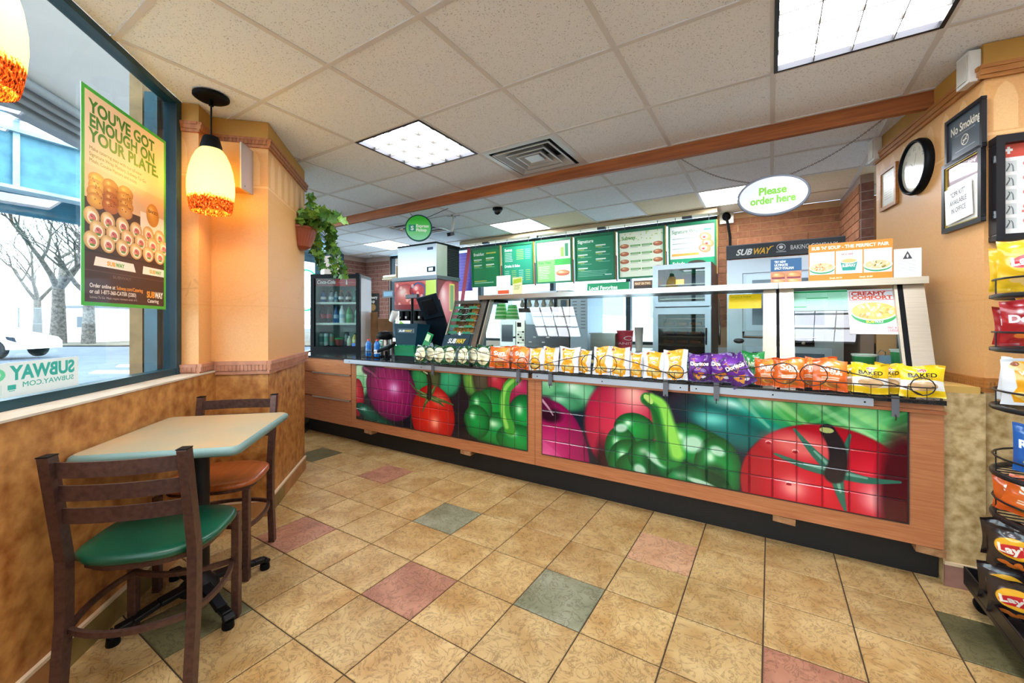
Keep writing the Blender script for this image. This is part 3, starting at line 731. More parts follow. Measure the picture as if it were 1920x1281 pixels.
# ================================================================== DINING FURNITURE
chair_m = mat('brown_hammered_metal', '#4e3630', .38, metal=.45, c2='#5e443b', scale=60, bump=.05)
def chair(name, label, loc, rz, seat_m, group):
    t = T(name, label, 'chair', loc, rz, group); W_, D_, yr = .356, .365, -.142
    def leg(pts, nm='leg'):
        m = MB()
        for a, b in zip(pts[:-1], pts[1:]): m.beam(a, b, .028, .034, chair_m, up=(0, 1, 0))
        m.part(nm, t, bevel=.003)
    for sx in (-1, 1):
        x = sx * W_ / 2
        leg([(x, D_ / 2, 0), (x, D_ / 2, .425)])
        m = MB()                                # rear leg and back post in one bent bar
        yz = [(yr - .03, 0), (yr, .28), (yr, .46), (yr - .062, .80)]
        prof = [(y + .019, z) for y, z in yz] + [(y - .019, z) for y, z in yz[::-1]]
        m.prism(prof, x - .014, x + .014, chair_m, plane='yz'); m.part('leg', t, bevel=.003)
        MB().box(x - .0155, yr - .082, .80, x + .0155, yr - .042, .803, blackm).part('cap', t)
    for z in (.755, .68, .605):                 # three bowed ladder slats
        y0 = yr - (z - .46) / .34 * .062
        def fn(u, v, z=z, y0=y0): return ((u - .5) * (W_ - .026), y0 - .02 * (1 - (2 * u - 1) ** 2) - .003, z - .024 + .048 * v)
        def fb(u, v, z=z, y0=y0): return ((u - .5) * (W_ - .026), y0 - .02 * (1 - (2 * u - 1) ** 2) + .003, z - .024 + .048 * v)
        m = MB().grid(fn, 12, 1, chair_m).grid(fb, 12, 1, chair_m, flip=True)
        def ft(u, v, z=z, y0=y0, s=1): return ((u - .5) * (W_ - .026), y0 - .02 * (1 - (2 * u - 1) ** 2) - .003 + .006 * v, z + .024)
        def fu(u, v, z=z, y0=y0): return ((u - .5) * (W_ - .026), y0 - .02 * (1 - (2 * u - 1) ** 2) - .003 + .006 * v, z - .024)
        m.grid(ft, 12, 1, chair_m).grid(fu, 12, 1, chair_m, flip=True); m.part('slat', t)
    # seat: waterfall shape, wider at the front
    def outline(k, g=0.0):
        pts = []
        for i in range(k):
            a = 2 * math.pi * i / k; ca, sa = math.cos(a), math.sin(a); n = 3.2
            rx = (.205 + .012 * sa) - g; ry = .190 - g
            x = rx * math.copysign(abs(ca) ** (2 / n), ca); y = ry * math.copysign(abs(sa) ** (2 / n), sa) + .022
            if y < -.12: x *= .9
            pts.append((x, y))
        return pts
    k = 44; m = MB(); o0, o1, o2 = outline(k, .012), outline(k), outline(k, .010)
    v = [(x, y, .428) for x, y in o0] + [(x, y, .436) for x, y in o1] + [(x, y, .45) for x, y in o1] + [(x, y, .458) for x, y in o2] + [(x * .8, y * .8, .456) for x, y in o2] + [(x * .3, y * .3, .453) for x, y in o2]
    m.add(v, [tuple(range(k))[::-1]] + [(j * k + i, j * k + (i + 1) % k, (j + 1) * k + (i + 1) % k, (j + 1) * k + i) for j in range(5) for i in range(k)] + [tuple(range(5 * k, 6 * k))], seat_m, True)
    m.part('seat', t)
    ring_ = [(x * .9, y * .9, .417) for x, y in outline(36, .01)]
    MB().tube(ring_, .011, chair_m, 4, closed=True, smooth=False).part('seat_frame', t)
    hw, hd = W_ / 2 - .012, D_ / 2 - .012
    pts = []
    for (x0, y0, x1, y1, ox, oy) in ((-hw, yr, hw, yr, 0, -1), (hw, yr, hw, hd, 1, 0), (hw, hd, -hw, hd, 0, 1), (-hw, hd, -hw, yr, -1, 0)):
        arc = []
        for i in range(11):
            u = i / 10; b = .05 * (1 - (2 * u - 1) ** 2) * (1 if oy <= 0 and ox == 0 or ox else -1)
            arc.append((x0 + (x1 - x0) * u + ox * b * .6, y0 + (y1 - y0) * u + oy * b, .235))
        MB().tube(arc, .010, chair_m, 4, smooth=False, flat=1.2).part('stretcher', t)
green_seat = mat('dark_green_vinyl', '#0b4330', .32, c2='#0d5238', scale=6, bump=.02); wood_seat = mat('reddish_wood_seat', '#9a4a1c', .3, c2='#b25d27', scale=4, stretch=(12, 1, 1), coat=.3)
p = ST(1.715, -.90); chair('dining_chair', 'brown metal ladder-back chair with dark green seat, nearest the camera', (p.x, p.y, 0), math.radians(45), green_seat, 'chairs at the small table')
p = ST(2.335, -.955); chair('dining_chair', 'brown metal ladder-back chair with reddish wood seat, beyond the table', (p.x, p.y, 0), math.radians(225), wood_seat, 'chairs at the small table')
t = T('pedestal_table', 'small square table with grey-green bullnose top on a black cast iron pedestal', 'table', ST(2.03, -.915), WROT)
top_m = mat('worn_sage_laminate', '#98937a', .35, c2='#b3946c', scale=3.5, detail=6, contrast=(.35, .7)); edge_m = mat('teal_table_edge', '#6d8a85', .4)
def rrect(hx, hy, r, k=6):
    o = []
    for cx, cy, a0 in ((hx - r, hy - r, 0), (-hx + r, hy - r, 90), (-hx + r, -hy + r, 180), (hx - r, -hy + r, 270)):
        for i in range(k + 1): a = math.radians(a0 + 90 * i / k); o.append((cx + r * math.cos(a), cy + r * math.sin(a)))
    return o
hx, hy = .315, .270; m = MB(); lv = []
for g, z in ((.012, .705), (.003, .710), (0, .722), (.003, .733), (.012, .740)): lv.append([(x, y, z) for x, y in rrect(hx - g, hy - g, .03)])
k = len(lv[0]); v = sum(lv, [])
m.add(v, [(j * k + i, j * k + (i + 1) % k, (j + 1) * k + (i + 1) % k, (j + 1) * k + i) for j in range(4) for i in range(k)], edge_m, True)
m.add(v, [tuple(range(k))[::-1]], edge_m); m.add(v, [tuple(range(4 * k, 5 * k))], top_m)
m.part('tabletop', t)
iron = mat('black_cast_iron', '#17171a', .42, metal=.5)
MB().lathe([(.038, .07), (.038, .69)], iron, 24).box(-.1, -.1, .69, .1, .1, .704, iron).part('column', t)
MB().lathe([(.075, .06), (.07, .085), (.045, .11), (.038, .13)], iron, 24).part('hub', t)
for sx, sy in ((-1, -1), (1, -1), (1, 1), (-1, 1)):
    q = MB(); pts = [Vector((sx * a, sy * a * .95, z)) for a, z in ((.03, .085), (.1, .075), (.16, .055), (.195, .05), (.21, .035))]
    for a, b, w in zip(pts[:-1], pts[1:], (.05, .042, .036, .042)): q.beam(a, b, w, .022, iron)
    q.part('foot', t, bevel=.005); MB().lathe([(.02, 0), (.022, .006), (.02, .03)], blackm, 14, (sx * .2, sy * .19, 0)).part('glide', t)

# speaker on the column ------------------------------------------------
cfx = 2.84
t = T('wall_speaker', 'orange wood speaker box with pale front mounted on the papered column', 'speaker', ST(2.84, -.905 - .065, 0), math.radians(45))
spw = mat('orange_wood_veneer', '#c98a41', .4, c2='#b97831', scale=6, stretch=(1, 8, 1)); grl = mat('pale_speaker_cloth', '#b7a59b', .8)
# the face of the column that looks along -s; local x runs along +t... box hangs on it
MB().box(-.21, -.13, 1.995, -.045, -.002, 2.255, spw).part('cabinet', t, bevel=.002)
MB().prism([(-.044, -.13), (-.034, -.135), (-.018, -.002), (-.044, -.002)], 1.99, 2.26, grl).part('front_grille', t)
MB().box(-.034, -.10, 2.01, -.0285, -.085, 2.015, blackm).part('badge', t)

# hanging ivy --------------------------------------------------------
terra = mat('terracotta_plastic', '#9a4c2e', .5)
px, pz = atT(566, 462, -.90)
base = ST(3.56, -.905 + .0)
t = T('hanging_planter', 'terracotta half-round wall planter with trailing ivy on the papered column', 'plant', (base.x, base.y, 1.78), WROT)
m = MB(); n = 28; prof = [(.04, 0), (.075, .02), (.10, .09), (.118, .15), (.124, .155), (.124, .17), (.112, .17), (.10, .13)]
v = []
for r_, z in prof:
    for i in range(n + 1):
        a = math.pi + math.pi * i / n; rr = r_ * (1 + (.03 if (i % 2) else 0) * (0.02 < z < .15)); v.append((rr * math.cos(a) * 1.1, rr * math.sin(a) - .001, z))
m.add(v, [(j * (n + 1) + i, j * (n + 1) + i + 1, (j + 1) * (n + 1) + i + 1, (j + 1) * (n + 1) + i) for j in range(len(prof) - 1) for i in range(n)], terra, False)
m.add(v, [tuple(range(n + 1))], terra); m.part('pot', t)
MB().prism([(.11 * math.cos(math.pi + math.pi * i / 12), .11 * math.sin(math.pi + math.pi * i / 12)) for i in range(13)], .12, .125, mat('potting_soil', '#2c1d12', .9)).part('soil', t)
lf1 = mat('ivy_green', '#4f8228', .45, c2='#86b544', scale=9); lf2 = mat('dark_ivy_green', '#2f5c22', .45, c2='#4f8232', scale=9)
stem_m = mat('ivy_stem', '#4a5a22', .6); rs = random.Random(11)
def leaf_mesh(m):
    out = [(0, 0), (.35, -.08), (.42, .22), (.72, .30), (.45, .55), (.22, .62), (0, 1.0), (-.22, .62), (-.45, .55), (-.72, .30), (-.42, .22), (-.35, -.08)]
    v = [(0, .35, .06)] + [(x, y, -.10 * abs(x) - .12 * max(0, y - .3)) for x, y in out]
    return MB().add(v, [(0, i + 1, (i + 1) % 12 + 1) for i in range(12)], m, True).mesh('leaf')
LM = [leaf_mesh(lf1), leaf_mesh(lf2)]
vines = []
for k in range(13):
    a = math.radians(rs.uniform(185, 355)); p = Vector((math.cos(a) * .08, math.sin(a) * .07, .15)); pts = [p.copy()]
    d = Vector((math.cos(a) * .8, math.sin(a) * .8, 1.2)).normalized() * .045; L_ = rs.choice([4, 5, 6, 7])
    if k in (3, 7, 9): L_ = 16; d = Vector((.5, -.35, .9)).normalized() * .045
    for i in range(L_):
        p = p + d; d = d + Vector((.010 if k in (3, 7, 9) else 0, 0, -.015)) + Vector((rs.uniform(-.006, .006), rs.uniform(-.006, .006), 0)); d = d.normalized() * .045
        if p.y > -.02: p.y = -.02
        pts.append(p.copy())
    vines.append(pts)
for k in range(5):                                     # the long trail that hangs right of the column
    p = Vector((.08 + .02 * k, -.06, .12)); pts = [p.copy()]
    for i in range(6 + k): p = p + Vector((.020 if i < 5 else .003 * (k - 2), rs.uniform(-.008, .008), .02 if i < 2 else -.034 - .004 * (k % 2))); pts.append(p.copy())
    vines.append(pts)
for k in range(2):
    vines.append([Vector((-.05 + .02 * k, -.06, .15)), Vector((-.06, -.07, .25)), Vector((-.03, -.08, .33)), Vector((-.06, -.08, .38))])
for pts in vines: MB().tube(pts, .0022, stem_m, 4).part('stem', t)
nl = 0
for pts in vines:
    for i in range(1, len(pts)):
        for q in range(2):
            o = bpy.data.objects.new('leaf', rs.choice(LM)); COL.objects.link(o); o.parent = t
            o.location = pts[i] + Vector((rs.uniform(-.02, .02), rs.uniform(-.02, .005), rs.uniform(-.01, .02)))
            s_ = rs.uniform(.048, .078); o.scale = (s_, s_, s_)
            o.rotation_euler = (rs.uniform(.6, 1.9), rs.uniform(-.6, .6), rs.uniform(-1.9, 1.9) + math.pi); nl += 1
for i in range(60):
    o = bpy.data.objects.new('leaf', rs.choice(LM)); COL.objects.link(o); o.parent = t; a = rs.uniform(math.pi, 2 * math.pi); r_ = rs.uniform(.02, .15)
    o.location = (math.cos(a) * r_, min(-.02, math.sin(a) * r_), rs.uniform(.15, .30)); s_ = rs.uniform(.05, .075); o.scale = (s_, s_, s_); o.rotation_euler = (rs.uniform(.5, 1.7), rs.uniform(-.5, .5), rs.uniform(-1.5, 1.5) + math.pi)

# ================================================================== WINDOW PRINTS
cv = Canvas(520, 930, '#3aa535')
cv.rect(16, 16, 504, 914, '#e3c3a0')
cv.rect(16, 330, 504, 600, '#d8b48f')
for i, w in enumerate(["YOU'VE GOT", 'ENOUGH ON', 'YOUR PLATE.']): cv.text(w, 38, 100 + i * 62, 76, '#3c7a22', .035, width=[392, 392, 420][i])
cv.text('Make catering easy with our all-new', 38, 262, 22, '#6f6a3a', .012, width=300); cv.text('Signature Wrap Platters, Subway To Go', 38, 288, 22, '#6f6a3a', .012, width=330); cv.text('Meals, Cookie Platters and more.', 38, 314, 22, '#6f6a3a', .012, width=270)
cv.rect(16, 600, 504, 914, '#3a1d1c'); cv.rect(16, 470, 330, 610, '#2c1a16'); cv.rect(330, 440, 504, 620, '#efe3cf')
rs = random.Random(2)
for col, x0 in enumerate((45, 120, 205)):
    for k in range(4): cv.ball(x0 + 30 + rs.uniform(-4, 4), 385 + k * 30, 46, 34, ['#a8632c', '#8c4a22', '#a5672c'][col], ['#e0ac45', '#b5662f', '#d49c52'][col], '#e9bb76', hs=.3)
    for k in range(14): cv.ell(x0 + 30 + rs.uniform(-35, 35), 380 + rs.uniform(0, 100), 3, 2.5, '#5a2c16')
cv.ball(418, 440, 46, 60, '#b5772b', '#e0a24b', '#f0c882'); cv.text('BAKED', 385, 430, 22, '#5a3416', .02, width=70)
cv.text('SUB', 350, 545, 40, '#e99b2a', .04, rot=.25, width=60); cv.text('WAY', 408, 560, 40, '#4b9a30', .04, rot=.25, width=64)
for r_ in range(3):
    for k in range(6):
        x, y = 50 + k * 84 + (r_ % 2) * 30, 545 + r_ * 52; x += 0
        if x > 500: continue
        cv.ball(x, y, 40, 40, '#b98a4e', '#e3bd80', '#f2d8a4', soft=.05); cv.ell(x + 3, y + 6, 25, 26, '#efe1cc'); cv.ell(x + 6, y + 4, 17, 13, '#c0605a', .5); cv.ell(x - 6, y + 10, 10, 8, '#d98a7c', .8); cv.ell(x + 4, y + 20, 14, 5, '#5f8a32'); cv.ell(x, y + 2, 5, 3, '#8a2f3a')
cv.rect(16, 690, 504, 700, '#1a0f0f'); cv.poly([(70, 715), (285, 715), (300, 755), (60, 755)], '#efe2d0'); cv.poly([(350, 715), (504, 715), (504, 755), (345, 755)], '#efe2d0')
for x, w in ((130, 100), (395, 90)): cv.text('SUB', x, 745, 26, '#e99b2a', .04, width=w * .47); cv.text('WAY', x + w * .49, 745, 26, '#4b9a30', .04, width=w * .5)
cv.rect(16, 775, 504, 780, '#5a3d3a'); cv.text('SUBWAY', 160, 800, 20, '#7d6560', .0, width=110)
cv.text('Order online at', 40, 850, 25, '#f3e7d8', .02, width=135); cv.text('Subway.com/Catering', 182, 850, 25, '#f0962a', .02, width=165)
cv.text('or call 1-877-360-CATER (2283)', 40, 876, 25, '#f3e7d8', .02, width=262); cv.text('Subway To Go  Meals require minimum order of 5.', 40, 897, 14, '#d9c9bb', .0, width=270)
cv.text('SUB', 375, 872, 44, '#f0962a', .045, width=58); cv.text('WAY', 434, 872, 44, '#fff3e4', .045, width=62); cv.text('Catering', 380, 898, 26, '#f3e7d8', .02, width=82)
s0, z0 = atT(152, 575, -1.318); s1, z1 = atT(311, 268, -1.318)
tag(MB().box(0, 0, 0, s1 - s0, .002, z1 - z0, mat('poster_back', '#cfd2cc', .6), print_mat('catering_poster_print', cv, .35, coat=.2)).part('window_poster', None, ST(s0, -1.318, z0 + .006), WROT), "tall green-bordered catering poster reading you've got enough on your plate", 'poster')
cv = Canvas(560, 260, '#dfeeee', .92)
cv.text('SUBWAY', 540, 130, 140, '#2aa79b', .04, width=-265, tall=1.05); cv.text('C', 262, 130, 130, '#5fcf9c', .04, width=-60); cv.text('SUBWAY.COM', 537, 195, 56, '#35a79c', .012, width=-215)
cv.rect(268, 168, 298, 205, '#2aa79b'); cv.rect(272, 210, 294, 216, '#2aa79b'); cv.rect(245, 160, 247, 235, '#9ccfc9'); cv.rect(205, 175, 230, 225, '#2aa79b'); cv.rect(209, 181, 226, 217, '#dfeeee')
sd1, zt = atT(147, 668, -1.318); _, zb = atT(147, 722, -1.318); sd0 = sd1 - .56
tag(MB().box(0, 0, 0, .56, .0015, zt - zb, mat('decal_back', '#dfe8e8', .6), print_mat('window_decal_print', cv, .5, alpha=True)).part('window_decal', None, ST(sd0, -1.318, zb), WROT), 'pale window decal with reversed teal lettering in the lower corner of the window', 'window decal')

# ================================================================== THINGS ON THE RIGHT WALL
def framed(name, label, cat, px, fw, depth, fmat, cvs, mat_name, inner=None, off=.0):
    (xa, ya), (xb, yb) = px; la, za = atK(xa, ya, depth); lb, zb_ = atK(xb, yb, depth)
    w, h = abs(la - lb), abs(za - zb_); l0 = max(la, lb); z0_ = min(za, zb_); o = KP(l0, z0_)
    t = T(name, label, cat, o, KROT)
    f = MB(); 
    for q in ((0, 0, w, fw), (0, h - fw, w, h), (0, fw, fw, h - fw), (w - fw, fw, w, h - fw)): f.box(q[0], -depth, q[1], q[2], -.001, q[3], fmat)
    f.part('frame', t, bevel=.003)
    if inner:
        g = MB(); a = fw; b = fw + .006
        for q in ((a, a, w - a, b), (a, h - b, w - a, h - a), (a, b, b, h - b), (w - b, b, w - a, h - b)): g.box(q[0], -depth * .8, q[1], q[2], -.004, q[3], inner)
        g.part('inner_trim', t)
    MB().box(fw, -depth * .5, fw, w - fw, -.002, h - fw, whitep, print_mat(mat_name, cvs, .3, coat=.6)).part('print', t)
    return t, w, h
cv = Canvas(300, 260, '#39464e'); cv.text('No Smoking', 150, 95, 62, '#e6dcc4', .02, align='c', width=270, tall=1.2); cv.rect(60, 112, 240, 115, '#b9b7ad'); cv.ell(150, 165, 34, 34, '#e6dcc4'); cv.ell(150, 165, 29, 29, '#39464e'); cv.rect(130, 162, 170, 169, '#e6dcc4'); cv.stroke([(128, 187), (172, 143)], 3, 3, '#e6dcc4', n=60); cv.rect(60, 215, 240, 219, '#9aa2a4')
framed('no_smoking_sign', 'black framed grey sign reading No Smoking', 'sign', ((1771, 231), (1841, 275)), .016, .02, blk_metal, cv, 'no_smoking_print')
cv = Canvas(300, 400, '#efece6'); cv.rect(0, 0, 300, 125, '#5b2130'); cv.text('How are we doing?', 150, 40, 30, '#f1dfe0', .02, align='c', width=240); cv.lines(35, 265, 60, 110, 4, '#cfa9b0'); cv.lines(30, 250, 140, 180, 4, '#b5b2ac')
t, w, h = framed('feedback_notice', 'dark framed maroon notice asking how are we doing', 'framed notice', ((1765, 313), (1839, 415)), .022, .02, blk_metal, cv, 'feedback_print', mat('gold_fillet', '#b59a3f', .4, metal=.6))
cv = Canvas(240, 200, '#f4f3ee'); cv.text('"CPR KIT"', 120, 60, 38, '#33343c', .0, align='c', width=130); cv.text('AVAILABLE', 120, 105, 38, '#33343c', .0, align='c', width=150); cv.text('IN OFFICE', 120, 150, 38, '#33343c', .0, align='c', width=130)
l0, z_ = atK(1774, 428, .02); o = KP(l0 - .005, z_ + .01, .021)
m = MB().box(0, -.002, 0, .20, -.0005, .175, whitep, print_mat('cpr_note_print', cv, .7)); tag(m.part('paper_note', None, o, KROT), 'white paper note taped over the lower part of the maroon notice', 'paper note')
bpy.data.objects['paper_note'].rotation_euler = (0, math.radians(-4), KROT)
cv = Canvas(160, 200, '#e9e4d4'); cv.text('Certificate', 80, 40, 22, '#8a8676', .0, align='c', width=90); cv.lines(30, 130, 60, 170, 8, '#aaa798')
framed('wooden_certificate_frame', 'small honey wood frame holding a pale certificate beside the clock', 'picture frame', ((1648, 325), (1679, 382)), .022, .018, oak_m, cv, 'certificate_print')
lc, zc = atK(1712, 317, .03); o = KP(lc + .005, zc + .01)
t = T('wall_clock', 'round black rimmed wall clock with blank reflecting face', 'clock', o, KROT)
RX = Matrix.Rotation(math.pi / 2, 3, 'X')
MB().lathe([(.152, .0), (.155, .02), (.148, .038), (.138, .040), (.132, .026)], blackm, 48, M=RX, cap=False).part('rim', t)
cv = Canvas(256, 256, '#e7dfc9'); 
for k in range(12): a = math.radians(k * 30); cv.text(str(k or 12), 128 + math.sin(a) * 98, 138 - math.cos(a) * 98, 28, '#8a8578', .0, align='c')
cv.stroke([(128, 128), (95, 100)], 2.5, 2, '#7a766b'); cv.stroke([(128, 128), (150, 60)], 2, 1.5, '#7a766b', n=80)
m = MB(); n = 48; v = [(math.cos(2 * math.pi * i / n) * .134, -.024, math.sin(2 * math.pi * i / n) * .134) for i in range(n)]
m.add(v, [tuple(range(n))], print_mat('clock_face_print', cv, .12, coat=1.0), uvs=[[(x / .268 + .5, z / .268 + .5) for x, y, z in v]]); m.part('face', t)
def alarm(px, lab):
    (xa, ya), (xb, yb) = px; l, z = atK(xa, ya, .0); l2, z2 = atK(xb, yb, .0)
    t = T('alarm_box', lab, 'alarm box', KP(l, z2), KROT); w = abs(l - l2); h = z - z2
    MB().box(0, -.045, 0, w, -.001, h, whitep).part('housing', t, bevel=.005); MB().box(w * .12, -.050, h * .1, w * .88, -.0455, h * .9, mat('off_white_cover', '#d9d2c4', .5)).part('cover', t, bevel=.002)
alarm(((1817, 112), (1842, 150)), 'white alarm box high on the corner above the no smoking sign'); alarm(((1643, 266), (1655, 297)), 'white alarm box at the far end of the wood crown trim')
# first-aid chart case on the corner's second face
o = K0 + E2 * .012 + Vector((0, 0, 1.555)); ang = math.atan2(E2.y, E2.x)
t = T('choking_chart_case', 'black hinged display case with red and white first aid chart', 'display case', o, ang)
f = MB()
for q in ((0, 0, .5, .028), (0, .42, .5, .455), (0, .028, .028, .42), (.47, .028, .5, .42)): f.box(q[0], -.06, q[1], q[2], -.001, q[3], blk_metal)
f.part('frame', t, bevel=.004)
cv = Canvas(560, 420, '#eceae6'); cv.rect(0, 0, 560, 62, '#cc4a37'); cv.rect(14, 22, 46, 34, '#f6f2ee'); cv.rect(24, 12, 36, 46, '#f6f2ee'); cv.text('CHOKING', 100, 50, 56, '#f6f2ee', .03)
for k in range(5):
    y = 78 + k * 66; cv.rect(12, y, 62, y + 52, '#c9ccc9'); cv.stroke([(22, y + 44), (34, y + 20), (30, y + 12)], 3, 2, '#555c5c'); cv.stroke([(48, y + 48), (46, y + 26), (40, y + 14)], 3, 2, '#6c7474')
    cv.ell(100, y + 18, 15, 12, '#c8392e'); cv.ell(100, y + 18, 12, 9, '#eceae6'); cv.text(str(k + 1), 100, y + 26, 24, '#c8392e', .03, align='c'); cv.lines(130, 300, y, y + 50, 6, '#8d8d8d')
    cv.lines(320, 540, y, y + 50, 6, '#8d8d8d')
cv.rect(80, 310, 240, 322, '#c8392e', .7)
MB().box(.028, -.03, .028, .47, -.002, .42, whitep, print_mat('first_aid_print', cv, .35)).part('chart', t)
for z in (.10, .34): MB().box(-.003, -.05, z, .004, -.035, z + .03, chrome).part('hinge', t)

# ================================================================== COUNTER
def PX(x, Y): return atY(x, 600, Y).x
def PZ(x, y, Y): return atY(x, y, Y).z
def noise_wood(name, a, b, stretch): return mat(name, a, .38, c2=b, scale=5, stretch=stretch, detail=6, contrast=(.3, .7))
lam = noise_wood('cherry_laminate', '#a9633c', '#c17f52', (1.2, 1, 22)); lam_v = noise_wood('cherry_laminate_dark', '#98552f', '#b06c43', (1.2, 1, 22))
black_st = mat('black_speckled_stone', '#15171a', .12, c2='#2a2d31', scale=90); kick_m = mat('black_kick_plate', '#0e0d0f', .55); card_m = mat('raw_particle_board', '#b08155', .8, c2='#8c5f3c', scale=25)
XL, XM, XR = -4.40, -1.445, .668; YF = 2.62; ZB, ZT = .17, .828

def mural_a():
    k = 44; c = Canvas(18 * k, 5 * k, '#1a1620')
    X = lambda px: (atY(px, 700, YF).x + 3.439) / 1.935 * 18 * k
    Y = lambda px, py: (.787 - PZ(px, py, YF)) / .525 * 5 * k
    def e(px, py, rx, ry): return X(px), Y(px, py), rx * 18 * k, ry * 5 * k
    c.ell(60, 25, 75, 60, '#bfe0b4', soft=.5); c.ell(30, 80, 40, 45, '#7fc28a', soft=.5)
    c.ball(*e(672, 745, .05, .35), '#7a0a1c', '#c31a32', '#e85a5a')
    for px, w, col, col2 in ((790, .055, '#0f5a35', '#2f9a55'), (842, .07, '#0d6a42', '#37b07c'), (885, .045, '#154a25', '#8cbf4a'), (815, .04, '#2a2f22', '#55603a'), (905, .05, '#2b2a22', '#58503c')):
        x, y, rx, ry = e(px, 715, w, .32); c.ball(x, y - 20, rx, ry, col, col2, '#d9f2d0' if px == 842 else col2, soft=.3, hx=.1, hs=.3)
    c.ball(*e(985, 735, .11, .42), '#5a0b2a', '#b52450', '#e27a95', soft=.15, hs=.35); c.ball(*e(935, 715, .05, .2), '#6a1322', '#c02c3c', '#e0606a', soft=.3)
    x, y, rx, ry = e(733, 730, .175, .53); c.ball(x, y, rx, ry, '#4a0730', '#b5156a', '#f2b8e8', rot=.35, hx=.15, hy=-.05, hs=.28)
    for q in range(7): c.stroke([(x - rx * .8 + q * rx * .25, y - ry * .75), (x - rx * .5 + q * rx * .2, y), (x - rx * .45 + q * rx * .17, y + ry * .8)], 1.5, 1.5, '#d04a94', .6, .5)
    c.ell(*e(693, 693, .05, .10), '#43102a', soft=.4); c.stroke([(X(684), Y(684, 690)), (X(700), Y(700, 700)), (X(712), Y(712, 712))], 6, 3, '#8a3a62')
    c.ell(*e(713, 800, .14, .16), '#141c2c', soft=.4); c.ball(*e(712, 792, .15, .13), '#06231c', '#0f5a46', '#9fe0c4', rot=.25, hx=-.3, hy=-.3, hs=.25); c.ball(*e(690, 772, .09, .12), '#07271f', '#147058', '#c4f0dc', rot=.3, hs=.3)
    x, y, rx, ry = e(812, 780, .128, .50); c.ball(x, y, rx, ry, '#8e0e12', '#df2a1c', '#ff9c7e', hx=.12, hy=.2, hs=.28); c.ell(x + rx * .3, y - ry * .55, rx * .3, ry * .2, '#f0705a', soft=.8, al=.6)
    cx, cy = X(806), Y(806, 745)
    for dx, dy in ((-95, -45), (-30, 55), (45, -85), (110, 15), (-60, -5), (70, 25)): c.stroke([(cx, cy), (cx + dx * .6, cy + dy * .45), (cx + dx, cy + dy)], 9, 2, '#47592f'); c.stroke([(cx, cy - 2), (cx + dx * .6, cy + dy * .45 - 3)], 3, 1.5, '#8b9a58', .5, .7)
    c.stroke([(cx, cy), (cx + 4, cy - 55), (cx - 8, cy - 85), (cx - 28, cy - 92)], 11, 6, '#23231a'); c.stroke([(cx - 8, cy - 85), (cx - 28, cy - 92)], 3, 3, '#c9d6a0')
    for px, py, w, h in ((925, 772, .12, .36), (945, 810, .22, .28), (985, 785, .10, .34), (902, 765, .08, .25), (975, 825, .14, .22), (895, 790, .09, .25)): c.ball(*e(px, py, w * .75, h), '#063a1a', '#159a41', '#c9f5c4', soft=.08, hs=.28)
    c.stroke([(X(972), Y(972, 708)), (X(952), Y(952, 730)), (X(948), Y(948, 770)), (X(958), Y(958, 805))], 16, 20, '#3f9a35'); c.stroke([(X(970), Y(970, 708)), (X(949), Y(949, 730)), (X(945), Y(945, 770)), (X(952), Y(952, 800))], 6, 7, '#8fd05a', .8)
    c.ell(*e(905, 842, .10, .13), '#101e14', soft=.5, al=.7); c.ell(*e(868, 820, .03, .3), '#161018', soft=.5, al=.7)
    return c
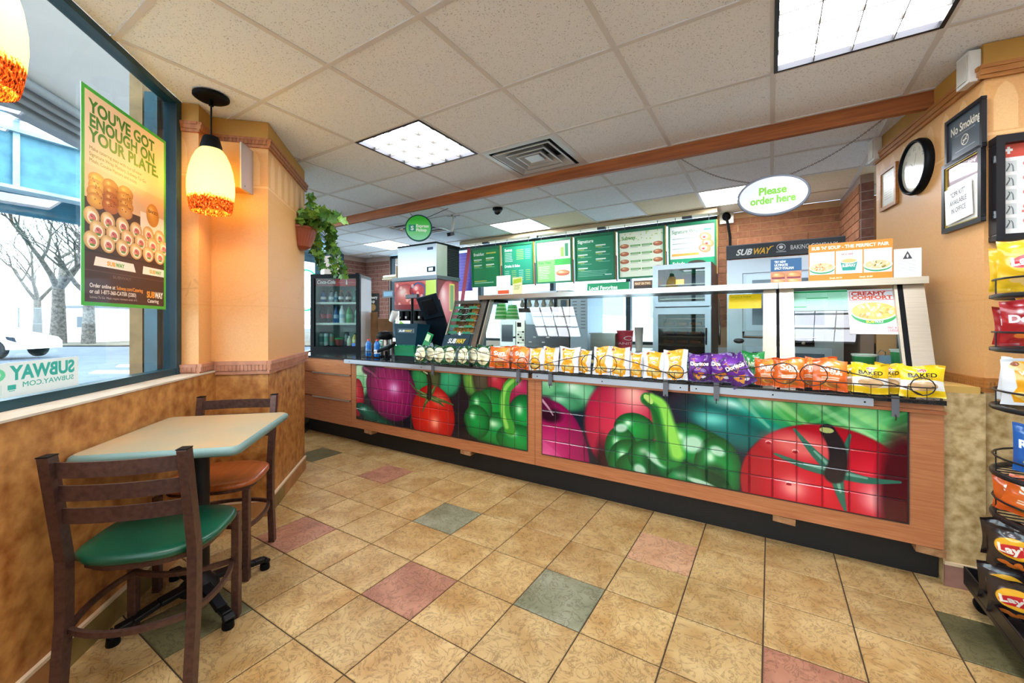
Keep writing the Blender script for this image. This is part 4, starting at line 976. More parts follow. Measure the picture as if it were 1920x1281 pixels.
def mural_b():
    k = 44; c = Canvas(18 * k, 5 * k, '#14202c')
    X = lambda px: (atY(px, 700, YF).x + 1.384) / 1.927 * 18 * k
    Y = lambda px, py: (.787 - PZ(px, py, YF)) / .525 * 5 * k
    def e(px, py, rx, ry): return X(px), Y(px, py), rx * 18 * k, ry * 5 * k
    for px, py, w, h, a, b, h2 in ((1040, 722, .10, .22, '#2c7a4c', '#7cc890', '#c6efcd'), (1085, 735, .08, .2, '#2f8a58', '#8ed3a2', '#d2f2d8'), (1060, 755, .07, .12, '#1c5a3a', '#4fa070', '#9fd8b0')): c.ball(*e(px, py, w, h), a, b, h2, soft=.6)
    c.ell(*e(1300, 775, .10, .5), '#1c2030', soft=.5)
    for px, py, w, h, a, b, h2 in ((1400, 770, .16, .16, '#0b5648', '#17a08a', '#bff0e0'), (1480, 770, .14, .18, '#0d6b45', '#3dbb6e', '#f4fff0'), (1540, 775, .12, .22, '#1a7a30', '#7ed04e', '#ecfbc0'), (1600, 790, .14, .22, '#0f6a34', '#2fa554', '#c4f0c0'), (1360, 800, .12, .2, '#0a3f3e', '#12706a', '#6fd0c0')): c.ball(*e(px, py, w, h), a, b, h2, rot=.4, soft=.6)
    x, y, rx, ry = e(1660, 830, .15, .55); c.ball(x, y, rx, ry, '#0d5a24', '#23994a', '#8fd78a', soft=.3)
    for q in range(7): c.stroke([(x - rx, y + ry * .7 - q * 22), (x, y + ry * .2 - q * 24), (x + rx, y - ry * .4 - q * 24)], 4, 2, '#6cc47a', .8, .5)
    x, y, rx, ry = e(1168, 800, .135, .60); c.ball(x, y, rx, ry, '#8a1030', '#d8324f', '#ffb4a8', soft=.1, hx=.25, hy=-.7, hs=.5)
    x, y, rx, ry = e(1030, 855, .16, .85); c.ball(x, y + 20, rx, ry, '#6e0b3c', '#c81d68', '#f48ab4', soft=.03, hy=.1, hx=-.1)
    for q in range(11): c.stroke([(x - rx * .9, y - ry * .55), (x - rx * .6 + q * 15, y - ry * .1 + q * 4), (x - rx * .9 + q * 24, y + ry * .6)], 1.6, 1.6, '#e2599a', .7, .55)
    c.ell(*e(1033, 778, .045, .10), '#2e0c1c', soft=.6); c.ell(*e(1024, 757, .03, .10), '#5c1436', soft=.6); c.stroke([(X(1018), Y(1018, 750)), (X(1030), Y(1030, 765)), (X(1038), Y(1038, 778))], 4, 2, '#e9c4d0', .8, .7)
    c.ell(*e(1130, 900, .03, .5), '#160c12', soft=.6, al=.8)
    for px, py, w, h in ((1190, 805, .085, .20), (1165, 845, .07, .30), (1180, 870, .09, .30), (1310, 860, .12, .34), (1290, 835, .10, .26), (1345, 880, .08, .36), (1235, 885, .17, .24), (1300, 905, .13, .18), (1220, 860, .09, .22)): c.ball(*e(px, py, w * .8, h), '#043018', '#0f9a40', '#d2fbd0', soft=.05, hs=.27)
    c.ell(*e(1340, 893, .035, .14), '#06331a', soft=.6, al=.8); c.ell(*e(1225, 880, .02, .22), '#04301a', rot=-.5, soft=.8, al=.7); c.ell(*e(1290, 890, .03, .20), '#0a4a22', rot=-.6, soft=.8, al=.6)
    for px, py, w, h, ro in ((1165, 802, .022, .05, -.3), (1232, 862, .035, .05, .5), (1298, 832, .03, .09, -.5), (1345, 845, .02, .05, .4), (1200, 880, .02, .06, .6), (1316, 905, .04, .03, .2)): c.ell(*e(px, py, w, h), '#e2f6e4', rot=ro, soft=.5, al=.75)
    c.stroke([(X(1214), Y(1214, 748)), (X(1234), Y(1234, 762)), (X(1245), Y(1245, 800)), (X(1255), Y(1255, 855))], 17, 30, '#1f7a30'); c.stroke([(X(1222), Y(1222, 744)), (X(1243), Y(1243, 760)), (X(1256), Y(1256, 800)), (X(1270), Y(1270, 850))], 9, 16, '#8fd854', .8); c.ell(X(1216), Y(1216, 748), 15, 8, '#b9dc74', rot=.8); c.stroke([(X(1209), Y(1209, 752)), (X(1228), Y(1228, 775)), (X(1236), Y(1236, 810)), (X(1243), Y(1243, 852))], 5, 9, '#0f4a22', .9, .6)
    for q in range(9): c.stroke([(X(1380) + q * 22, Y(1380, 735)), (X(1410) + q * 26, Y(1410, 770)), (X(1440) + q * 30, Y(1440, 800))], 7, 3, ['#dff5c0', '#2f8a4a', '#9fd87a'][q % 3], .9, .35)
    x, y, rx, ry = e(1545, 915, .195, .66); c.ball(x, y + 10, rx, ry, '#8d0a18', '#d8152a', '#ff9a90', hx=-.35, hy=.0, hs=.22); c.ball(X(1640), Y(1640, 915), rx * .35, ry * .5, '#c01428', '#dd2236', '#ffa4a4', soft=.8, hx=0, hy=.3, hs=.6)
    c.ell(X(1500), Y(1500, 835), 60, 26, '#f08578', rot=.1, soft=.9, al=.7); c.ell(*e(1694, 930, .05, .6), '#4a0714', soft=.5)
    cx, cy = X(1565), Y(1565, 885)
    for pxy in ((1488, 804), (1452, 850), (1685, 903), (1583, 955), (1592, 815)):
        qx, qy = X(pxy[0]), Y(*pxy); c.stroke([(cx, cy), ((cx + qx) / 2, (cy + qy) / 2 + 6), (qx, qy)], 12, 2.5, '#2f6a56'); c.stroke([(cx, cy - 2), ((cx + qx) / 2, (cy + qy) / 2 + 2)], 4, 2, '#8dbca6', .6, .7)
    c.stroke([(X(1550), Y(1550, 806)), (X(1566), Y(1566, 835)), (X(1570), Y(1570, 865)), (X(1562), Y(1562, 890))], 13, 17, '#231a1e'); c.ell(X(1548), Y(1548, 806), 12, 6, '#a9b06a')
    for px, py in ((1440, 828), (1490, 845), (1478, 905)): c.ell(X(px), Y(px, py), 6, 4, '#f6b0a8'); c.ell(X(px), Y(px, py) + 2, 5, 3, '#a01020')
    return c
def mural(root, x0, cvs, nm, corner_dark):
    pm = print_mat(nm, cvs, .16, coat=.2); W_, H_ = 1.93, .525; z0 = .262
    bk = MB().box(x0 - .004, YF - .006, z0 - .004, x0 + W_ + .004, YF - .0005, z0 + H_ + .004, mat('mural_grout', '#2b2426', .5)); p = bk.part('mural_panel', root, bevel=.002)
    for i in range(18):
        for j in range(5):
            a, b, c, d = x0 + W_ * i / 18 + .0012, x0 + W_ * (i + 1) / 18 - .0012, z0 + H_ * j / 5 + .0012, z0 + H_ * (j + 1) / 5 - .0012; g = .0045
            v = [(a, YF - .006, c), (b, YF - .006, c), (b, YF - .006, d), (a, YF - .006, d), (a + g, YF - .0105, c + g), (b - g, YF - .0105, c + g), (b - g, YF - .0105, d - g), (a + g, YF - .0105, d - g)]
            U = lambda q: ((v[q][0] - x0) / W_, (v[q][2] - z0) / H_); fs = [(4, 5, 6, 7), (0, 1, 5, 4), (1, 2, 6, 5), (2, 3, 7, 6), (3, 0, 4, 7)]
            MB().add(v, fs, pm, uvs=[[U(q) for q in f] for f in fs]).part('tile', p)
def unit(name, label, x0, x1, clips):
    t = T(name, label, 'counter unit', (0, 0, 0)); MB().box(x0 + .0015, YF, ZB, x1 - .0015, YF + .02, ZT, lam).box(x0 + .0015, YF + .02, ZB + .02, x1 - .0015, 2.9, ZT - .01, lam_v).part('front_panel', t, bevel=.0015)
    MB().box(x0, 2.705, 0, x1, 2.74, ZB + .02, kick_m).part('kick_plate', t)
    for px, py in clips:
        X = PX(px, YF - .0); MB().obox((X, YF + .03, ZB - .018), (.10, .07, .03), Matrix.Rotation(.05, 3, 'Y'), card_m).part('wood_block', t)
    return t
u = unit('counter_unit', 'cherry laminate counter unit with red onion, tomato and pepper tiles, left of the seam', -3.52, XM, [(690, 800), (873, 845)]); mural(u, -3.437, mural_a(), 'vegetable_mural_left', False)
u = unit('counter_unit', 'cherry laminate counter unit with green pepper and big tomato tiles, beside the papered pier', XM, XR, [(1470, 970), (1745, 1035)]); mural(u, -1.384, mural_b(), 'vegetable_mural_right', True)
t = T('drawer_cabinet', 'three drawer cherry laminate cabinet under the drinks cooler', 'cabinet', (0, 0, 0))
MB().box(XL, YF + .012, ZB, -3.5215, 2.9, ZT, lam_v).part('body', t); MB().box(XL, 2.72, 0, -3.52, 2.74, ZB, kick_m).part('kick_plate', t)
for z0, z1, h in ((.17, .415, 0), (.43, .668, 1), (.683, .825, 1)):
    MB().box(XL + .004, YF - .004, z0, -3.524, YF + .011, z1, lam).part('drawer', t, bevel=.001)
for z in (.423, .676): 
    dd = [o for o in t.children if o.name.startswith('drawer')][0 if z < .5 else 1]
    MB().box(-4.15, YF - .02, z - .008, -3.53, YF - .003, z + .006, chrome).part('handle', dd)
# worktop
wt = MB(); wt.prism([(XL + .02, 2.59), (XR, 2.59), (XR, 3.35), (-3.0, 3.35), (-3.0, 4.35), (-5.95, 4.35)], ZT + .001, ZT + .022, black_st)
tag(wt.part('worktop'), 'black stone worktop running along the whole serving counter', 'worktop')
ZC = ZT + .022
MB_l = MB().box(-3.0 - .02, 3.30, 0, -2.98, 4.35, ZT, lam_v).box(-5.9, 4.33, 0, -2.98, 4.35, ZT, lam_v); tag(MB_l.part('cabinet_carcass'), 'plain laminate cabinet sides under the drinks end of the worktop', 'cabinet')
lip_m = mat('pale_anodised_strip', '#b9bfc9', .35, metal=.6)
for a, b, lab in ((645, 990, 'pale metal edge strip screwed along the counter left of the seam'), (998, 1290, 'pale metal edge strip below the yellow and white bags'), (1294, 1638, 'pale metal edge strip below the purple and orange bags')):
    x0, x1 = PX(a, 2.57), PX(b, 2.57)
    t = T('edge_strip', lab, 'metal strip', (x0, 2.57, .803), group='metal strips along the counter edge'); MB().box(0, 0, 0, x1 - x0, .018, .036, lip_m).part('channel', t, bevel=.002)
    for k in range(3): MB().lathe([(.004, 0), (.004, .003), (0, .003)], blackm, 8, ((x1 - x0) * (.04 + .46 * k), -.0005, .018), M=RX).part('screw', t)
MB().box(-3.0, 2.585, .788, XR - .002, 2.619, .802, lam_v).part('counter_ledge', None, label='thin cherry laminate ledge under the metal strips', category='ledge')

# ================================================================== FOOD GUARD
def gy(z): return 2.66 + (z - .85) * .432                   # slanted glass plane
gl_m = glass_mat('display_glass', '#f2f7f5', 1.3); gl_c = glass_mat('cooler_glass', '#dfe8e6', .4)
t = T('sneeze_guard', 'long stainless steel food guard with slanted glass over the serving counter', 'food guard', (0, 0, 0))
def slab(x0, x1, z0, z1, th, m, name, bev=0.0, y=0.0, par=None, y1=None):
    q = MB(); y1 = y if y1 is None else y1; q.prism([(gy(z0) + y, z0), (gy(z0) + y + th, z0), (gy(z1) + y1 + th, z1), (gy(z1) + y1, z1)], x0, x1, m, plane='yz'); return q.part(name, par or t, bevel=bev)
GX0, GX1, GX2, GX3 = -2.115, PX(1459, 2.89), PX(1686, 2.85), .664
slab(GX0, GX0 + .05, ZC, 1.40, .05, steel, 'post', .002); slab(GX0 + .05, GX0 + .075, ZC, 1.40, .05, blackm, 'gasket'); slab(GX0 + .075, GX0 + .082, ZC, 1.40, .06, steel_w, 'gasket')
slab(GX1 - .075, GX1 - .01, ZC, 1.40, .05, steel_w, 'post', .002); slab(GX1 - .008, GX1 + .004, ZC, 1.40, .05, blackm, 'gasket'); slab(GX1 + .006, GX1 + .075, ZC, 1.40, .05, steel_w, 'post', .002)
slab(GX2, GX2 + .022, ZC, 1.40, .04, blackm, 'gasket'); slab(GX2 - .012, GX2, ZC, 1.40, .04, steel_w, 'gasket'); slab(GX2 + .022, GX3, ZC, 1.40, .06, steel_w, 'post', .002)
slab(GX0 + .085, GX1 - .078, ZC + .01, 1.395, .006, gl_m, 'pane', y=-.008, y1=.055); slab(GX1 + .078, GX2 - .014, ZC + .01, 1.395, .006, gl_m, 'pane', y=-.008, y1=.055)
def gp(z): return gy(z) - .008 + (z - ZC - .01) / (1.385 - ZC) * .063
for x0, x1, m in ((GX0 - .02, GX1, steel), (GX1 + .003, GX3 + .012, steel_w)):
    MB().box(x0, 2.868, 1.400, x1, 3.20, 1.436, m).part('shelf', t, bevel=.004)
for x in (GX1 + .02, GX3 - .05): MB().box(x, 3.15, ZC, x + .03, 3.18, 1.40, steel_d).part('rear_post', t)
MB().box(GX0 + .1, 3.165, ZC, GX3 - .1, 3.2, ZC + .05, steel_d).part('rear_rail', t)
MB().box(GX0 + .002, 2.95, 1.38, GX0 + .10, 3.15, 1.399, blackm).part('bracket', t)
# heat lamp rail and wells
Xa, Xb = PX(985, 3.05), PX(1047, 3.05)
t = T('lamp_rail', 'dark rail of small bare bulbs hanging under the guard shelf', 'lamp', (0, 0, 0)); MB().box(Xa - .05, 3.02, 1.29, Xb, 3.06, 1.325, mat('dark_brown_rail', '#3a3028', .5)).box(Xa, 3.03, 1.325, Xa + .02, 3.05, 1.3995, steel_d).box(Xb - .03, 3.03, 1.325, Xb - .01, 3.05, 1.3995, steel_d).part('rail', t)
for k in range(5):
    x = Xa + (Xb - Xa - .04) * k / 4; MB().lathe([(0, 1.327), (.018, 1.335), (.022, 1.352), (.012, 1.375), (.012, 1.39)], mat('clear_bulb_glass', '#b8b4a8', .1), 12, (x, 3.00, 0)).part('bulb', t)
t = T('prep_wells', 'stainless prep table with dark food pans behind the slanted glass', 'prep table', (0, 0, 0))
MB().box(GX0 + .1, 2.80, ZC + .001, GX3 - .1, 3.14, ZC + .03, steel_d).part('deck', t)
cols = ['#5b7a35', '#b64a2a', '#c9b27a', '#7c9c4a', '#caa84a', '#8c3f35', '#d9d0b4', '#536c2c']
for k in range(14):
    x = GX0 + .15 + k * .175
    if x > GX3 - .3: break
    MB().box(x, 2.86, ZC + .031, x + .15, 3.10, ZC + .05, steel).part('pan', t); MB().grid(lambda u, v, x=x, k=k: (x + .01 + .13 * u, 2.87 + .22 * v, ZC + .052 + .012 * math.sin(9 * u + k) * math.cos(7 * v)), 6, 6, mat('pan_food_%d' % (k % 8), cols[k % 8], .6)).part('food', t, kind='stuff')

# cookie case ---------------------------------------------------------
CX0, CX1 = PX(828, 2.72), GX0 - .03
t = T('cookie_case', 'slanted glass cookie case with five trays at the left end of the food guard', 'display case', (0, 0, 0))
slab(CX0, CX0 + .012, ZC + .05, 1.375, .02, steel_w, 'post', par=t)
MB().prism([(gy(1.37), 1.37), (gy(1.37) + .30, 1.37), (gy(1.37) + .30, 1.40), (gy(1.37) + .01, 1.40)], CX0 - .0, CX1, steel, plane='yz').part('top', t)
slab(CX0 + .013, CX1, ZC + .245, 1.368, .004, gl_m, 'pane', par=t)
MB().box(CX0, 2.98, ZC, CX1, 2.99, 1.36, mat('blue_grey_back', '#5e7a8c', .4)).box(CX0, 2.68, ZC, CX1, 2.98, ZC + .03, steel_d).part('back', t)
cv = Canvas(320, 130, '#10303f'); cv.text('SUB', 60, 90, 70, '#f4f4f0', .03, shear=.3, width=105); cv.text('WAY', 163, 90, 70, '#f0c419', .03, shear=.3, width=115)
q = MB(); z0, z1 = ZC + .145, ZC + .245
q.add([(CX0, gy(z0) - .003, z0), (CX1 + .0, gy(z0) - .003, z0), (CX1, gy(z1) - .003, z1), (CX0, gy(z1) - .003, z1)], [(0, 1, 2, 3)], print_mat('case_sign_print', cv, .4), uvs=[[(0, 0), (1, 0), (1, 1), (0, 1)]]).prism([(gy(z0) - .0025, z0), (gy(z0) + .004, z0), (gy(z1) + .004, z1), (gy(z1) - .0025, z1)], CX0, CX1, blackm, plane='yz'); q.part('sign_panel', t)
cook = [mat('golden_cookie', '#c98a3f', .8, c2='#a3662a', scale=40, bump=.4), mat('dark_cookie', '#4b2c1c', .8, c2='#2f1a12', scale=40, bump=.4), mat('brown_cookie', '#8a5530', .8, c2='#6d3f22', scale=40, bump=.4)]
tray_m = mat('green_tray_liner', '#3f9a78', .5); traw = mat('clear_tray', '#c7d3d4', .3)
ZS = [ZC + .255, ZC + .31, ZC + .365, ZC + .42, ZC + .475]; num = 0
tw = CX1 - CX0
for r_, z in enumerate(ZS):
    y0 = gy(z) + .02; MB().box(CX0 + .015, y0, z, CX1 - .005, y0 + .20, z + .006, traw).box(CX0 + .015, y0 - .003, z, CX0 + tw * .4, y0, z + .022, tray_m).box(CX0 + tw * .62, y0 - .003, z, CX1 - .02, y0, z + .02, tray_m).part('tray', t)
    for k in range(3):
        x = CX0 + tw * (.24 + .27 * k); mm = cook[(0, 2, 1, 1, 2)[r_] if k < 2 else (0, 0, 0, 0, 0)[r_]]
        num += 1
        c_ = T('cookie', '%s cookie, %s from the left on the %s tray of the cookie case' % ({0: 'golden', 1: 'dark chocolate', 2: 'brown'}[cook.index(mm)], ORD[k], ['lowest', 'second lowest', 'middle', 'second highest', 'highest'][r_]), 'cookie', (x, y0 + .055, z + .034), group='cookies in the slanted case')
        MB().lathe([(0, -.008), (.034, -.008), (.04, -.002), (.036, .006), (.02, .010), (0, .011)], mm, 18, M=Matrix.Rotation(1.1, 3, 'X')).part('biscuit', c_)
        ch = MB(); rs = random.Random(num)
        for w in range(7): a, r1 = rs.random() * 6.28, rs.random() * .028; pnt = Matrix.Rotation(1.1, 3, 'X') @ Vector((math.cos(a) * r1, math.sin(a) * r1, .010)); ch.obox(pnt, (.006, .006, .004), Matrix.Rotation(a, 3, 'Z'), cook[1] if mm != cook[1] else whitep)
        ch.part('chocolate_chips', c_, kind='stuff')

# ================================================================== CARDS, SIGNS ON THE GUARD
def card(name, label, cat, x0, x1, yt, yb, Y, cvs, mname, tilt=0.0, th=.003, ref=None, group=None, emit=0.0, z0=None, coat=0.0, back=None):
    X0, X1 = PX(x0, Y), PX(x1, Y); xr = ref or (x0 + x1) / 2; zt, zb = PZ(xr, yt, Y), PZ(xr, yb, Y)
    if z0 is not None: zb = z0
    o = MB().box(0, 0, 0, X1 - X0, th, zt - zb, back or whitep, print_mat(mname, cvs, .4, emit=emit, coat=coat)).part(name, None, (X0, Y, zb)); o.rotation_euler = (tilt, 0, 0)
    return tag(o, label, cat, group)
def on_glass(name, label, cat, x0, x1, yt, yb, cvs, mname, alpha=False):
    k = lambda x, y: min(((abs(atY(x, y, 2.6 + i * .002).y - gp(atY(x, y, 2.6 + i * .002).z)), i) for i in range(250)))[1]
    pa, pb = atY(x0, yb, 2.6 + k(x0, yb) * .002), atY(x1, yt, 2.6 + k(x1, yt) * .002); a = math.atan(.55)
    o = MB().box(0, 0, 0, pb.x - pa.x, .002, (pb.z - pa.z) / math.cos(a), whitep, print_mat(mname, cvs, .4, alpha=alpha)).part(name, None, (pa.x, pa.y - .004, pa.z)); o.rotation_euler = (-a, 0, 0)
    return tag(o, label, cat)
cv = Canvas(300, 140, '#e0be12'); cv.text('Allergens & Notices', 15, 32, 24, '#6f7f1c', .01, width=190); cv.lines(15, 280, 42, 125, 8, '#8f9020', .5)
on_glass('yellow_notice', 'bright yellow printed notice taped at the top of the long glass', 'notice', 1366, 1428, 551, 579, cv, 'yellow_notice_print')
cv = Canvas(400, 220, '#9fdcc0'); cv.rect(0, 8, 400, 24, '#18a05a'); cv.rect(105, 80, 260, 90, '#18a05a'); cv.rect(0, 175, 100, 185, '#18a05a')
for x in (8, 110, 265): cv.lines(x, x + 120, 34, 170, 12, '#6aa890', .55, .2, .3)
for x in (100, 260): cv.rect(x, 24, x + 2, 220, '#6aa890')
on_glass('nutrition_sheet', 'pale green printed information sheet behind the glass of the soup section', 'notice', 1487, 1588, 543, 583, cv, 'nutrition_print')
cv = Canvas(360, 340, '#dfe3ea'); cv.rect(18, 14, 340, 86, '#d0453a'); cv.rect(22, 18, 336, 82, '#dfe3ea'); cv.text('CREAMY', 32, 46, 38, '#c93a30', .04, width=250); cv.text('COMFORT', 32, 78, 38, '#e0552f', .04, width=290)
cv.ell(180, 190, 160, 78, '#1f9c48', soft=.02); cv.rect(30, 170, 330, 200, '#1f9c48', .0); cv.ell(180, 170, 165, 72, '#efe6cf'); cv.ell(180, 168, 155, 64, '#e6b75c'); rs = random.Random(5)
for k in range(60): a, r1 = rs.random() * 6.28, rs.random() ** .5; cv.ell(180 + math.cos(a) * r1 * 140, 165 + math.sin(a) * r1 * 54, 15, 9, rs.choice(['#f3d78a', '#eec061', '#f7e6b0', '#dd9c45']), rot=a, soft=.3)
cv.text('SUB', 120, 258, 26, '#f3c73a', .03, width=58); cv.text('WAY', 180, 258, 26, '#f2f6ee', .03, width=62); cv.text('MAC &', 262, 300, 20, '#c93a30', .02); cv.text('CHEESE', 262, 320, 20, '#c93a30', .02)
on_glass('creamy_comfort_poster', 'white poster with a bowl of macaroni reading creamy comfort', 'poster', 1594, 1681, 541, 626, cv, 'creamy_print')
cv = Canvas(240, 180, '#1d4c7a'); cv.rect(0, 0, 240, 90, '#1c5a8a'); [cv.text(s_, 30, 30 + i * 24, 24, '#f2f4f8', .04, width=w) for i, (s_, w) in enumerate((('TRY NEW', 90), ('ULTIMATE', 105), ('SPICY ITALIAN', 150)))]; cv.rect(0, 92, 240, 180, '#c88a6a')
for x in (60, 180): cv.ball(x, 125, 56, 26, '#b06a38', '#e0a060', '#f2cf90'); cv.rect(x - 52, 135, x + 52, 150, '#8a2f3a'); cv.rect(x - 52, 148, x + 52, 154, '#d99a90'); cv.ball(x, 165, 54, 16, '#b5753f', '#e2b478', '#f0d6a0')
ZTOP = 1.4365
card('sandwich_card', 'small blue card of a spicy italian sandwich standing on the guard', 'table card', 1445, 1503, 485, 529, 2.93, cv, 'sandwich_card_print', z0=ZTOP)
cv = Canvas(640, 330, '#ef8a1f'); cv.text("SUB 'N' SOUP - THE PERFECT PAIR", 320, 50, 38, '#fbf3e2', .035, align='c', width=590)
for i, (bgc) in enumerate(('#e6e0e8', '#cfe8ee', '#ece4ea')): cv.rect(8 + i * 212, 72, 210 + i * 212, 272, bgc)
rs = random.Random(8)
for i in (0, 2):
    x = 109 + i * 212; cv.ell(x, 225, 100, 40, '#2f9a63'); cv.ell(x, 208, 105, 45, '#f6f3ec'); cv.ell(x, 206, 92, 36, '#e8c691')
    for k in range(26): a, r1 = rs.random() * 6.28, rs.random() ** .5; cv.ell(x + math.cos(a) * r1 * 80, 205 + math.sin(a) * r1 * 28, 10, 5, rs.choice(['#f2ddb0', '#e0a467', '#d9783f', '#f6ecd0'] if i == 0 else ['#f6ecd0', '#efe0b4', '#dcc88a', '#8a7f3a']), rot=a)
cv.poly([(255, 165), (385, 165), (368, 245), (272, 245)], '#1f9a8a'); cv.ell(320, 165, 66, 22, '#f3efe2'); cv.ell(320, 162, 58, 17, '#e8c07a'); cv.text('SUBWAY', 268, 215, 34, '#f4f0dc', .04, width=104); cv.text('MAC & CHEESE', 262, 110, 18, '#c23a30', .02, width=90)
cv.text('Small, $4.79', 170, 312, 20, '#fbf3e2', .02); cv.text('Small, $4.09', 400, 312, 20, '#fbf3e2', .02)
card('soup_sign', "orange sign reading sub 'n' soup the perfect pair on the guard shelf", 'sign', 1516, 1674, 447, 524, 2.925, cv, 'soup_sign_print', th=.006, ref=1674, z0=ZTOP)
cv = Canvas(200, 220, '#f2f1f0'); cv.poly([(100, 18), (135, 78), (65, 78)], '#3a3c40'); cv.ell(100, 56, 7, 14, '#f2f1f0')
cv.lines(30, 175, 95, 200, 11, '#9a9ca0', .8, .15, .35)
card('allergy_card', 'white allergy warning card in a clear stand at the right end', 'table card', 1676, 1728, 466, 516, 2.93, cv, 'allergy_print', z0=ZTOP)
cv = Canvas(160, 220, '#f3efe9'); cv.rect(15, 165, 145, 205, '#d9562e'); cv.lines(20, 140, 20, 150, 7, '#d9c4c4', .6)
card('order_card', 'white card with orange block standing on the left end of the guard', 'table card', 931, 957, 517, 551, 2.95, cv, 'order_card_print', z0=ZTOP)
cv = Canvas(120, 200, '#dfe3a8'); cv.poly([(8, 25), (112, 8), (112, 60), (8, 75)], '#a8c22a'); cv.lines(18, 105, 90, 150, 4, '#55582e')
card('reward_card', 'narrow yellow-green card standing beside the white card', 'table card', 961, 979, 520, 549, 2.95, cv, 'reward_card_print', z0=ZTOP)

# ================================================================== CHIP BASKETS AND BAGS
wire = mat('bronze_wire', '#3a3430', .4, metal=.6)
ZK = .862; grey_hook = mat('grey_hook_metal', '#6a6b70', .4, metal=.5)
def basket(name, label, x0, x1):
    t = T('chip_basket', label, 'wire basket', (0, 0, 0), group='wire chip baskets along the counter'); yf, yb = 2.475, 2.63; L_ = x1 - x0
    m = MB()
    for z in (ZK, ZK + .055):
        m.tube([(x0, yb, z), (x0, yf + .02, z), (x0 + .02, yf, z), (x1 - .02, yf, z), (x1, yf + .02, z), (x1, yb, z)], .0028, wire, 5)
    m.part('rail', t)
    for k in range(int(L_ / .062) + 1):
        x = x0 + .02 + k * .062
        if x < x1 - .01: MB().tube([(x, yb, ZK - .001), (x, yf + .004, ZK - .001), (x, yf, ZK + .01), (x, yf, ZK + .057)], .0018, wire, 4).part('upright', t)
    for s_ in (-1, 1):                        # ornamental wire: small end curl, long sweep up, large curl at the middle
        xm = (x0 + x1) / 2; e = x0 if s_ < 0 else x1; q = []
        for i in range(15): a = math.pi * 2 * i / 14; q.append((e - s_ * .045 + math.sin(a) * .04 * -s_, yf - .002, ZK + .06 + .038 * -math.cos(a)))
        for i in range(1, 8): f = i / 8; q.append((e - s_ * .045 + (xm + s_ * .075 - e + s_ * .045) * f, yf - .002, ZK + .022 + (.11) * f ** .7))
        for i in range(15): a = math.pi * 2 * i / 14; q.append((xm + s_ * .06 - s_ * math.sin(a) * .055, yf - .003, ZK + .085 + .052 * math.cos(a)))
        MB().tube(q, .0026, wire, 5).part('scroll', t)
    for x in (x0 + .12 * L_, x1 - .12 * L_):
        MB().box(x - .014, 2.556, .765, x + .014, 2.560, ZK, grey_hook).tube([(x, 2.556, .775), (x, 2.547, .765), (x, 2.55, .75)], .003, blk_metal, 5).part('hook', t)
basket('chip_basket', 'bronze wire chip basket holding the green and first orange bags', PX(776, 2.475), PX(990, 2.475)); basket('chip_basket', 'bronze wire chip basket holding the yellow and white bags', PX(992, 2.475), PX(1284, 2.475)); basket('chip_basket', 'bronze wire chip basket holding purple, orange and yellow bags', PX(1296, 2.475), PX(1757, 2.475))

def bag_green():
    c = Canvas(130, 170, '#14502f'); c.rect(0, 12, 130, 30, '#0f4226'); c.ell(65, 86, 59, 70, '#ece6b4', soft=.03); c.ell(65, 86, 55, 65, '#f3edc6', soft=.03)
    c.text("Miss Vickie's", 65, 66, 26, '#4a4a38', .012, shear=.3, align='c', width=100); c.lines(35, 95, 78, 100, 4, '#8a8a5e'); c.ell(65, 122, 20, 11, '#c9bf7c'); c.ell(58, 124, 9, 5, '#7a4a3c'); return c
def bag_sun():
    c = Canvas(130, 170, '#dd5a18'); c.ball(65, 85, 110, 120, '#c84812', '#e86c22', '#f49a3c', hx=.3, hy=-.5)
    for k in range(9): a = math.radians(200 + k * 18); c.stroke([(68 + math.cos(a) * 24, 52 + math.sin(a) * 24), (68 + math.cos(a) * 44, 52 + math.sin(a) * 40)], 2, 1, '#f7b23c', .5, .8)
    c.text('Sun', 65, 68, 46, '#fbf3ea', .04, align='c', width=74); c.text('CHIPS', 88, 82, 18, '#fbf3ea', .04, align='c', width=46); c.lines(32, 105, 96, 118, 2, '#f6dcc4', .9, .1, .7)
    for k in range(3): c.ell(58 + k * 10, 142, 26, 10, ['#b5742c', '#d59845', '#a5622a'][k], rot=.3)
    return c
def bag_white():
    c = Canvas(130, 170, '#e6e6ea'); c.poly([(24, 0), (106, 0), (98, 100), (112, 130), (100, 170), (30, 170), (20, 130), (32, 100)], '#f2a51c'); c.ball(66, 60, 34, 52, '#ee9c18', '#f7b632', '#fbd06a', soft=.4)
    c.ell(32, 24, 16, 12, '#e9c27a'); c.ell(28, 18, 9, 6, '#a5562a'); c.text('wavy', 66, 52, 30, '#fdf2dc', .03, align='c', width=58, rot=-.1); c.ell(66, 72, 15, 8, '#f8efe0'); c.text("Lay's", 66, 77, 14, '#c63a2c', .03, align='c', width=22)
    for k in range(5): c.ell(40 + k * 13, 128 + (k % 2) * 12, 14, 12, ['#f6d98c', '#f1c560', '#f8e4a8'][k % 3], soft=.15)
    return c
def bag_purple():
    c = Canvas(130, 170, '#4a1a6e'); c.ball(65, 80, 100, 110, '#35124f', '#6a2a96', '#8a4ab8', hx=-.2, hy=-.3); c.rect(6, 50, 124, 80, '#2b1038', .75); c.text('Doritos', 65, 74, 32, '#f6f2f6', .045, align='c', width=108)
    c.stroke([(30, 35), (60, 98), (92, 60)], 2, 2, '#e8902c'); c.stroke([(40, 30), (18, 34)], 1.5, 1.5, '#e8902c')
    for k, (x, y) in enumerate(((45, 128), (78, 124), (62, 145))): c.poly([(x - 18, y - 12), (x + 20, y - 6), (x - 2, y + 18)], ['#e08a35', '#d97a2a', '#eaa04a'][k])
    c.ell(92, 142, 14, 8, '#e6e0ee'); return c
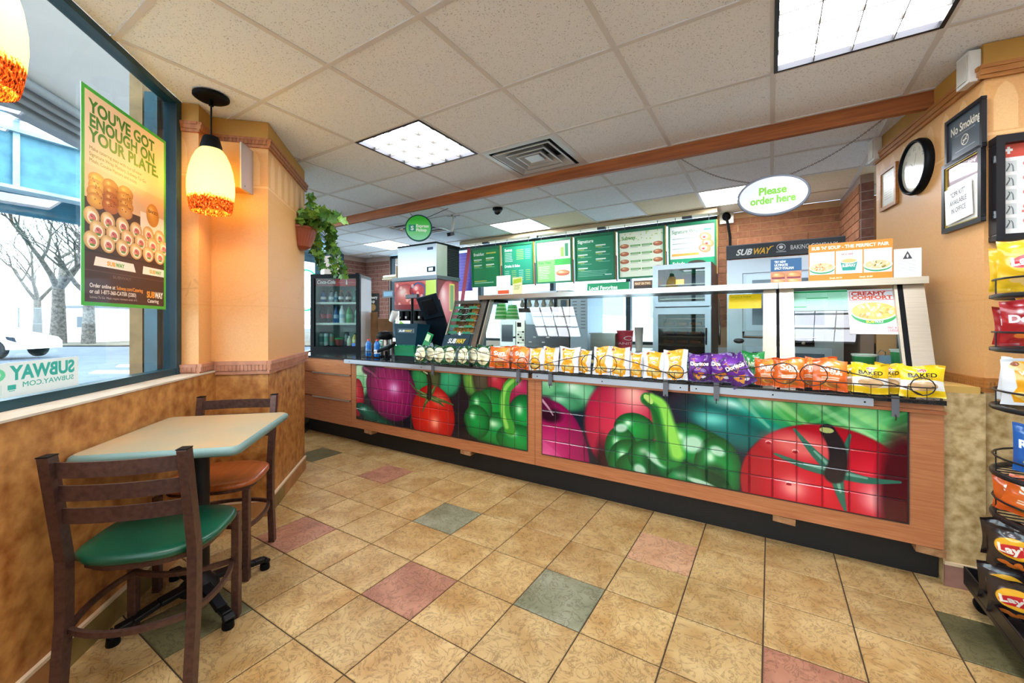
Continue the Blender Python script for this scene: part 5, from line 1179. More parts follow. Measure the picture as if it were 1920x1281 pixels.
def bag_baked():
    c = Canvas(150, 150, '#efc417'); c.rect(0, 70, 150, 118, '#efeae2'); c.ball(75, 98, 52, 22, '#c89a68', '#e0b988', '#ecd0a8'); c.ell(60, 96, 26, 13, '#dcae7c'); c.ell(92, 99, 26, 13, '#e3bc8e'); c.poly([(0, 70), (60, 62), (150, 74), (150, 60), (0, 60)], '#efc417')
    c.ell(75, 25, 17, 9, '#f6eede'); c.ell(75, 25, 15, 7.5, '#c8392e'); c.text("Lay's", 75, 30, 14, '#fbf4ea', .03, align='c', width=22); c.text('BAKED', 75, 56, 27, '#2b2418', .03, align='c', width=100); c.text('45% LESS FAT', 75, 67, 9, '#4a3f2a', .02, align='c', width=70); return c
def bag_flat(bg, word, wc, oval=None, ell=None):
    c = Canvas(130, 170, bg); c.ball(65, 80, 90, 110, bg, bg, '#ffffff', hs=.12)
    if oval: c.ell(65, 66, 46, 40, oval); c.ell(65, 70, 40, 22, '#c9262c', rot=-.2)
    c.text(word, 65, 80, 38, wc, .045, align='c', width=76 if oval else 104, rot=-.12 if oval else 0)
    if ell:
        for k in range(4): c.ell(40 + k * 17, 130 + (k % 2) * 10, 15, 10, ell, rot=k, soft=.2)
    return c
bagm = {'green': print_mat('green_cream_bag_print', bag_green(), .25, coat=.4), 'sun': print_mat('orange_bag_print', bag_sun(), .25, coat=.4), 'white': print_mat('white_yellow_bag_print', bag_white(), .25, coat=.4),
        'purple': print_mat('purple_bag_print', bag_purple(), .22, coat=.4), 'baked': print_mat('yellow_bag_print', bag_baked(), .25, coat=.4), 'funyuns': print_mat('bright_green_bag_print', bag_flat('#1d8a3e', 'FUNYUNS', '#f4e9c8', None, '#e08a35'), .25, coat=.4),
        'red': print_mat('red_bag_print', bag_flat('#a51c22', 'Doritos', '#f6f0ec', None, '#d9732a'), .25, coat=.4), 'dark': print_mat('dark_bag_print', bag_flat('#241a1c', "Lay's", '#f8f2e6', '#f0b32c', '#d9732a'), .25, coat=.4), 'blue': print_mat('blue_bag_print', bag_flat('#1f5fb0', 'Ruffles', '#f6f6f6', None, '#e6c27a'), .25, coat=.4),
        'yellow': print_mat('plain_yellow_bag_print', bag_flat('#e9b822', "Lay's", '#f8f2e6', '#f6d95a', '#e9c27a'), .25, coat=.4)}
backm = {'green': mat('green_foil', '#14502f', .3), 'sun': mat('orange_foil', '#cf4f14', .3), 'white': mat('white_foil', '#dcdce2', .3), 'purple': mat('purple_foil', '#3d1560', .3), 'baked': mat('yellow_foil', '#e0b412', .3)}
backm.update(funyuns=mat('bright_green_foil', '#1d8a3e', .3), red=mat('red_foil', '#8c161c', .3), dark=mat('dark_foil', '#241a1c', .3), blue=mat('blue_foil', '#1f5fb0', .3), yellow=backm['baked'])
bag_cache = {}
def bag_mesh(kind, w, h, var):
    key = (kind, round(w, 2), round(h, 2), var)
    if key in bag_cache: return bag_cache[key]
    rs = random.Random(hash((kind, var)) % 999 if False else var * 13 + len(kind)); ph = [rs.uniform(0, 6.28) for _ in range(6)]
    def surf(u, v, s):
        e = max(0.0, math.sin(math.pi * u)) ** .55 * max(0.0, min(1.0, math.sin(math.pi * min(max((v - .07) / .86, 0), 1)))) ** .6
        wr = .004 * math.sin(11 * u + ph[0]) * math.sin(9 * v + ph[1]) + .003 * math.sin(23 * v + ph[2] + 5 * u)
        x = (u - .5) * w * (1 - .07 * math.sin(math.pi * v) + .015 * math.sin(7 * v + ph[3])); z = v * h + .006 * math.sin(6 * u + ph[4]) * (1 if v > .9 else .4)
        y = s * (.024 * e + wr * e) + .004 * math.sin(14 * u + ph[5]) * (1 - min(1, e * 2)) + (.012 * math.sin(3 * u + ph[2])) * max(0, v - .85) * 4
        return (x, y, z)
    m = MB().grid(lambda u, v: surf(u, v, -1), 14, 16, bagm[kind]).grid(lambda u, v: surf(u, v, 1), 14, 16, backm[kind], flip=True)
    me = m.mesh('chip_bag'); bag_cache[key] = me; return me
def bag(kind, x, y, z, w, h, label, group, rz=0.0, tilt=0.0, lean=.14, var=0):
    o = bpy.data.objects.new('chip_bag', bag_mesh(kind, w, h, var)); COL.objects.link(o); o.location = (x, y, z); o.rotation_euler = (-lean, tilt, rz); tag(o, label, 'chip bag', group); return o
rs = random.Random(4)
G_ = 'chip bags in the counter baskets'
def row(kind, specs, desc, wfac=1.0):
    for i, sp in enumerate(specs):
        px, pw, pt, pb, Y = sp[:5]; kw = dict(sp[5]) if len(sp) > 5 else {}
        x = PX(px, Y); w = abs(PX(px + pw / 2, Y) - PX(px - pw / 2, Y)) * wfac * 1.1; zt = PZ(px, pt, Y); zb = max(PZ(px, pb, Y), ZK + .004) if not kw.get('low') else PZ(px, pb, Y); kw.pop('low', None)
        lab = kw.pop('label', None) or '%s %s bag from the left in the counter baskets' % (ORD[i], desc)
        bag(kind, x, Y, zb, w, zt - zb, lab, G_, rz=kw.pop('rz', rs.uniform(-.18, .12)), var=i % 4 + 1, **kw)
row('green', [(788, 22, 648, 690, 2.55), (806, 20, 649, 690, 2.60), (823, 22, 648, 690, 2.545), (843, 23, 648, 690, 2.55), (868, 24, 649, 691, 2.55), (887, 20, 650, 691, 2.60), (906, 25, 647, 692, 2.54)], 'dark green and cream')
row('sun', [(936, 32, 650, 693, 2.54), (956, 22, 649, 692, 2.605), (975, 30, 651, 694, 2.55)], 'orange', 1.05)
row('white', [(1004, 26, 653, 698, 2.55), (1030, 30, 651, 700, 2.55), (1065, 36, 651, 703, 2.55), (1094, 26, 656, 704, 2.575), (1127, 32, 650, 706, 2.55), (1160, 36, 651, 710, 2.55), (1193, 28, 660, 712, 2.58), (1226, 38, 659, 716, 2.55), (1266, 42, 656, 720, 2.55)], 'yellow and white')
row('purple', [(1311, 40, 663, 720, 2.55, dict(rz=-.05)), (1352, 46, 662, 724, 2.57, dict(rz=.0)), (1398, 46, 662, 735, 2.525, dict(tilt=-.5, rz=-.1))], 'purple')
row('funyuns', [(1412, 40, 660, 722, 2.615, dict(label='bright green onion ring bag tucked behind the purple bags', rz=0))], 'green')
row('sun', [(1437, 42, 672, 728, 2.585, dict(label='orange bag standing next to the tilted purple bag', rz=-.05)), (1479, 54, 671, 735, 2.55, dict(label='orange sun bag facing front, left of the basket scrolls', rz=-.02)), (1516, 30, 672, 730, 2.61, dict(label='crumpled orange bag half hidden in the middle of the right basket')), (1556, 62, 675, 742, 2.55, dict(label='large orange bag beside the yellow baked bags', rz=-.03)), (1540, 56, 670, 728, 2.625, dict(label='orange bag peeking over from behind the large orange bag'))], 'orange')
row('baked', [(1600, 46, 682, 742, 2.60, dict(label='yellow baked chip bag mostly hidden behind the large orange bag')), (1632, 66, 682, 746, 2.55, dict(label='yellow baked chip bag facing front above the end of the metal strip', rz=-.03)), (1668, 50, 682, 746, 2.60, dict(label='yellow baked chip bag tucked behind its front neighbour, showing the letters KED')), (1693, 44, 684, 748, 2.625, dict(label='yellow baked chip bag squeezed between two others near the end')), (1729, 80, 686, 753, 2.54, dict(label='yellow baked chip bag at the right end of the last basket', rz=-.02))], 'yellow')

# ================================================================== DRINKS COOLER
FD = 5.03; fo = camp((582 - CX) / F_PX * FD, FD, ZC); FR = YAW
t = T('drinks_cooler', 'black countertop drinks cooler with lit red header beside the ivy', 'refrigerator', fo, FR)
FW, FH, FDp = .60, .945, .42; pale = mat('pale_cooler_lining', '#9fb3b0', .5)
MB().box(0, .05, 0, .02, FDp, FH, blackm).box(FW - .02, .05, 0, FW, FDp, FH, whitep).box(0, .05, 0, FW, FDp, .05, blackm).box(0, .05, FH - .04, FW, FDp, FH, blackm).box(.02, FDp - .02, .05, FW - .02, FDp, FH - .04, pale).box(.02, .06, .05, .03, FDp - .02, FH - .04, pale).box(FW - .03, .06, .05, FW - .02, FDp - .02, FH - .04, pale).part('cabinet', t)
f = MB()
for q in ((0, 0, .045, FH), (FW - .045, 0, FW, FH), (.045, 0, FW - .045, .06), (.045, FH - .05, FW - .045, FH)): f.box(q[0], 0, q[1], q[2], .045, q[3], blackm)
f.part('door', t, bevel=.004)
MB().box(.05, .02, .06, FW - .05, .024, FH - .05, gl_c).part('pane', t); MB().box(FW - .05, -.0, FH, FW - .01, .05, FH + .015, blackm).part('hinge', t)
cv = Canvas(460, 100, '#b81d24'); cv.rect(0, 0, 250, 100, '#8e3f3c'); cv.rect(230, 0, 460, 100, '#c01c22'); cv.text('Coca-Cola', 12, 66, 62, '#f2f0ee', .015, shear=.25, width=210, tall=1.1); cv.rect(255, 45, 330, 50, '#e99a9a'); cv.rect(370, 45, 445, 50, '#e99a9a'); cv.ell(350, 55, 10, 28, '#f6e4e4'); cv.ell(350, 25, 5, 18, '#f6e4e4')
MB().box(.05, .03, .80, FW - .05, .036, FH - .055, whitep, print_mat('cooler_header_print', cv, .4, emit=.12)).part('header', t)
MB().box(.06, .06, .885, .54, .09, .892, mat('cooler_light', '#eefaff', emit=3)).part('light_strip', t)
sh = MB(); SZ = [.065, .345, .60]
for z in SZ[1:]: MB().box(.03, .05, z - .014, FW - .03, FDp - .03, z - .004, whitep).box(.03, .046, z - .02, FW - .03, .05, z + .005, whitep).part('shelf', t)
FM = Matrix.Translation(fo) @ Matrix.Rotation(FR, 4, 'Z')
def drink(kind, lx, ly, z, h, r, cb, cl, cc, label, group):
    w = FM @ Vector((lx, ly, z)); o = T(kind, label, 'bottle' if kind == 'bottle' else ('can' if kind == 'can' else 'cup'), w, 0, group)
    if kind == 'bottle':
        MB().lathe([(r * .9, 0), (r, h * .05), (r, h * .55), (r * .85, h * .68), (r * .4, h * .86), (r * .36, h * .9)], cb, 14).part('body', o); MB().lathe([(r * 1.02, h * .28), (r * 1.02, h * .5)], cl, 14, cap=False).part('wrapper', o); MB().lathe([(r * .42, h * .9), (r * .42, h), (0, h)], cc, 10).part('cap', o)
    elif kind == 'can': MB().lathe([(r * .8, 0), (r, h * .05), (r, h * .92), (r * .85, h), (0, h - .003)], cb, 14).part('body', o); MB().lathe([(r * 1.01, h * .3), (r * 1.01, h * .75)], cl, 14, cap=False).part('wrapper', o)
    else: MB().lathe([(r * .75, 0), (r, h * .8)], cb, 14).part('body', o); MB().lathe([(r * 1.06, h * .8), (r * 1.06, h * .9), (r * .8, h), (0, h)], cc, 14).part('lid', o)
dm = lambda n, c: mat(n, c, .25, coat=.3)
D = [('bottle', .10, .09, SZ[2], .15, .034, dm('blue_drink', '#2a5f9c'), dm('white_wrap', '#e6e9ee'), blackm, 'blue labelled'), ('bottle', .20, .09, SZ[2], .15, .034, dm('grey_drink', '#8a97a0'), dm('white_wrap', '#fff'), blackm, 'grey white labelled'), ('bottle', .255, .10, SZ[2], .14, .026, dm('clear_drink', '#aebfc8'), dm('blue_wrap', '#5a7fa8'), whitep, 'slim clear'),
     ('bottle', .32, .09, SZ[2], .155, .032, dm('brown_drink', '#5b463a'), dm('white_wrap', '#fff'), dm('orange_cap', '#d9722a'), 'brown orange capped'), ('bottle', .415, .09, SZ[2], .15, .036, dm('dark_drink', '#3a2f2e'), dm('red_white_wrap', '#e0c4c6'), dm('red_cap', '#b8202a'), 'dark red and white'), ('bottle', .50, .09, SZ[2], .15, .034, dm('teal_drink', '#2f6f66'), dm('teal_wrap', '#43857a'), dm('green_cap', '#1d7a48'), 'teal'),
     ('bottle', .09, .09, SZ[1], .225, .036, dm('cola_drink', '#2a1714'), dm('red_wrap', '#b8202a'), dm('red_cap', '#b8202a'), 'left cola'), ('bottle', .17, .09, SZ[1], .225, .036, dm('cola_drink', '#2a1714'), dm('red_wrap', '#b8202a'), dm('red_cap', '#b8202a'), 'right cola'),
     ('bottle', .26, .09, SZ[1], .215, .032, dm('blue_drink', '#2a5f9c'), dm('pale_wrap', '#a9c3dc'), dm('blue_cap', '#2a5fb0'), 'tall blue water'), ('bottle', .335, .09, SZ[1], .225, .036, dm('clear_white', '#dfe8ee'), dm('pale_wrap', '#c3d3e4'), whitep, 'pale clear water'), ('bottle', .425, .09, SZ[1], .225, .042, dm('green_drink', '#1d9a4c'), dm('light_green_wrap', '#52c07a'), dm('green_cap', '#1d7a48'), 'bright green soda'), ('bottle', .52, .10, SZ[1], .215, .034, dm('pale_green_drink', '#7fb8a0'), dm('teal_wrap', '#43857a'), dm('green_cap', '#1d7a48'), 'pale green tinted'),
     ('can', .075, .09, SZ[0], .155, .028, dm('silver_green_can', '#8fb8a8'), dm('teal_wrap', '#43857a'), None, 'leftmost slim silver'), ('can', .135, .09, SZ[0], .155, .028, dm('silver_can', '#c3d0d4'), dm('teal_wrap2', '#6fa898'), None, 'second slim silver'), ('can', .205, .10, SZ[0], .15, .030, dm('green_can', '#5f8f7a'), dm('brown_wrap', '#8a6a50'), None, 'olive green'),
     ('tub', .295, .10, SZ[0], .10, .055, dm('fruit_tub', '#8f3f3c'), None, dm('green_lid', '#3aa55c'), 'wide red fruit'), ('can', .38, .12, SZ[0], .17, .028, dm('dark_can', '#40484a'), dm('grey_wrap', '#7c8688'), None, 'tall dark grey'), ('bottle', .43, .08, SZ[0], .12, .03, dm('cream_drink', '#e6dfc4'), dm('cream_wrap', '#f1ead2'), whitep, 'small cream'), ('bottle', .495, .09, SZ[0], .155, .034, dm('yellow_drink', '#d9b84a'), dm('pale_yellow_wrap', '#efe1a0'), dm('green_cap', '#1d7a48'), 'yellow green capped')]
shn = {SZ[0]: 'bottom shelf', SZ[1]: 'middle shelf', SZ[2]: 'top shelf'}
for k_, lx, ly, z, h, r, cb, cl_, cc, ds in D:
    drink(k_, lx, ly + .04, z, h, r, cb, cl_, cc, '%s %s on the %s of the drinks cooler' % (ds, k_, shn[z]), 'drinks in the countertop cooler')
cv = Canvas(60, 60, '#1d5fb0'); tag(MB().box(0, -.002, 0, .04, 0, .035, whitep, print_mat('blue_sticker_print', cv)).part('cooler_sticker', None, FM @ Vector((.50, .018, .065)), FR), 'tiny blue sticker on the cooler glass, lower right corner', 'sticker')

# things behind the counter on the left --------------------------------
kraft = mat('kraft_cardboard', '#b98f66', .8, c2='#a67c54', scale=8)
def bx(name, label, cat, x0, x1, yt, yb, Y, dep, m, z0=None, bevel=.004, ref=None, group=None):
    X0, X1 = PX(x0, Y), PX(x1, Y); xr = ref or (x0 + x1) / 2; zt, zb = PZ(xr, yt, Y), PZ(xr, yb, Y)
    if z0 is not None: zb = z0
    t = T(name, label, cat, (X0, Y, zb), 0, group); return t, X1 - X0, zt - zb, dep
t, w, h, d = bx('cardboard_box', 'open kraft cardboard box standing right of the drinks cooler', 'box', 681, 708, 598, 655, 3.62, .25, kraft, z0=ZC)
MB().box(0, 0, 0, w, .004, h, kraft).box(0, d, 0, w, d + .004, h * 1.02, kraft).box(0, 0, 0, .004, d, h, kraft).box(w - .004, 0, 0, w, d, h, kraft).box(0, 0, 0, w, d, .004, kraft).part('carton', t)
for x in (.0, w * .34, w * .67): MB().box(x, .003, h, x + w * .31, .006, h * 1.22, kraft).part('flap', t)
cv = Canvas(110, 160, '#14130f'); cv.text('Delivery', 10, 36, 28, '#f2efe6', .02, width=88); cv.text('pickup', 10, 62, 28, '#f2efe6', .02, width=66); cv.ell(60, 95, 26, 24, '#8a6a3c', soft=.3); cv.text('uber', 14, 146, 22, '#f2efe6', .03, width=42); cv.text('eats', 60, 146, 22, '#5fae4a', .03, width=36)
qx = atY(687, 550, 5.25)
a_, b_ = Vector((-6.62, YB - .05, 0)), Vector((Q1[0], Q1[1], 0))
tag(MB().box(0, -.004, 0, .34, 0, .45, blackm, print_mat('delivery_print', cv, .4)).part('pickup_sign', None, (-6.60, YB - .066, 1.31), math.atan2(.05, .6)), 'small black sign reading delivery pickup on the brick pier', 'sign')
# shelf with wrapped rolls
t, w, h, d = bx('wall_tray', 'pale tray of wrapped rolls on a bracket in front of the left window', 'tray', 716, 744, 510, 524, 4.3, .2, cream)
MB().box(0, 0, 0, w, d, .02, cream).box(w - .02, 0, .02, w, d, h * 1.7, kraft).part('tray', t); MB().tube([(.05, .09, -.9), (.05, .09, 0)], .005, blackm, 6).part('bracket', t)
for k in range(3): MB().tube([(.01, .03 + k * .05, .045), (w - .03, .03 + k * .05, .05)], .022, mat('wrapper_paper', '#ece3cf', .7), 8).part('roll', t)
for pxs, lab in (((718, 738, 545, 558), 'small dark teal price display in front of the left window'),):
    t, w, h, d = bx('price_display', lab, 'display', *pxs, 4.1, .05, blackm); MB().box(0, 0, 0, w, .04, h, mat('teal_black', '#1a3a48', .3)).part('housing', t); MB().box(.02, -.003, .02, w - .02, 0, h - .02, mat('lcd_blue', '#4f86a8', .3, emit=.3)).part('screen', t); MB().tube([(w / 2, .05, -.9), (w / 2, .05, 0)], .012, blackm, 8).part('pole', t)

# ice machine and soda fountain
Y1 = 4.0; X0, X1 = PX(746, Y1), PX(818, Y1); zt, zb = PZ(818, 456, Y1), PZ(818, 516, Y1); Yb = atX(862, 480, X1).y
w, d, h = X1 - X0, Yb - Y1, zt - zb
t = T('ice_machine', 'stainless ice machine with dark louvred side on top of the soda fountain', 'ice machine', (X0, Y1, zb)); ste = mat('satin_steel_panel', '#a8adb3', .35, metal=.8)
MB().box(0, .01, 0, w * .9, d, h, ste).part('cabinet', t); MB().box(0, 0, 0, w, .01, h, ste).box(-.01, -.01, h, w + .01, d, h + .02, blackm).box(-.01, -.02, -.03, w + .01, d, -.001, steel_d).part('front_panel', t)
MB().box(w * .9, .012, 0, w, d * .45, h, mat('olive_steel_side', '#9aa193', .4, metal=.5)).box(w * .9, d * .45, 0, w - .01, d, h, blackm).part('side_panel', t)
for k in range(16): MB().box(w - .012, d * .47, h * (.06 + .055 * k), w + .002, d * .97, h * (.06 + .055 * k) + .008, mat('black_louvre', '#232629', .4)).part('louvre', t)
MB().box(w * .78, -.008, h * .12, w * .97, 0, h * .28, blackm).box(w * .82, -.01, h * .15, w * .93, -.007, h * .25, ste).part('latch', t); MB().box(w * .78, -.003, h * .82, w * .92, 0, h * .9, mat('navy_logo', '#1c2b6b', .4)).part('badge', t)
Y2 = 3.88; X0, X1 = PX(740, Y2), PX(820, Y2); Xs = X1; z1, z0 = PZ(820, 523, Y2), PZ(820, 582, Y2); d = atX(860, 550, X1).y - Y2; w = X1 - X0
t = T('soda_fountain', 'soda fountain with red cola graphics and yellow-green panel under the ice machine', 'drinks dispenser', (X0, Y2, ZC)); h0, h1 = z0 - ZC, z1 - ZC
cv = Canvas(420, 260, '#c24a44'); cv.ball(120, 140, 120, 120, '#8c1f24', '#d9776c', '#f6d9d0'); cv.ball(250, 90, 90, 80, '#6b161c', '#c8343a', '#f2b0a8'); cv.stroke([(180, 60), (240, 20), (310, 60), (300, 140), (230, 150), (190, 110)], 6, 6, '#2d3f7c', .3)
for k in range(14): cv.ell(30 + (k * 53) % 280, 30 + (k * 71) % 200, 14, 18, '#f4cfc4', al=.7, soft=.4)
cv.rect(320, 0, 420, 150, '#b9d22a'); cv.rect(300, 140, 420, 200, '#4aa336'); cv.rect(0, 215, 420, 260, '#8a2a2e')
q = MB(); q.box(0, 0, h0, w, d, h1, steel_d).box(-.02, -.03, h1, w + .02, d, h1 + .05, steel_d); q.part('head', t, bevel=.006)
MB().box(.01, -.012, h0 + .02, w - .01, -.001, h1 - .01, whitep, print_mat('fountain_print', cv, .3, emit=.25)).part('light_panel', t)
cv = Canvas(240, 300, '#7c1a20'); cv.ball(90, 150, 90, 160, '#a32c30', '#e08a88', '#f6d0cc', rot=.4); cv.rect(130, 20, 190, 200, '#c9c04a'); cv.rect(140, 30, 180, 190, '#6b8a4c')
z_ = MB(); z_.add([(w + .001, .0, .3), (w + .001, d, .3), (w + .001, d, h1), (w + .001, 0, h1)], [(0, 1, 2, 3)], print_mat('fountain_side_print', cv, .4), uvs=[[(0, 0), (1, 0), (1, 1), (0, 1)]]); z_.part('side_graphic', t)
MB().box(.03, .25, 0, w - .0, d, h0, steel_d).box(.02, -.05, 0, w, .25, .10, steel_d).part('tower', t)
for k in range(6): MB().box(.04 + k * w / 6.4, .04, h0 - .13, .04 + k * w / 6.4 + w * .09, .12, h0 - .001, blackm).lathe([(.014, 0), (.014, .03)], whitep, 8, (.04 + k * w / 6.4 + w * .045, .02, h0 - .1)).part('valve', t)
t, w, h, d = bx('cup', 'white cup with grey floral print lying against the till', 'cup', 728, 750, 583, 602, 3.4, .05, whitep); MB().lathe([(.028, 0), (.045, .12), (.043, .12), (.026, .004), (0, .004)], whitep, 20, (.05, 0, 0), M=Matrix.Rotation(.6, 3, 'Y'), cap=False).part('body', t)

# till area ---------------------------------------------------------------
navy = mat('dark_teal_plastic', '#06303f', .5, spec=.15); pos_m = mat('charcoal_plastic', '#0f1a24', .5, spec=.12)
for i, (x, lab) in enumerate(((691, 'blue sports drink bottle with red cap at the left end of the black counter'), (707, 'blue sports drink bottle with white wrapper beside its twin'))):
    X = PX(x, 2.80); t = T('bottle', lab, 'bottle', (X, 2.80, ZC + .01), 0, 'blue drink bottles by the till'); z = .001
    MB().lathe([(.026, 0), (.031, .01), (.031, .07), (.027, .09), (.031, .11), (.026, .135), (.012, .155)], dm('bright_blue_drink', '#1c72c4'), 14).part('body', t); MB().lathe([(.0315, .03), (.0315, .07)], dm('white_wrap', '#fff') if i else dm('blue_wrap', '#5a7fa8'), 14, cap=False).part('wrapper', t); MB().lathe([(.014, .155), (.014, .175), (0, .175)], dm('red_cap', '#b8202a'), 10).part('cap', t)
X = PX(690, 2.8); t = T('bottle_rack', 'black wire rack holding the blue bottles beside the till', 'rack', (X - .05, 2.75, ZC)); q = MB()
for z in (.008, .06): q.tube([(0, 0, z), (.20, 0, z), (.20, .10, z), (0, .10, z)], .003, blackm, 5, closed=True)
for a, b in ((0, 0), (.2, 0), (.2, .1), (0, .1), (.1, 0)): q.tube([(a, b, .001), (a, b, .06)], .003, blackm, 5)
q.part('wires', t)
X = PX(717, 2.86); t = T('coffee_airpot', 'steel airpot with domed black lid and green label near the till', 'coffee pot', (X, 2.90, ZC))
MB().lathe([(.055, 0), (.058, .02), (.058, .17), (.05, .185)], steel, 24).part('body', t); MB().lathe([(.066, .185), (.078, .20), (.082, .225), (.072, .25), (.05, .262), (0, .268)], blackm, 28).box(-.10, -.03, .185, -.05, .03, .215, blackm).part('lid', t); MB().lathe([(.066, 0), (.066, .018), (.056, .02)], blackm, 24).part('base', t)
cv = Canvas(80, 100, '#2f9a6a'); cv.ell(40, 50, 30, 36, '#cfe8dc'); MB().box(-.03, -.062, .10, .03, -.0585, .17, whitep, print_mat('airpot_print', cv)).part('sticker', t)
X = PX(724, 2.74); t = T('card_terminal', 'black tilted card reader on a short post in front of the airpot', 'card reader', (X, 2.74, ZC)); MB().tube([(0, 0, 0), (0, 0, .075)], .014, blackm, 10).lathe([(.04, 0), (.04, .008)], blackm, 18).part('stand', t); MB().obox((0, 0, .105), (.17, .10, .028), Matrix.Rotation(-.25, 3, 'Y') @ Matrix.Rotation(.35, 3, 'X'), blackm).part('reader', t, bevel=.006); MB().obox((0, -.012, .122), (.09, .05, .004), Matrix.Rotation(-.25, 3, 'Y') @ Matrix.Rotation(.35, 3, 'X'), mat('grey_screen', '#5a6a72', .2)).part('screen', t)
# teal promo bin with slanted front
Xa, Xb = PX(739, 2.80), PX(786, 2.80); w = Xb - Xa; zt = PZ(762, 607, 2.80) - ZC
t = T('promo_bin', 'tall dark teal tapered bin with white and yellow lettering beside the till', 'display bin', (Xa, 2.80, ZC))
q = MB(); A0 = [(w * .12, 0, .03), (w * .80, 0, .03), (w * .88, .10, .03), (w * .05, .10, .03)]; B0 = [(0, 0, zt), (w * .94, 0, zt), (w * 1.02, .14, zt - .01), (w * .06, .14, zt - .01)]; v = A0 + B0
q.add(v, [(0, 1, 5, 4), (1, 2, 6, 5), (2, 3, 7, 6), (3, 0, 4, 7), (3, 2, 1, 0)], navy); q.add([(a, b, c - .02) for a, b, c in B0], [(0, 1, 2, 3)], blackm); q.box(w * .05, -.01, 0, w * .9, .12, .03, blackm); q.part('bin', t)
cv = Canvas(160, 60, '#0f3a48'); cv.text('SUB', 10, 44, 38, '#f2f2ee', .03, shear=.3, width=62); cv.text('WAY', 72, 44, 38, '#f0c419', .03, shear=.3, width=72)
MB().box(w * .16, -.003, zt * .74, w * .8, -.0005, zt * .86, whitep, print_mat('bin_logo_print', cv)).part('logo', t)
MB().prism([(-.001, .03), (-.012, .035), (-.03, .13), (-.001, .14)], w * .08, w * .86, mat('green_gloss_tray', '#138a56', .15, coat=.6), plane='yz').part('green_pocket', t)
Xa = PX(739, 2.9); t = T('leaflet', 'lime green leaflet sticking out behind the teal bin', 'leaflet', (Xa + .03, 2.95, PZ(750, 612, 2.95))); MB().obox((.04, 0, .0), (.12, .002, .07), Matrix.Rotation(.5, 3, 'Y'), mat('lime_paper', '#8ac926', .6)).part('sheet', t)
# monitor, pole display, keyboard base
Yp = 3.0
t = T('till_screen', 'dark touch screen till seen from behind on an angled stand', 'till', (PX(812, Yp), Yp, ZC)); wz = PZ(812, 553, Yp) - ZC
MB().prism([(.14, .06), (.17, .06), (.02, wz - .22), (-.06, wz - .05), (-.09, wz - .06)], -.10, .14, pos_m, plane='yz').box(-.20, -.06, 0, .20, .28, .055, pos_m).part('stand', t, bevel=.005)
q = MB(); Mx = Matrix.Rotation(-.16, 3, 'Y') @ Matrix.Rotation(.35, 3, 'X'); q.obox((.02, -.06, wz - .12), (.25, .03, .23), Mx, pos_m).obox((.02, -.075, wz - .12), (.16, .02, .15), Mx, blackm); q.part('screen_back', t, bevel=.008)
q = MB()
for k in range(3): q.obox((-.02 + .02 * k, -.09, wz - .19 + .0 * k), (.006, .004, .09), Mx, pos_m)
q.part('rib', t)
t = T('customer_display', 'black bar shaped customer display on a pole behind the teal bin', 'display', (PX(773, 3.0), 3.0, ZC)); zt = PZ(773, 556, 3.0) - ZC
MB().tube([(0, 0, .055), (0, 0, zt)], .014, blackm, 10).part('pole', t); MB().obox((-.0, 0, zt), (.165, .03, .042), Matrix.Rotation(-.02, 3, 'Y'), mat('brown_black_plastic', '#2a2023', .35)).part('bar', t, bevel=.004); MB().box(-.06, -.06, 0, .05, .08, .055, pos_m).part('base', t)
t = T('cash_drawer', 'grey cash drawer unit under the till with pale slots', 'cash drawer', (PX(800, 3.12), 2.93, ZC)); MB().box(.17, 0, 0, .45, .0 + .3, .09, mat('grey_plastic', '#a3a9b3', .4)).part('body', t, bevel=.003)
for k in range(3): MB().box(.19, -.003, .015 + .025 * k, .43, -.0005, .025 + .025 * k, blackm).part('slot', t)
t = T('gift_card_stand', 'narrow green slanted card stand with small packets beside the till', 'card stand', (PX(790, 2.74), 2.74, ZC + .0)); Mx = Matrix.Rotation(.33, 3, 'Y') @ Matrix.Rotation(-.2, 3, 'X'); q = MB()
gpm = mat('green_card_stock', '#128a4a', .4); q.obox((.03, .02, .135), (.075, .006, .26), Mx, gpm); q.part('backboard', t)
for k, z in enumerate((.035, .11)): MB().obox((.0 + .03 * k, -.015, z), (.10, .05, .035), Mx, gpm).obox((.0 + .03 * k, -.03, z + .02), (.07, .03, .02), Mx, whitep).part('pocket', t)
MB().obox((.065, .018, .215), (.05, .004, .06), Mx, mat('pale_leaf_print', '#bfe0b0', .5)).part('label_print', t)

# ================================================================== BACK COUNTER AND EQUIPMENT
sb = MB().box(-2.97, 4.25, .86, -1.12, 5.0, .90, steel).box(-2.97, 4.3, .0, -1.12, 5.0, .86, steel_d); tag(sb.part('back_counter'), 'stainless back counter under the menu boards', 'counter')
Yq = 4.4
t, w, h, d = bx('microwave', 'small stainless microwave behind the left end of the glass', 'microwave', 937, 985, 600, 652, Yq, .4, steel, z0=.901)
MB().box(0, .015, 0, w, d, h, steel).part('body', t); MB().box(.005, 0, .02, w * .62, .014, h - .02, steel).part('door', t); MB().box(.03, -.003, .06, w * .52, 0, h - .06, mat('dark_oven_glass', '#2a3640', .1)).part('window', t)
MB().box(w * .65, 0, .01, w - .01, .014, h - .01, steel_w).box(w * .69, -.002, h * .74, w - .06, .0, h * .9, blackm).part('control_panel', t); 
q = MB(); [q.box(w * .70 + c * .035, -.003, h * .12 + r_ * .034, w * .70 + c * .035 + .024, -.001, h * .12 + r_ * .034 + .022, whitep if (r_ + c) % 3 else blackm) for r_ in range(5) for c in range(3)]; q.part('keypad', t, kind='stuff'); MB().lathe([(.012, 0), (.012, .02)], blackm, 10, (w * .585, -.0, h * .35), M=RX).part('knob', t)
Yq = 4.38; X0, X1, X2 = PX(985, Yq), PX(1044, Yq), PX(1067, Yq)
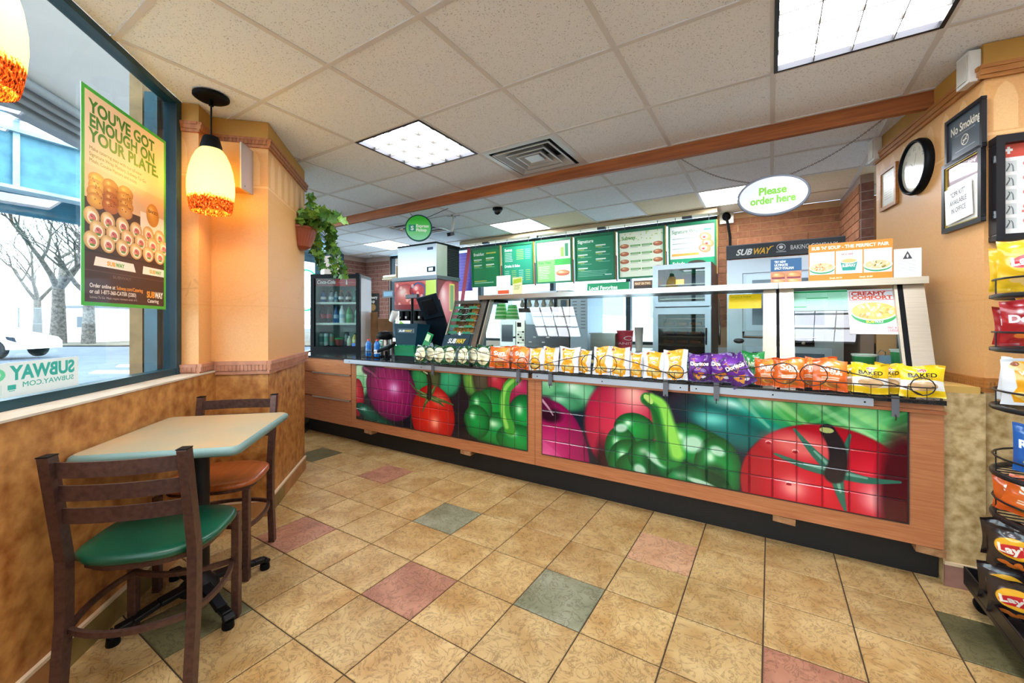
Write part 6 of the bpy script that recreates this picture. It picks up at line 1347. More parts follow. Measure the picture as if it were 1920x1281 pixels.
t = T('rapid_oven', 'tall stainless rapid cook oven with grey control strip behind the glass', 'oven', (X0, Yq, 1.18)); zt = PZ(1044, 545, Yq) - 1.18; w = X1 - X0
MB().box(0, .02, 0, X2 - X0, .5, zt, ste).box(.0, 0, -.275, X2 - X0, .5, -.005, steel_d).part('body', t); MB().box(0, 0, .02, w, .018, zt, ste).part('door', t); MB().box(w * .35, -.003, zt * .80, w * .62, 0, zt * .86, mat('navy_logo', '#1c2b6b', .4)).part('badge', t)
MB().box(w + .01, 0, 0, X2 - X0, .018, zt, steel).box(w + .05, -.003, zt * .45, X2 - X0 - .03, 0, zt * .72, mat('dim_lcd', '#49616e', .2)).part('control_strip', t); MB().tube([(w - .03, -.04, zt * .15), (w - .03, -.04, zt * .6)], .01, chrome, 8).part('handle', t)
q = MB(); [q.box(w + .05 + c * .03, -.003, .05 + r_ * .03, w + .07 + c * .03, -.001, .065 + r_ * .03, blackm) for r_ in range(4) for c in range(2)]; q.part('keypad', t, kind='stuff')
for k in range(6): MB().box(.05 + k * .06, -.004, -.22 + (k % 3) * .06, .09 + k * .06, -.0005, -.205 + (k % 3) * .06, whitep).part('switch', t)
X3, X4 = PX(1068, Yq), PX(1100, Yq); t = T('vented_cabinet', 'pale steel cabinet side with rows of vent slots beside the rapid oven', 'cabinet', (X3 + .01, Yq, .901)); h = PZ(1084, 552, Yq) - .9; w = X4 - X3
MB().box(0, 0, 0, w, .5, h, mat('pale_blue_steel', '#b4c3d0', .4, metal=.4)).part('body', t)
for r_ in range(9):
    for c in range(2): MB().box(w * (.12 + .5 * c), -.003, h * (.38 + .06 * r_), w * (.12 + .5 * c) + w * .26, -.0005, h * (.38 + .06 * r_) + .008, steel_d).part('vent_slot', t)
gcm = mat('green_cup', '#3bb54a', .4); gcs = mat('pale_cup_band', '#bfe6b0', .4)
for i, x in enumerate((940, 961)):
    Y = 4.45; t = T('cup_stack', '%s stack of green striped cups on top of the microwave' % ('left' if i == 0 else 'right'), 'cups', (PX(x, Y), Y, PZ(938, 600, 4.4) + .002 + .0), 0, 'green cup stacks'); h = PZ(x, 568 + 4 * i, Y) - PZ(938, 600, 4.4)
    n_ = 9
    for k in range(n_): z = h * k / n_; r_ = .092 - .04 * k / n_; MB().lathe([(r_, z), (r_ * .97, z + h / n_ * .8), (r_ * 1.02, z + h / n_ * .85), (r_ * 1.02, z + h / n_ * .97)], gcm if k % 2 else gcs, 18).part('cup', t)
MB_ = bx('steel_pan', 'deep stainless pan on the back counter beside the glare of the glass', 'pan', 1087, 1133, 628, 650, 4.0, .3, steel, z0=.90)
t, w, h, d = MB_; t.location.y = 4.30; MB().box(0, 0, 0, w * 1.05, d, h, steel).box(-.01, -.01, h, w * 1.05 + .01, d + .01, h + .012, steel).part('body', t, bevel=.004)
t = T('bucket', 'red plastic sanitiser bucket with white print behind the glass', 'bucket', (PX(1171, 4.4), 4.42, .901)); cv = Canvas(200, 160, '#c2233f'); cv.ell(100, 60, 22, 18, '#f1d4da'); cv.ell(100, 60, 16, 12, '#c2233f'); cv.text('SANITIZE', 100, 110, 26, '#f1d4da', .02, align='c', width=130); h = PZ(1171, 620, 4.4) - .9
q = MB(); n = 24; bm_ = print_mat('bucket_print', cv, .4); q.grid(lambda u, v: ((.068 + .02 * v) * math.cos(math.pi * 2 * u - math.pi * 1.25), (.068 + .02 * v) * math.sin(math.pi * 2 * u - math.pi * 1.25), h * v), 28, 1, bm_, flip=False); q.lathe([(0, .003), (.067, .003)], bm_, 24, cap=False).lathe([(.088, h), (.092, h), (.092, h - .01)], bm_, 24, cap=False); q.part('pail', t)
t = T('cup', 'tall white cup standing beside the red bucket', 'cup', (PX(1192, 4.4) + .02, 4.45, .901)); h = PZ(1192, 614, 4.4) - .9; MB().lathe([(.034, 0), (.047, h), (.049, h), (.049, h - .008), (.044, h), (.032, .004), (0, .004)], whitep, 20, cap=False).part('body', t)
# proofer
Yq = 4.55; X0, X1 = PX(1224, Yq), PX(1333, Yq); zt = PZ(1333, 490, Yq); w = X1 - X0
t = T('proofing_cabinet', 'tall aluminium bread proofing cabinet with glass doors in front of the brick edge', 'proofer', (X0, Yq, 0)); al = mat('pale_blue_aluminium', '#b9c6d3', .35, metal=.5); bl = mat('blue_tinted_inside', '#2c4a68', .4)
d = .30; MB().box(0, .03, .1, .02, .6, zt, al).box(w - .02, .03, .1, w + .0, .6, zt, al).box(0, .03, zt - .02, w, .6, zt, al).box(.02, .58, .1, w - .02, .6, zt - .02, bl).box(0, .03, .02, w, .6, .1, al).box(.02, .03, 1.33, w - .02, .58, 1.36, al).part('cabinet', t)
MB().box(w, .04, .1, w + .006, .6, zt, mat('brown_side_panel', '#5f4436', .5)).part('side_panel', t)
for z0, z1, nm in ((.80, 1.34, 0), (1.37, zt - .005, 1), (.12, .78, 2)):
    f = MB(); b_ = .055
    for q in ((0, z0, b_, z1), (w - b_, z0, w, z1), (b_, z0, w - b_, z0 + .05), (b_, z1 - .05, w - b_, z1)): f.box(q[0], 0, q[1], q[2], .028, q[3], al)
    dr = f.part('door', t, bevel=.003); MB().box(b_, .012, z0 + .05, w - b_, .016, z1 - .05, gl_m).part('pane', dr)
for z in [1.45, 1.60] + [.86 + .095 * k for k in range(5)]:
    MB().box(.025, .06, z, w - .025, .55, z + .006, steel).part('rack_shelf', t)
MB().box(w - .05, -.02, .98, w - .035, -.001, 1.15, blackm).part('handle', t)
MB().box(w * .25, .5, 1.62, w * .40, .52, 1.70, mat('warm_indicator', '#ff9a3a', emit=2.5)).part('lamp_window', t)
for r_ in range(3):
    for k in range(3): MB().tube([(.08 + k * (w - .16) / 3, .15, .905 + .095 * (r_ + 1)), (.08 + (k + .8) * (w - .16) / 3, .15, .905 + .095 * (r_ + 1))], [.02, .02], cook[2], 8).part('roll', t)
# big oven with header
Yq = 4.45; X0, X1 = PX(1363, Yq), PX(1582, Yq); w = X1 - X0; zh0, zh1 = PZ(1363, 487, Yq), PZ(1363, 462, Yq)
t = T('bread_oven', 'large stainless bread oven with black lettered header against the brick', 'oven', (X0, Yq, 0))
MB().box(0, .03, .0, w, .65, zh0 - .005, ste).box(0, .0, .1, .13, .03, zh0 - .01, ste).box(w - .13, 0, .1, w, .03, zh0 - .01, ste).box(.13, 0, zh0 - .14, w - .13, .03, zh0 - .01, ste).part('body', t)
cv = Canvas(880, 120, '#16202c'); cv.rect(0, 0, 880, 5, '#7c8896'); cv.text('SUB', 78, 92, 72, '#f6f6f2', .035, shear=.35, width=135); cv.text('WAY', 212, 92, 72, '#f2b91c', .035, shear=.35, width=150); cv.stroke([(350, 40), (375, 34)], 5, 3, '#f2b91c')
cv.ell(432, 50, 34, 30, '#cfd4d8', soft=.05); cv.ell(432, 52, 28, 24, '#16202c'); cv.ell(432, 50, 16, 14, '#e6e9ec'); cv.rect(395, 84, 470, 92, '#cfd4d8', .8); cv.text('BAKING COMPANY', 500, 76, 52, '#e9ecef', .01, width=330)
MB().box(-.004, -.02, zh0, w + .01, .04, zh1, blackm, print_mat('oven_header_print', cv, .35)).part('header_sign', t)
for z0, z1 in ((1.13, zh0 - .16), (.32, .98)):
    f = MB(); a, b = .16, w - .08
    for q in ((a, z0, a + .05, z1), (b - .05, z0, b, z1), (a + .05, z0, b - .05, z0 + .05), (a + .05, z1 - .05, b - .05, z1)): f.box(q[0], -.015, q[1], q[2], .0, q[3], al)
    dr = f.part('door', t, bevel=.003); MB().box(a + .05, -.006, z0 + .05, b - .05, -.001, z1 - .05, mat('blue_grey_oven_glass', '#5a7184', .12)).part('window', dr); MB().tube([(a - .02, -.05, z0 - .01), (a - .02, -.05, z0 - .06), (b - .1, -.05, z0 - .06)], .011, chrome, 8).part('handle', dr)
MB().box(.34, -.006, .99, w - .2, -.001, 1.05, blackm).part('control_panel', t); MB().lathe([(.045, 0), (.045, .004), (0, .004)], steel_d, 20, (.10, -.001, 1.03), M=RX @ Matrix.Diagonal((1, .55, 1))).part('maker_plate', t)
for k in range(3): MB().lathe([(.014, 0), (.012, .015), (0, .015)], steel_w, 12, (.42 + .09 * k, -.006, 1.02), M=RX).part('knob', t)
# outlet with cable on the brick
t = T('power_outlet', 'grey power socket with thick black cable on the brick wall', 'socket', (PX(1362, 5.25) , YB - .03, PZ(1362, 407, 5.27))); MB().box(-.07, -.01, -.075, .07, .0, .075, steel_w).part('plate', t, bevel=.003); MB().lathe([(.045, 0), (.04, .05), (.02, .06)], blackm, 16, (0, -.01, 0), M=RX).part('plug', t); MB().tube([(0, -.06, -.01), (.02, -.065, -.10), (.04, -.05, -.25), (.04, -.045, -.6)], .014, blackm, 8).part('cable', t)
# hanging ladle-like probe between proofer and oven
t = T('hanging_rod', 'thin steel rod hanging on the brick between proofer and oven', 'rod', (PX(1349, 4.9), 4.9, PZ(1349, 648, 4.9))); q = PZ(1349, 560, 4.9) - PZ(1349, 648, 4.9); MB().lathe([(0, 0), (.012, .015), (.012, q * .5), (.005, q * .52), (.005, q)], steel, 10).part('rod', t)
# soup station under the right glass
for i, (x, yt, lab, lx) in enumerate(((1620, 664, 'green soup cup left of the wire behind the right glass', 'US'), (1694, 655, 'green soup cup turned upside down at the right end of the glass', 'WAY'))):
    Y = 2.98; X = PX(x, Y); zt = PZ(x, yt, Y); r_ = .052; cv = Canvas(300, 120, '#128a48'); cv.rect(0, 0, 300, 12, '#eef2ea'); cv.text('SUBWAY' if i == 0 else 'SUBWAY', 60, 90, 60, '#e8c52a' if i == 0 else '#f2f4ee', .03, width=170, rot=0 if i == 0 else 0)
    t = T('soup_cup', lab, 'cup', (X, Y, ZC + .052), 0, 'green soup cups'); h = zt - ZC - .052; pm_ = print_mat('soup_cup_print_%s' % lx, cv, .4)
    MB().grid(lambda u, v: ((.042 + .012 * v) * math.cos(6.2832 * u - 2.6), (.042 + .012 * v) * math.sin(6.2832 * u - 2.6), h * v), 28, 1, pm_).lathe([(.054, h), (.058, h), (.058, h - .008), (0, h - .008)], whitep, 20, cap=False).part('body', t)
t = T('spoon_box', 'pale blue plastic utensil box with bent wire between the soup cups', 'box', (PX(1648, 3.0), 3.0, ZC + .052)); h = PZ(1660, 668, 3.0) - ZC - .05; w = PX(1674, 3.0) - PX(1648, 3.0); MB().box(0, 0, 0, w, .08, h, mat('pale_blue_plastic', '#8fa8c8', .4)).part('box', t, bevel=.003); MB().tube([(-.02, .02, 0), (-.01, .02, h), (.01, .02, h + .03), (.03, .02, h + .02), (.03, .02, h - .02)], .003, chrome, 6).part('wire', t)

# ================================================================== MENU BOARDS
YM = 5.0; edges_ = [884, 942, 1004.5, 1077, 1158, 1252, 1349]; gb, gg = '#0f7a4c', '#2aa05a'
def mb_canvas(kind):
    c = Canvas(280, 300, '#1b8a4a'); c.blend(np.clip((c.X / 280 + c.Y / 300) / 2, 0, 1), '#0f6a50')
    w_ = '#eef6ea'; yl = '#e6d24a'
    if kind == 0:
        c.rect(0, 0, 280, 300, '#128a3c', .5); c.text('Breakfast', 18, 50, 34, w_, .03, width=110); c.rect(150, 30, 250, 42, yl, .8)
        for x, y in ((18, 80), (145, 72), (18, 125), (145, 125)): c.rect(x, y, x + 85, y + 10, w_, .9); c.rect(x, y + 14, x + 60, y + 20, yl, .8); c.rect(x, y + 24, x + 90, y + 28, w_, .5)
        c.rect(18, 258, 150, 266, yl, .8); c.rect(18, 272, 220, 280, w_, .6)
    elif kind == 1:
        c.rect(0, 0, 280, 300, '#2aa58a', .5); c.text('Extras', 15, 42, 32, w_, .03, width=75); c.lines(15, 95, 55, 130, 6, w_, .8); 
        for k in range(6): c.rect(130, 35 + k * 14, 200, 40 + k * 14, yl, .7); c.rect(215, 35 + k * 14, 265, 40 + k * 14, w_, .5)
        c.text('Drinks & Sides', 12, 168, 28, w_, .03, width=150)
        for k in range(6):
            for x in (12, 80, 150, 215): c.rect(x, 195 + k * 15, x + 45, 200 + k * 15, yl if x in (80, 215) else w_, .6)
    elif kind == 2:
        c.rect(0, 0, 280, 300, '#f1f0e8'); c.rect(0, 135, 280, 300, '#7cc46a'); c.rect(150, 135, 280, 180, '#3aae4a'); c.rect(150, 180, 280, 300, '#d5dad0'); c.text('Make it a Meal', 15, 32, 28, '#6d7a70', .02, width=150); c.lines(15, 150, 45, 110, 5, '#8a948c')
        c.rect(200, 50, 228, 120, '#8ac44a'); c.rect(235, 25, 262, 120, '#2a8a5a'); c.text("Kids' Meal", 12, 165, 28, '#2f8a3a', .02, width=105); c.lines(12, 120, 185, 285, 8, '#e6f2d8', .7); c.ball(215, 240, 55, 22, '#b5713f', '#d9a070', '#f0cfa8'); c.rect(170, 245, 262, 255, '#c4504a', .8)
    elif kind == 3:
        c.rect(0, 0, 280, 300, '#1a9a76', .35); c.text('Signature', 15, 40, 32, w_, .03, width=120)
        for x, n_ in ((15, 4), (150, 3)):
            for k in range(n_): y = 72 + k * 48 - (12 if x > 100 else 0); c.rect(x, y, x + 75, y + 9, w_, .95); c.rect(x, y + 13, x + 50, y + 18, yl, .8); c.rect(x + 20, y + 22, x + 105, y + 26, w_, .5)
        c.lines(12, 240, 240, 285, 4, w_, .45); c.rect(215, 268, 265, 276, w_, .8)
    elif kind == 4:
        c.rect(0, 0, 280, 300, '#eef3da'); c.text('Subway', 15, 50, 34, '#5f9a3a', .03, width=92); rs = random.Random(3)
        for k in range(24): c.ell(rs.random() * 280, rs.random() * 60, 4, 4, '#a8d05a', al=.8, soft=.3)
        for r_ in range(4):
            y = 80 + r_ * 52
            for x in (8, 222): c.ball(x + 25, y + 12, 30, 15, '#a35f3c', '#d08a5c', '#eec09a'); c.rect(x + 2, y + 14, x + 50, y + 19, '#b5453a', .8)
            for x in (72, 146): c.rect(x, y + 6, x + 66, y + 18, '#5fa04a'); c.rect(x + 6, y + 10, x + 58, y + 14, '#e6f2d8', .7); c.rect(x, y + 22, x + 50, y + 25, '#9aa890')
    else:
        c.rect(0, 0, 280, 300, '#eef2ea'); c.text('Signature Wraps', 12, 45, 30, '#7aa07c', .02, width=185); c.rect(215, 28, 262, 42, '#5fae80'); 
        for k in range(3): c.rect(15, 75 + k * 32, 165, 81 + k * 32, '#9aa89c', .8); c.rect(15, 85 + k * 32, 120, 88 + k * 32, '#b5bfb5', .8)
        c.rect(10, 172, 185, 188, '#e8a84a')
        for k, (x, y) in enumerate(((225, 80), (240, 120), (220, 150))): c.ball(x, y, 38, 26, '#b5713f', '#dfae7c', '#f4dcbc', rot=.3); c.ell(x - 6, y, 20, 14, '#e6b5a8'); c.ell(x - 8, y + 2, 9, 6, '#b04a44')
        c.rect(0, 205, 280, 300, '#169a66'); c.text('Salads', 15, 245, 30, w_, .03, width=80); c.ell(170, 235, 55, 16, '#3a2f1c')
    return c
names = ['breakfast menu board', 'extras, drinks and sides menu board', "meal and kids' meal menu board", 'signature menu board', 'pale sandwich picture menu board', 'signature wraps and salads menu board']
purple = mat('purple_board_edge', '#6b3a54', .5); gold = mat('gold_board_edge', '#d9a53a', .5); gfr = mat('green_board_frame', '#0f6f46', .4)
zt_, zb_ = 2.325, 1.735
for i in range(6):
    x0, x1 = PX(edges_[i], YM) + .012, PX(edges_[i + 1], YM) - .028; w = x1 - x0; h = zt_ - zb_
    t = T('menu_board', 'green framed %s hanging %s from the left above the guard' % (names[i], ORD[i]), 'menu board', (x0, YM, zb_), 0, 'hanging menu boards'); t.rotation_euler = (math.radians(3), 0, 0)
    f = MB()
    for q in ((0, 0, w, .022), (0, h - .03, w, h), (0, .022, .018, h - .03), (w - .018, .022, w, h - .03)): f.box(q[0], -.012, q[1], q[2], .03, q[3], gfr)
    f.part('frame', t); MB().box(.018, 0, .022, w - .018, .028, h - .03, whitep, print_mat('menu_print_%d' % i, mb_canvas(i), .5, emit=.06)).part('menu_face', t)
    MB().box(w + .002, 0, .0, w + .010, .03, h, gold).box(w + .010, 0, -.02, w + .018, .03, h * .5, purple).part('side_strip', t)
    for q in (.15, .85): MB().tube([(w * q, .015, h), (w * q, .015, CEIL - zb_ - .05)], .004, steel_d, 5).part('hanger', t)
x0, x1 = PX(868, YM), PX(1346, YM)
t = T('menu_rail', 'long cream box rail under the ceiling carrying the menu boards', 'rail', (x0, YM - .08, CEIL - .055)); MB().box(0, 0, 0, x1 - x0, .02, .05, tee_warm).box(0, .02, .03, x1 - x0, .27, .05, tee_warm).part('rail_box', t)
for q in (.12, .35, .62, .9): MB().box((x1 - x0) * q, .0, -.03, (x1 - x0) * q + .1, .05, -.001, steel_d).part('bracket', t)
cv = Canvas(300, 70, '#118a58'); cv.rect(0, 0, 300, 5, '#0b6a42'); cv.text('Local Favorites', 14, 50, 40, '#f0f4ec', .035, width=205)
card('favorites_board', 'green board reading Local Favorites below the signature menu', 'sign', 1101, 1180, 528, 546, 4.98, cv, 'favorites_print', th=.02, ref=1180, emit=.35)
cv = Canvas(260, 110, '#3b2d28'); cv.rect(8, 8, 252, 50, '#8a5a34'); cv.text('FEAST ON TWO', 18, 42, 32, '#f0dcb8', .03, width=215)
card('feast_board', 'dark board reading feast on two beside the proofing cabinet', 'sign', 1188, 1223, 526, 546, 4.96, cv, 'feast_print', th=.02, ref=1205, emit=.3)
cv = Canvas(180, 360, '#6a5ad0'); cv.blend(np.clip(cv.X / 180, 0, 1), '#4a3ab0'); cv.lines(10, 170, 10, 350, 12, '#8a7ae0', .3)
card('purple_banner', 'purple window banner left of the breakfast board', 'banner', 858, 886, 474, 546, 5.15, cv, 'purple_banner_print', th=.004)
a, b = atY(880, 466, 5.08), atY(866, 570, 5.08)
tag(MB().beam((0, 0, 0), b - a, .07, .004, mat('red_ribbon', '#b01440', .5), up=(0, 1, 0)).part('red_strip', None, a), 'long crimson strip hanging slanted in front of the purple banner', 'banner')

# ================================================================== HANGING SIGNS
p = atY(785, 428, 3.4); t = T('pickup_round_sign', 'round green hanging sign reading Express Pickup', 'sign', p, .62); cv = Canvas(260, 260, '#3fc43f'); cv.blend(np.clip(cv.Y / 260 - .15, 0, 1), '#a8e6cc'); cv.rect(28, 95, 98, 165, '#1d8f78'); cv.text('S', 48, 152, 62, '#f2faf0', .04, width=32); cv.text('Express', 104, 122, 44, '#f4faf0', .03, width=135); cv.text('Pickup', 104, 166, 44, '#f4faf0', .03, width=112)
def disc(rx, ry, m, y0, y1, name, side, n=56):
    q = MB(); v = [(rx * math.cos(2 * math.pi * i / n), ry * math.sin(2 * math.pi * i / n)) for i in range(n)]
    q.add([(x, y0, z) for x, z in v], [tuple(range(n))], m, uvs=[[(x / rx / 2 + .5, z / ry / 2 + .5) for x, z in v]]); q.add([(x, y1, z) for x, z in v], [tuple(range(n))[::-1]], side)
    q.add([(x, y0, z) for x, z in v] + [(x, y1, z) for x, z in v], [(i, (i + 1) % n, n + (i + 1) % n, n + i) for i in range(n)], side); return q
grey_rim = mat('grey_rim', '#6f7480', .4); teal_rim = mat('teal_rim', '#2a6f70', .4)
disc(.138, .138, print_mat('express_print', cv, .35, emit=.25), -.012, .008, 'face', teal_rim).part('face', t); MB().tube([(.145 * math.cos(2 * math.pi * i / 40), -.002, .145 * math.sin(2 * math.pi * i / 40)) for i in range(40)], .009, teal_rim, 8, closed=True).part('rim', t)
q = atz(840, 391, CEIL - .002); R_ = Matrix.Rotation(-.62, 3, 'Z'); MB().tube([Vector((.08, .0, .115)), R_ @ (q - p)], .003, blackm, 5).part('hanging_wire', t)
MB().tube([Vector((-.06, .0, .125)), Vector((-.10, .02, CEIL - p.z))], .003, blackm, 5).part('hanging_wire', t)
p = (atY(1384, 368, 3.0) + atY(1518, 364, 3.0)) / 2; p.z = (PZ(1450, 330, 3.0) + PZ(1450, 403, 3.0)) / 2
t = T('order_here_sign', 'white oval hanging sign reading Please order here in green', 'sign', p, 0.0); cv = Canvas(400, 256, '#e6eaf4'); cv.text('Please', 200, 118, 72, '#7ac81e', .035, align='c', width=165); cv.text('order here', 200, 182, 72, '#7ac81e', .035, align='c', width=265)
disc(.178, .112, print_mat('order_here_print', cv, .3), -.010, .008, 'face', grey_rim).part('face', t); MB().tube([(.184 * math.cos(2 * math.pi * i / 48), -.001, .118 * math.sin(2 * math.pi * i / 48)) for i in range(48)], .009, grey_rim, 8, closed=True).part('rim', t)
rust = mat('dark_chain_metal', '#4a3428', .5, metal=.5)
for (a0, tgt) in (((-.11, 0, .095), atz(1275, 297, CEIL - .05)), ((.075, 0, .108), atz(1668, 214, CEIL - .02))):
    a0 = Vector(a0); e = tgt - p; L_ = (e - a0).length; n_ = int(L_ / .011); q = MB(); d_ = (e - a0).normalized()
    for k in range(n_):
        c_ = a0 + (e - a0) * ((k + .5) / n_) + Vector((0, 0, -.035 * math.sin(math.pi * (k + .5) / n_))); sd = d_.cross(Vector((0, 0, 1))).normalized(); up_ = sd.cross(d_)
        ax = sd if k % 2 else up_; q.tube([c_ + d_ * .0075 * math.cos(w_ * math.pi / 3) + ax * .004 * math.sin(w_ * math.pi / 3) for w_ in range(6)], .0014, rust, 3, closed=True)
    q.part('chain', t)

# ================================================================== WIRE RACK OF BAGS ON THE RIGHT
RXc, RYc = 1.00, 2.30
t = T('snack_rack', 'black wire snack rack on castors at the right edge of the picture', 'rack', (RXc, RYc, 0))
MB().box(-.30, -.30, .085, .30, .22, .105, blk_metal).box(-.30, -.30, .105, -.293, .22, .16, blk_metal).box(-.293, .213, .105, .30, .22, .16, blk_metal).part('base_tray', t, bevel=.002)
for x, y in ((-.25, -.25), (.25, -.25), (-.25, .17), (.25, .17)): MB().lathe([(.032, -.012), (.036, -.008), (.036, .008), (.032, .012)], blackm, 18, (x, y, .037), M=RX).box(x - .02, y - .018, .04, x + .02, y + .018, .085, chrome).part('castor', t)
for x in (-.02, .02): MB().tube([(x * 6, .02, .105), (x * 6, .02, 1.65)], .012, blk_metal, 8).part('upright_post', t)
SHZ = [.47, .63, .88, 1.10, 1.30]; RS = .275
for z in SHZ:
    n = 26; q = MB()
    for zz, rr in ((z, .011), (z + .065, .004)): q.tube([(RS * math.cos(2 * math.pi * i / n), RS * .85 * math.sin(2 * math.pi * i / n), zz) for i in range(n)], rr, blk_metal, 5, closed=True)
    q.part('shelf_ring', t); q = MB()
    for k in range(13):
        y = -RS * .85 + RS * 1.7 * (k + .5) / 13; hw = RS * math.sqrt(max(0, 1 - (y / (RS * .85)) ** 2)); q.tube([(-hw, y, z), (hw, y, z)], .0025, blk_metal, 4)
    for k in range(12): a = 2 * math.pi * k / 12; q.tube([(RS * math.cos(a), RS * .85 * math.sin(a), z), (RS * math.cos(a), RS * .85 * math.sin(a), z + .065)], .003, blk_metal, 4)
    q.part('shelf_wires', t)
GR = 'snack bags on the wire rack'
def rbag(kind, ang, z, w, h, lab, rr=.20, tilt=0.0, lean=-.1, var=1):
    a = math.radians(ang); o = bag(kind, RXc + rr * math.cos(a), RYc + rr * .85 * math.sin(a), z, w, h, lab, GR, rz=-.34, tilt=tilt, lean=lean, var=var)
rbag('yellow', 168, 1.318, .15, .17, 'yellow bag on the highest visible rack shelf, nearest the wall', .21, var=1); rbag('yellow', 188, 1.318, .16, .19, 'yellow bag on the highest visible rack shelf, cut by the picture edge', .2, var=2)
rbag('white', 176, 1.315, .13, .10, 'white and yellow bag slumped at the back of the highest visible shelf', .23, tilt=1.2, var=3)
rbag('red', 170, 1.115, .17, .15, 'red bag on the second rack shelf from the top', .19, var=2); rbag('red', 196, 1.115, .17, .17, 'red bag at the picture edge on the second rack shelf from the top', .2, var=3)
rbag('white', 169, .895, .16, .165, 'white and yellow bag on the middle rack shelf', .19, tilt=.1, var=2); rbag('white', 194, .895, .16, .17, 'white and yellow bag at the picture edge on the middle rack shelf', .2, var=4)
rbag('blue', 184, .645, .13, .18, 'blue bag standing on the second rack shelf from the bottom', .17, var=2)
rbag('sun', 167, .485, .13, .13, 'orange bag turned with its printed back on the lowest wire shelf', .21, var=1); rbag('sun', 188, .485, .15, .15, 'orange bag facing front on the lowest wire shelf', .21, tilt=.25, var=3)
rbag('dark', 170, .30, .13, .16, 'dark bag with yellow oval, left one above the base tray', .24, lean=-.25, var=1); rbag('dark', 193, .29, .14, .17, 'dark bag with yellow oval, right one above the base tray', .25, lean=-.25, var=2)
rbag('dark', 172, .125, .15, .17, 'dark bag lying low at the left of the base tray', .24, lean=-.3, var=3); rbag('dark', 196, .115, .15, .17, 'dark bag lying low in front on the base tray', .25, lean=-.3, var=4)

# ================================================================== OUTSIDE
GZ = -.14
def out(xc, depth, z=GZ): return camp(xc, depth, z)
asph = mat('pale_asphalt', '#566070', .9, c2='#4a5362', scale=1.5, detail=6); walk = mat('pale_sidewalk', '#858b92', .9, c2='#757b82', scale=2); whitel = mat('road_paint', '#eef0f2', .8); dirt = mat('dry_grass_verge', '#6f675a', .95, c2='#5a5347', scale=2, detail=6)
def gpoly(name, pts, z, m, **kw):
    q = MB(); P_ = [camp(x, d, 0) for x, d in pts]; q.prism([(p.x, p.y) for p in P_], z - .05, z, m); o = q.part(name, kind='structure', **kw); return o
q = MB(); q.box(-90, -60, GZ - .3, 40, 90, GZ - .06, asph); q.part('ground', kind='structure')
MB().prism([S2(-6, -1.96), S2(18, -1.96), S2(18, -4.6), S2(-6, -4.6)], GZ - .05, GZ, walk).part('sidewalk', kind='structure')
MB().prism([S2(-20, -4.65), S2(40, -4.65), S2(40, -24), S2(-20, -24)], GZ - .05, GZ - .04, asph).part('road', kind='structure')
gpoly('verge', [(-60, 24), (-9, 24), (20, 30), (20, 60), (-60, 60)], GZ + .05, dirt)
for k in range(6):
    d0 = 11.2 + k * 1.7; MB().prism([(p.x, p.y) for p in (camp(-11.5 - k * .9, d0, 0), camp(-7.3 - k * 1.15, d0, 0), camp(-7.6 - k * 1.25, d0 + .7, 0), camp(-12 - k * .95, d0 + .7, 0))], GZ - .04, GZ - .03, whitel).part('crosswalk_stripe', kind='structure')
bark = mat('pale_plane_bark', '#78706a', .9, c2='#4a4540', scale=8, detail=5)
def tree(label, xc, dep, hgt, r, seed):
    t = T('bare_tree', label, 'tree', out(xc, dep, GZ + .05), 0, 'bare trees beyond the road'); rs = random.Random(seed); q = MB()
    q.tube([(0, 0, 0), (.03, .02, hgt * .18), (-.05, .02, hgt * .36)], [r * 1.25, r, r * .85], bark, 9).part('trunk', t); tw = MB()
    def grow(p, d, L_, rr, lv):
        pts = [p.copy()]; rad = [rr]
        for i in range(3):
            d = (d + Vector((rs.uniform(-.28, .28), rs.uniform(-.28, .28), rs.uniform(-.08, .2)))).normalized(); p = p + d * L_ / 3; pts.append(p.copy()); rad.append(rr * (1 - .18 * (i + 1)))
        tw.tube(pts, rad, bark, 5 if lv < 2 else 3)
        if lv < 4:
            for k in range(3 if lv < 3 else 2):
                a = rs.uniform(0, 6.28); grow(pts[rs.choice([2, 3])], (d + Vector((math.cos(a), math.sin(a), rs.uniform(-.1, .5))) * .8).normalized(), L_ * rs.uniform(.6, .8), rr * .5, lv + 1)
    for k in range(4): a = k * 1.6 + rs.uniform(-.3, .3); grow(Vector((-.05, .02, hgt * .33)), Vector((math.cos(a) * .7, math.sin(a) * .7, 1)).normalized(), hgt * .3, r * .6, 0)
    tw.part('branches', t)
for xc, dep, hg, r, sd, lab in ((-26.2, 25.5, 9, .28, 1, 'bare tree cut by the left edge of the window view'), (-27.5, 24.6 + 0, 0, 0, 0, None), (-28.4, 25.8, 10, .33, 5, 'large bare tree with forking pale trunk beside the small white hut'), (-24.5, 34, 10, .3, 3, 'thinner bare tree behind the window poster'), (-38, 33, 9, .25, 4, 'distant bare tree behind the parked white car')):
    if lab: tree(lab, xc * (1 if lab.startswith('thin') or lab.startswith('dist') else 1), dep, hg, r, sd)
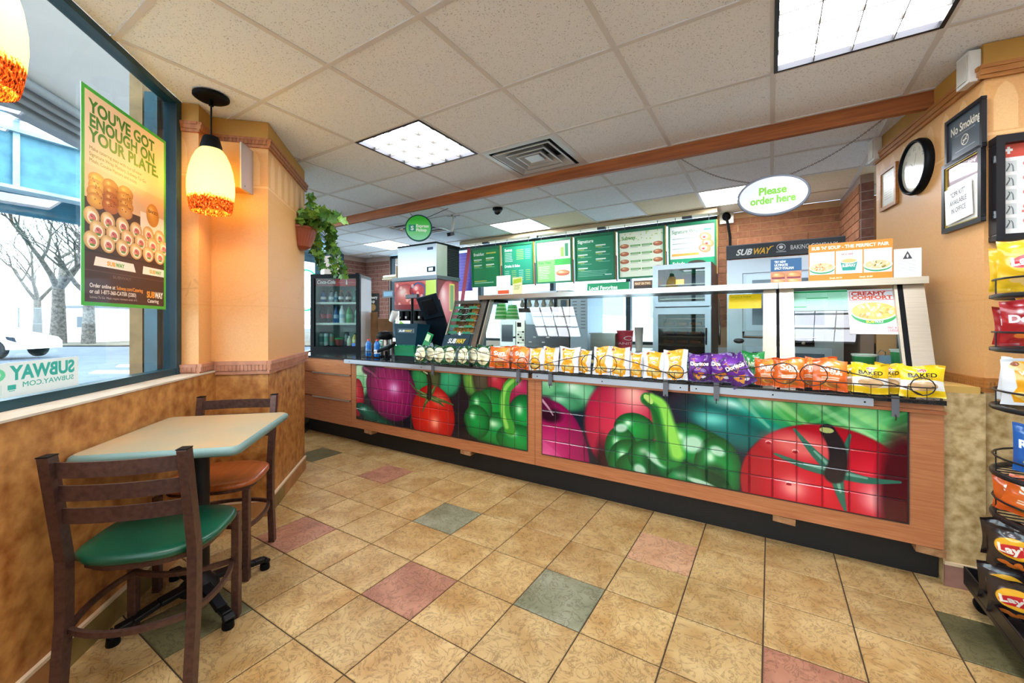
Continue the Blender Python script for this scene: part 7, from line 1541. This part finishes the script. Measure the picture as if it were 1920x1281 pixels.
# the two big ones where the photograph shows them
hut = T('guard_hut', 'small white flat roofed hut behind the fence across the road', 'hut', out(-30.5, 27.5, GZ + .05), YAW); MB().box(0, 0, 0, 3.2, 2, 2.3, whitel).box(-.1, -.1, 2.3, 3.3, 2.1, 2.45, walk).part('walls', hut); MB().box(1.5, -.03, 1.0, 2.4, -.001, 1.7, mat('hut_window', '#59636e', .3)).part('window', hut)
fn = T('chain_fence', 'long grey chain link fence across the road', 'fence', out(-45, 29.5, GZ + .05), YAW); fm = mat('galvanised_fence', '#8b9299', .6); mesh_m, N, L, P = base_mat('chain_link_mesh'); 
tc = N.new('ShaderNodeTexCoord'); ck = N.new('ShaderNodeTexBrick'); ck.inputs['Scale'].default_value = 9; ck.inputs['Mortar Size'].default_value = .02; ck.inputs['Color1'].default_value = (0, 0, 0, 1); ck.inputs['Color2'].default_value = (0, 0, 0, 1); ck.inputs['Mortar'].default_value = (1, 1, 1, 1); L.new(tc.outputs['UV'], ck.inputs['Vector']); P.inputs['Base Color'].default_value = (*lin('#7d848b'), 1); ad = N.new('ShaderNodeMath'); ad.operation = 'ADD'; ad.inputs[1].default_value = .28; L.new(ck.outputs['Color'], ad.inputs[0]); L.new(ad.outputs[0], P.inputs['Alpha'])
for k in range(24): MB().box(k * 2.4, 0, 0, k * 2.4 + .07, .07, 2.4, fm).part('post', fn)
MB().box(0, .02, 2.32, 55, .06, 2.37, fm).box(0, .02, 1.2, 55, .05, 1.24, fm).part('rail', fn); MB().add([(0, .03, 0), (55, .03, 0), (55, .03, 2.35), (0, .03, 2.35)], [(0, 1, 2, 3)], mesh_m, uvs=[[(0, 0), (25, 0), (25, 1), (0, 1)]]).part('mesh_panel', fn)
lp_ = T('street_lamp', 'grey street lamp post across the road under the poster', 'lamp post', out(-16.6, 21.8, GZ), 0); MB().lathe([(.22, 0), (.22, .35), (.11, .4), (.10, 6)], mat('grey_post', '#8f99a4', .5), 14).part('pole', lp_)
# parked car: white front wing, seen side on
car_m = mat('white_car_paint', '#eef2f6', .2, coat=.8); cgl = mat('dark_car_glass', '#1d2a38', .08); tyre = mat('tyre_rubber', '#1d2024', .8)
ct = T('car', 'white parked car with black wheel arch seen through the window, cut by the left edge', 'car', camp(-22.5, 14.6, GZ), YAW + .12)
prof = [(0, .35), (.0, .62), (.15, .78), (.9, .95), (1.35, 1.03), (2.1, 1.42), (3.3, 1.46), (4.2, 1.1), (4.4, .9), (4.4, .35)]
prof = [(4.4 - x, z) for x, z in prof]      # nose to the right
def carbody(mb, y0, y1, pts, m): mb.prism(pts, y0, y1, m, plane='xz')
wx = (3.62, .95)
body = []
for x, z in prof: body.append((x, z))
low = []
for c0 in (wx[1], wx[0]):
    low += [(c0 - .38, .35)] + [(c0 + .38 * math.cos(math.pi - math.pi * i / 10), .35 + .36 * math.sin(math.pi * i / 10)) for i in range(11)] + [(c0 + .38, .35)]
MB().prism([(4.4, .35)][::-1] + body[1:-1][::1] + [(0, .35)] + low, 0, 1.7, car_m, plane='xz').part('body', ct, bevel=.03)
MB().prism([(3.0, 1.06), (2.35, 1.37), (1.2, 1.40), (.5, 1.12)], -.012, -.001, cgl, plane='xz').part('side_window', ct)
for x in wx: 
    for y in (.1, 1.6): MB().lathe([(.2, -.1), (.32, -.1), (.34, -.07), (.34, .07), (.32, .1), (.2, .1)], tyre, 26, (x, y, .34), M=RX).lathe([(0, -.09), (.21, -.1), (.21, .0)], steel, 20, (x, y, .34), M=RX, cap=False).part('wheel', ct)
MB().prism([(4.05, .72), (4.36, .62), (4.30, .80), (4.0, .84)], -.012, -.001, cgl, plane='xz').part('headlight', ct)
# elevated railway: teal girders on the far side, pale deck overhead
teal = mat('teal_painted_steel', '#245c70', .5, c2='#3a7485', scale=2.5, detail=5, bump=.1); teal_p = mat('pale_teal_steel', '#6f8c97', .5, c2='#8fa6ae', scale=1.5, detail=5); deckw = mat('white_deck_soffit', '#f4f6f8', .8, c2='#e6eaee', scale=1.2)
vd = T('elevated_railway', 'teal steel elevated railway viaduct above the street', 'viaduct', camp(0, 0, 0), 0)
def V(t_, off, z):      # along the viaduct: starts left of the view, recedes to the right
    b0, b1 = camp(-19, 11.0, 0), camp(-11.0, 30, 0); d_ = (b1 - b0).normalized(); n_ = Vector((-d_.y, d_.x, 0)); p_ = b0 + d_ * t_ + n_ * off; return Vector((p_.x, p_.y, z))
def gird(mb, off, z0, z1, m, t0=-14, t1=40, th=.25): mb.beam(V(t0, off, (z0 + z1) / 2), V(t1, off, (z0 + z1) / 2), th, z1 - z0, m)
q = MB(); gird(q, 0, 5.95, 7.9, teal); gird(q, 0, 5.85, 5.97, teal_p, th=.7); gird(q, 0, 7.85, 7.98, teal_p, th=.7); q.part('main_girder', vd)
q = MB(); gird(q, .0, 8.4, 10.7, teal, th=.1); gird(q, -.2, 10.6, 10.85, deckw, th=.9); q.part('parapet', vd)
for k in range(20): MB().beam(V(-13 + k * 2.4, -.18, 6.0), V(-13 + k * 2.4, -.18, 10.6), .16, .12, teal_p, up=(1, 0, 0)).part('stiffener', vd)
for k in range(4): MB().tube([V(-14, -.45, 8.3 + k * .24), V(40, -.45, 8.3 + k * .24)], .055, fm, 6).part('conduit', vd)
q = MB(); gird(q, 5.0, 5.9, 7.8, teal); q.part('main_girder', vd)
for k in range(12): MB().beam(V(-12 + k * 4, 0, 6.9), V(-12 + k * 4, 5, 6.9), .3, .8, teal).part('cross_beam', vd)
MB().prism([(p.x, p.y) for p in (V(-14, -.3, 0), V(40, -.3, 0), V(40, 5.3, 0), V(-14, 5.3, 0))], 10.9, 11.05, deckw).part('deck', vd)
MB().prism([S2(-5, -1.9), S2(7.5, -1.9), S2(7.5, -3.55), S2(-5, -3.55)], 3.25, 3.4, deckw).box(0, 0, 0, .001, .001, .001, deckw).part('ceiling_canopy', kind='structure')
q = MB(); q.beam(ST(-5, -3.6, 3.3), ST(7.5, -3.6, 3.3), .12, .35, fm)
for k in range(3): q.tube([ST(-5, -3.45 + k * .14, 3.2), ST(7.5, -3.45 + k * .14, 3.2)], .04, fm, 6)
tag(q.part('canopy_gutter'), 'pale metal gutter along the canopy outside the window', 'gutter')
# street beyond the back windows: pale parked car and white building
snow = mat('pale_snow_bank', '#e6ecf2', .8); MB().grid(lambda u, v: (-7 + 8 * u, YB + 1.2 + 2.2 * v, .55 + .75 * math.sin(math.pi * v) + .12 * math.sin(5 * u)), 12, 6, snow).part('snow_bank', kind='structure')
bd = T('white_building', 'pale building with faint window rows across the street behind the menus', 'building', (-14, 15, GZ)); MB().box(0, 0, 0, 22, 3, 7, mat('pale_rendered_wall', '#ccd6e0', .9)).part('wall', bd)
for k in range(9):
    for z in (1.1, 4.0): MB().box(.8 + k * 2.4, -.05, z, 2.2 + k * 2.4, -.001, z + 1.6, mat('pale_window_pane', '#9db2c6', .3)).part('window', bd)
t = T('neon_ring', 'green ring of neon hanging in the window left of the drinks cooler', 'neon sign', camp((574 - CX) / F_PX * 5.3, 5.3, PZ(574, 545, 3.0) * 0 + 1.62), YAW); MB().tube([(.17 * math.cos(2 * math.pi * i / 30), 0, .26 * math.sin(2 * math.pi * i / 30)) for i in range(30)], .012, mat('green_neon', '#2fd08a', emit=1.5), 6, closed=True).part('tube', t)
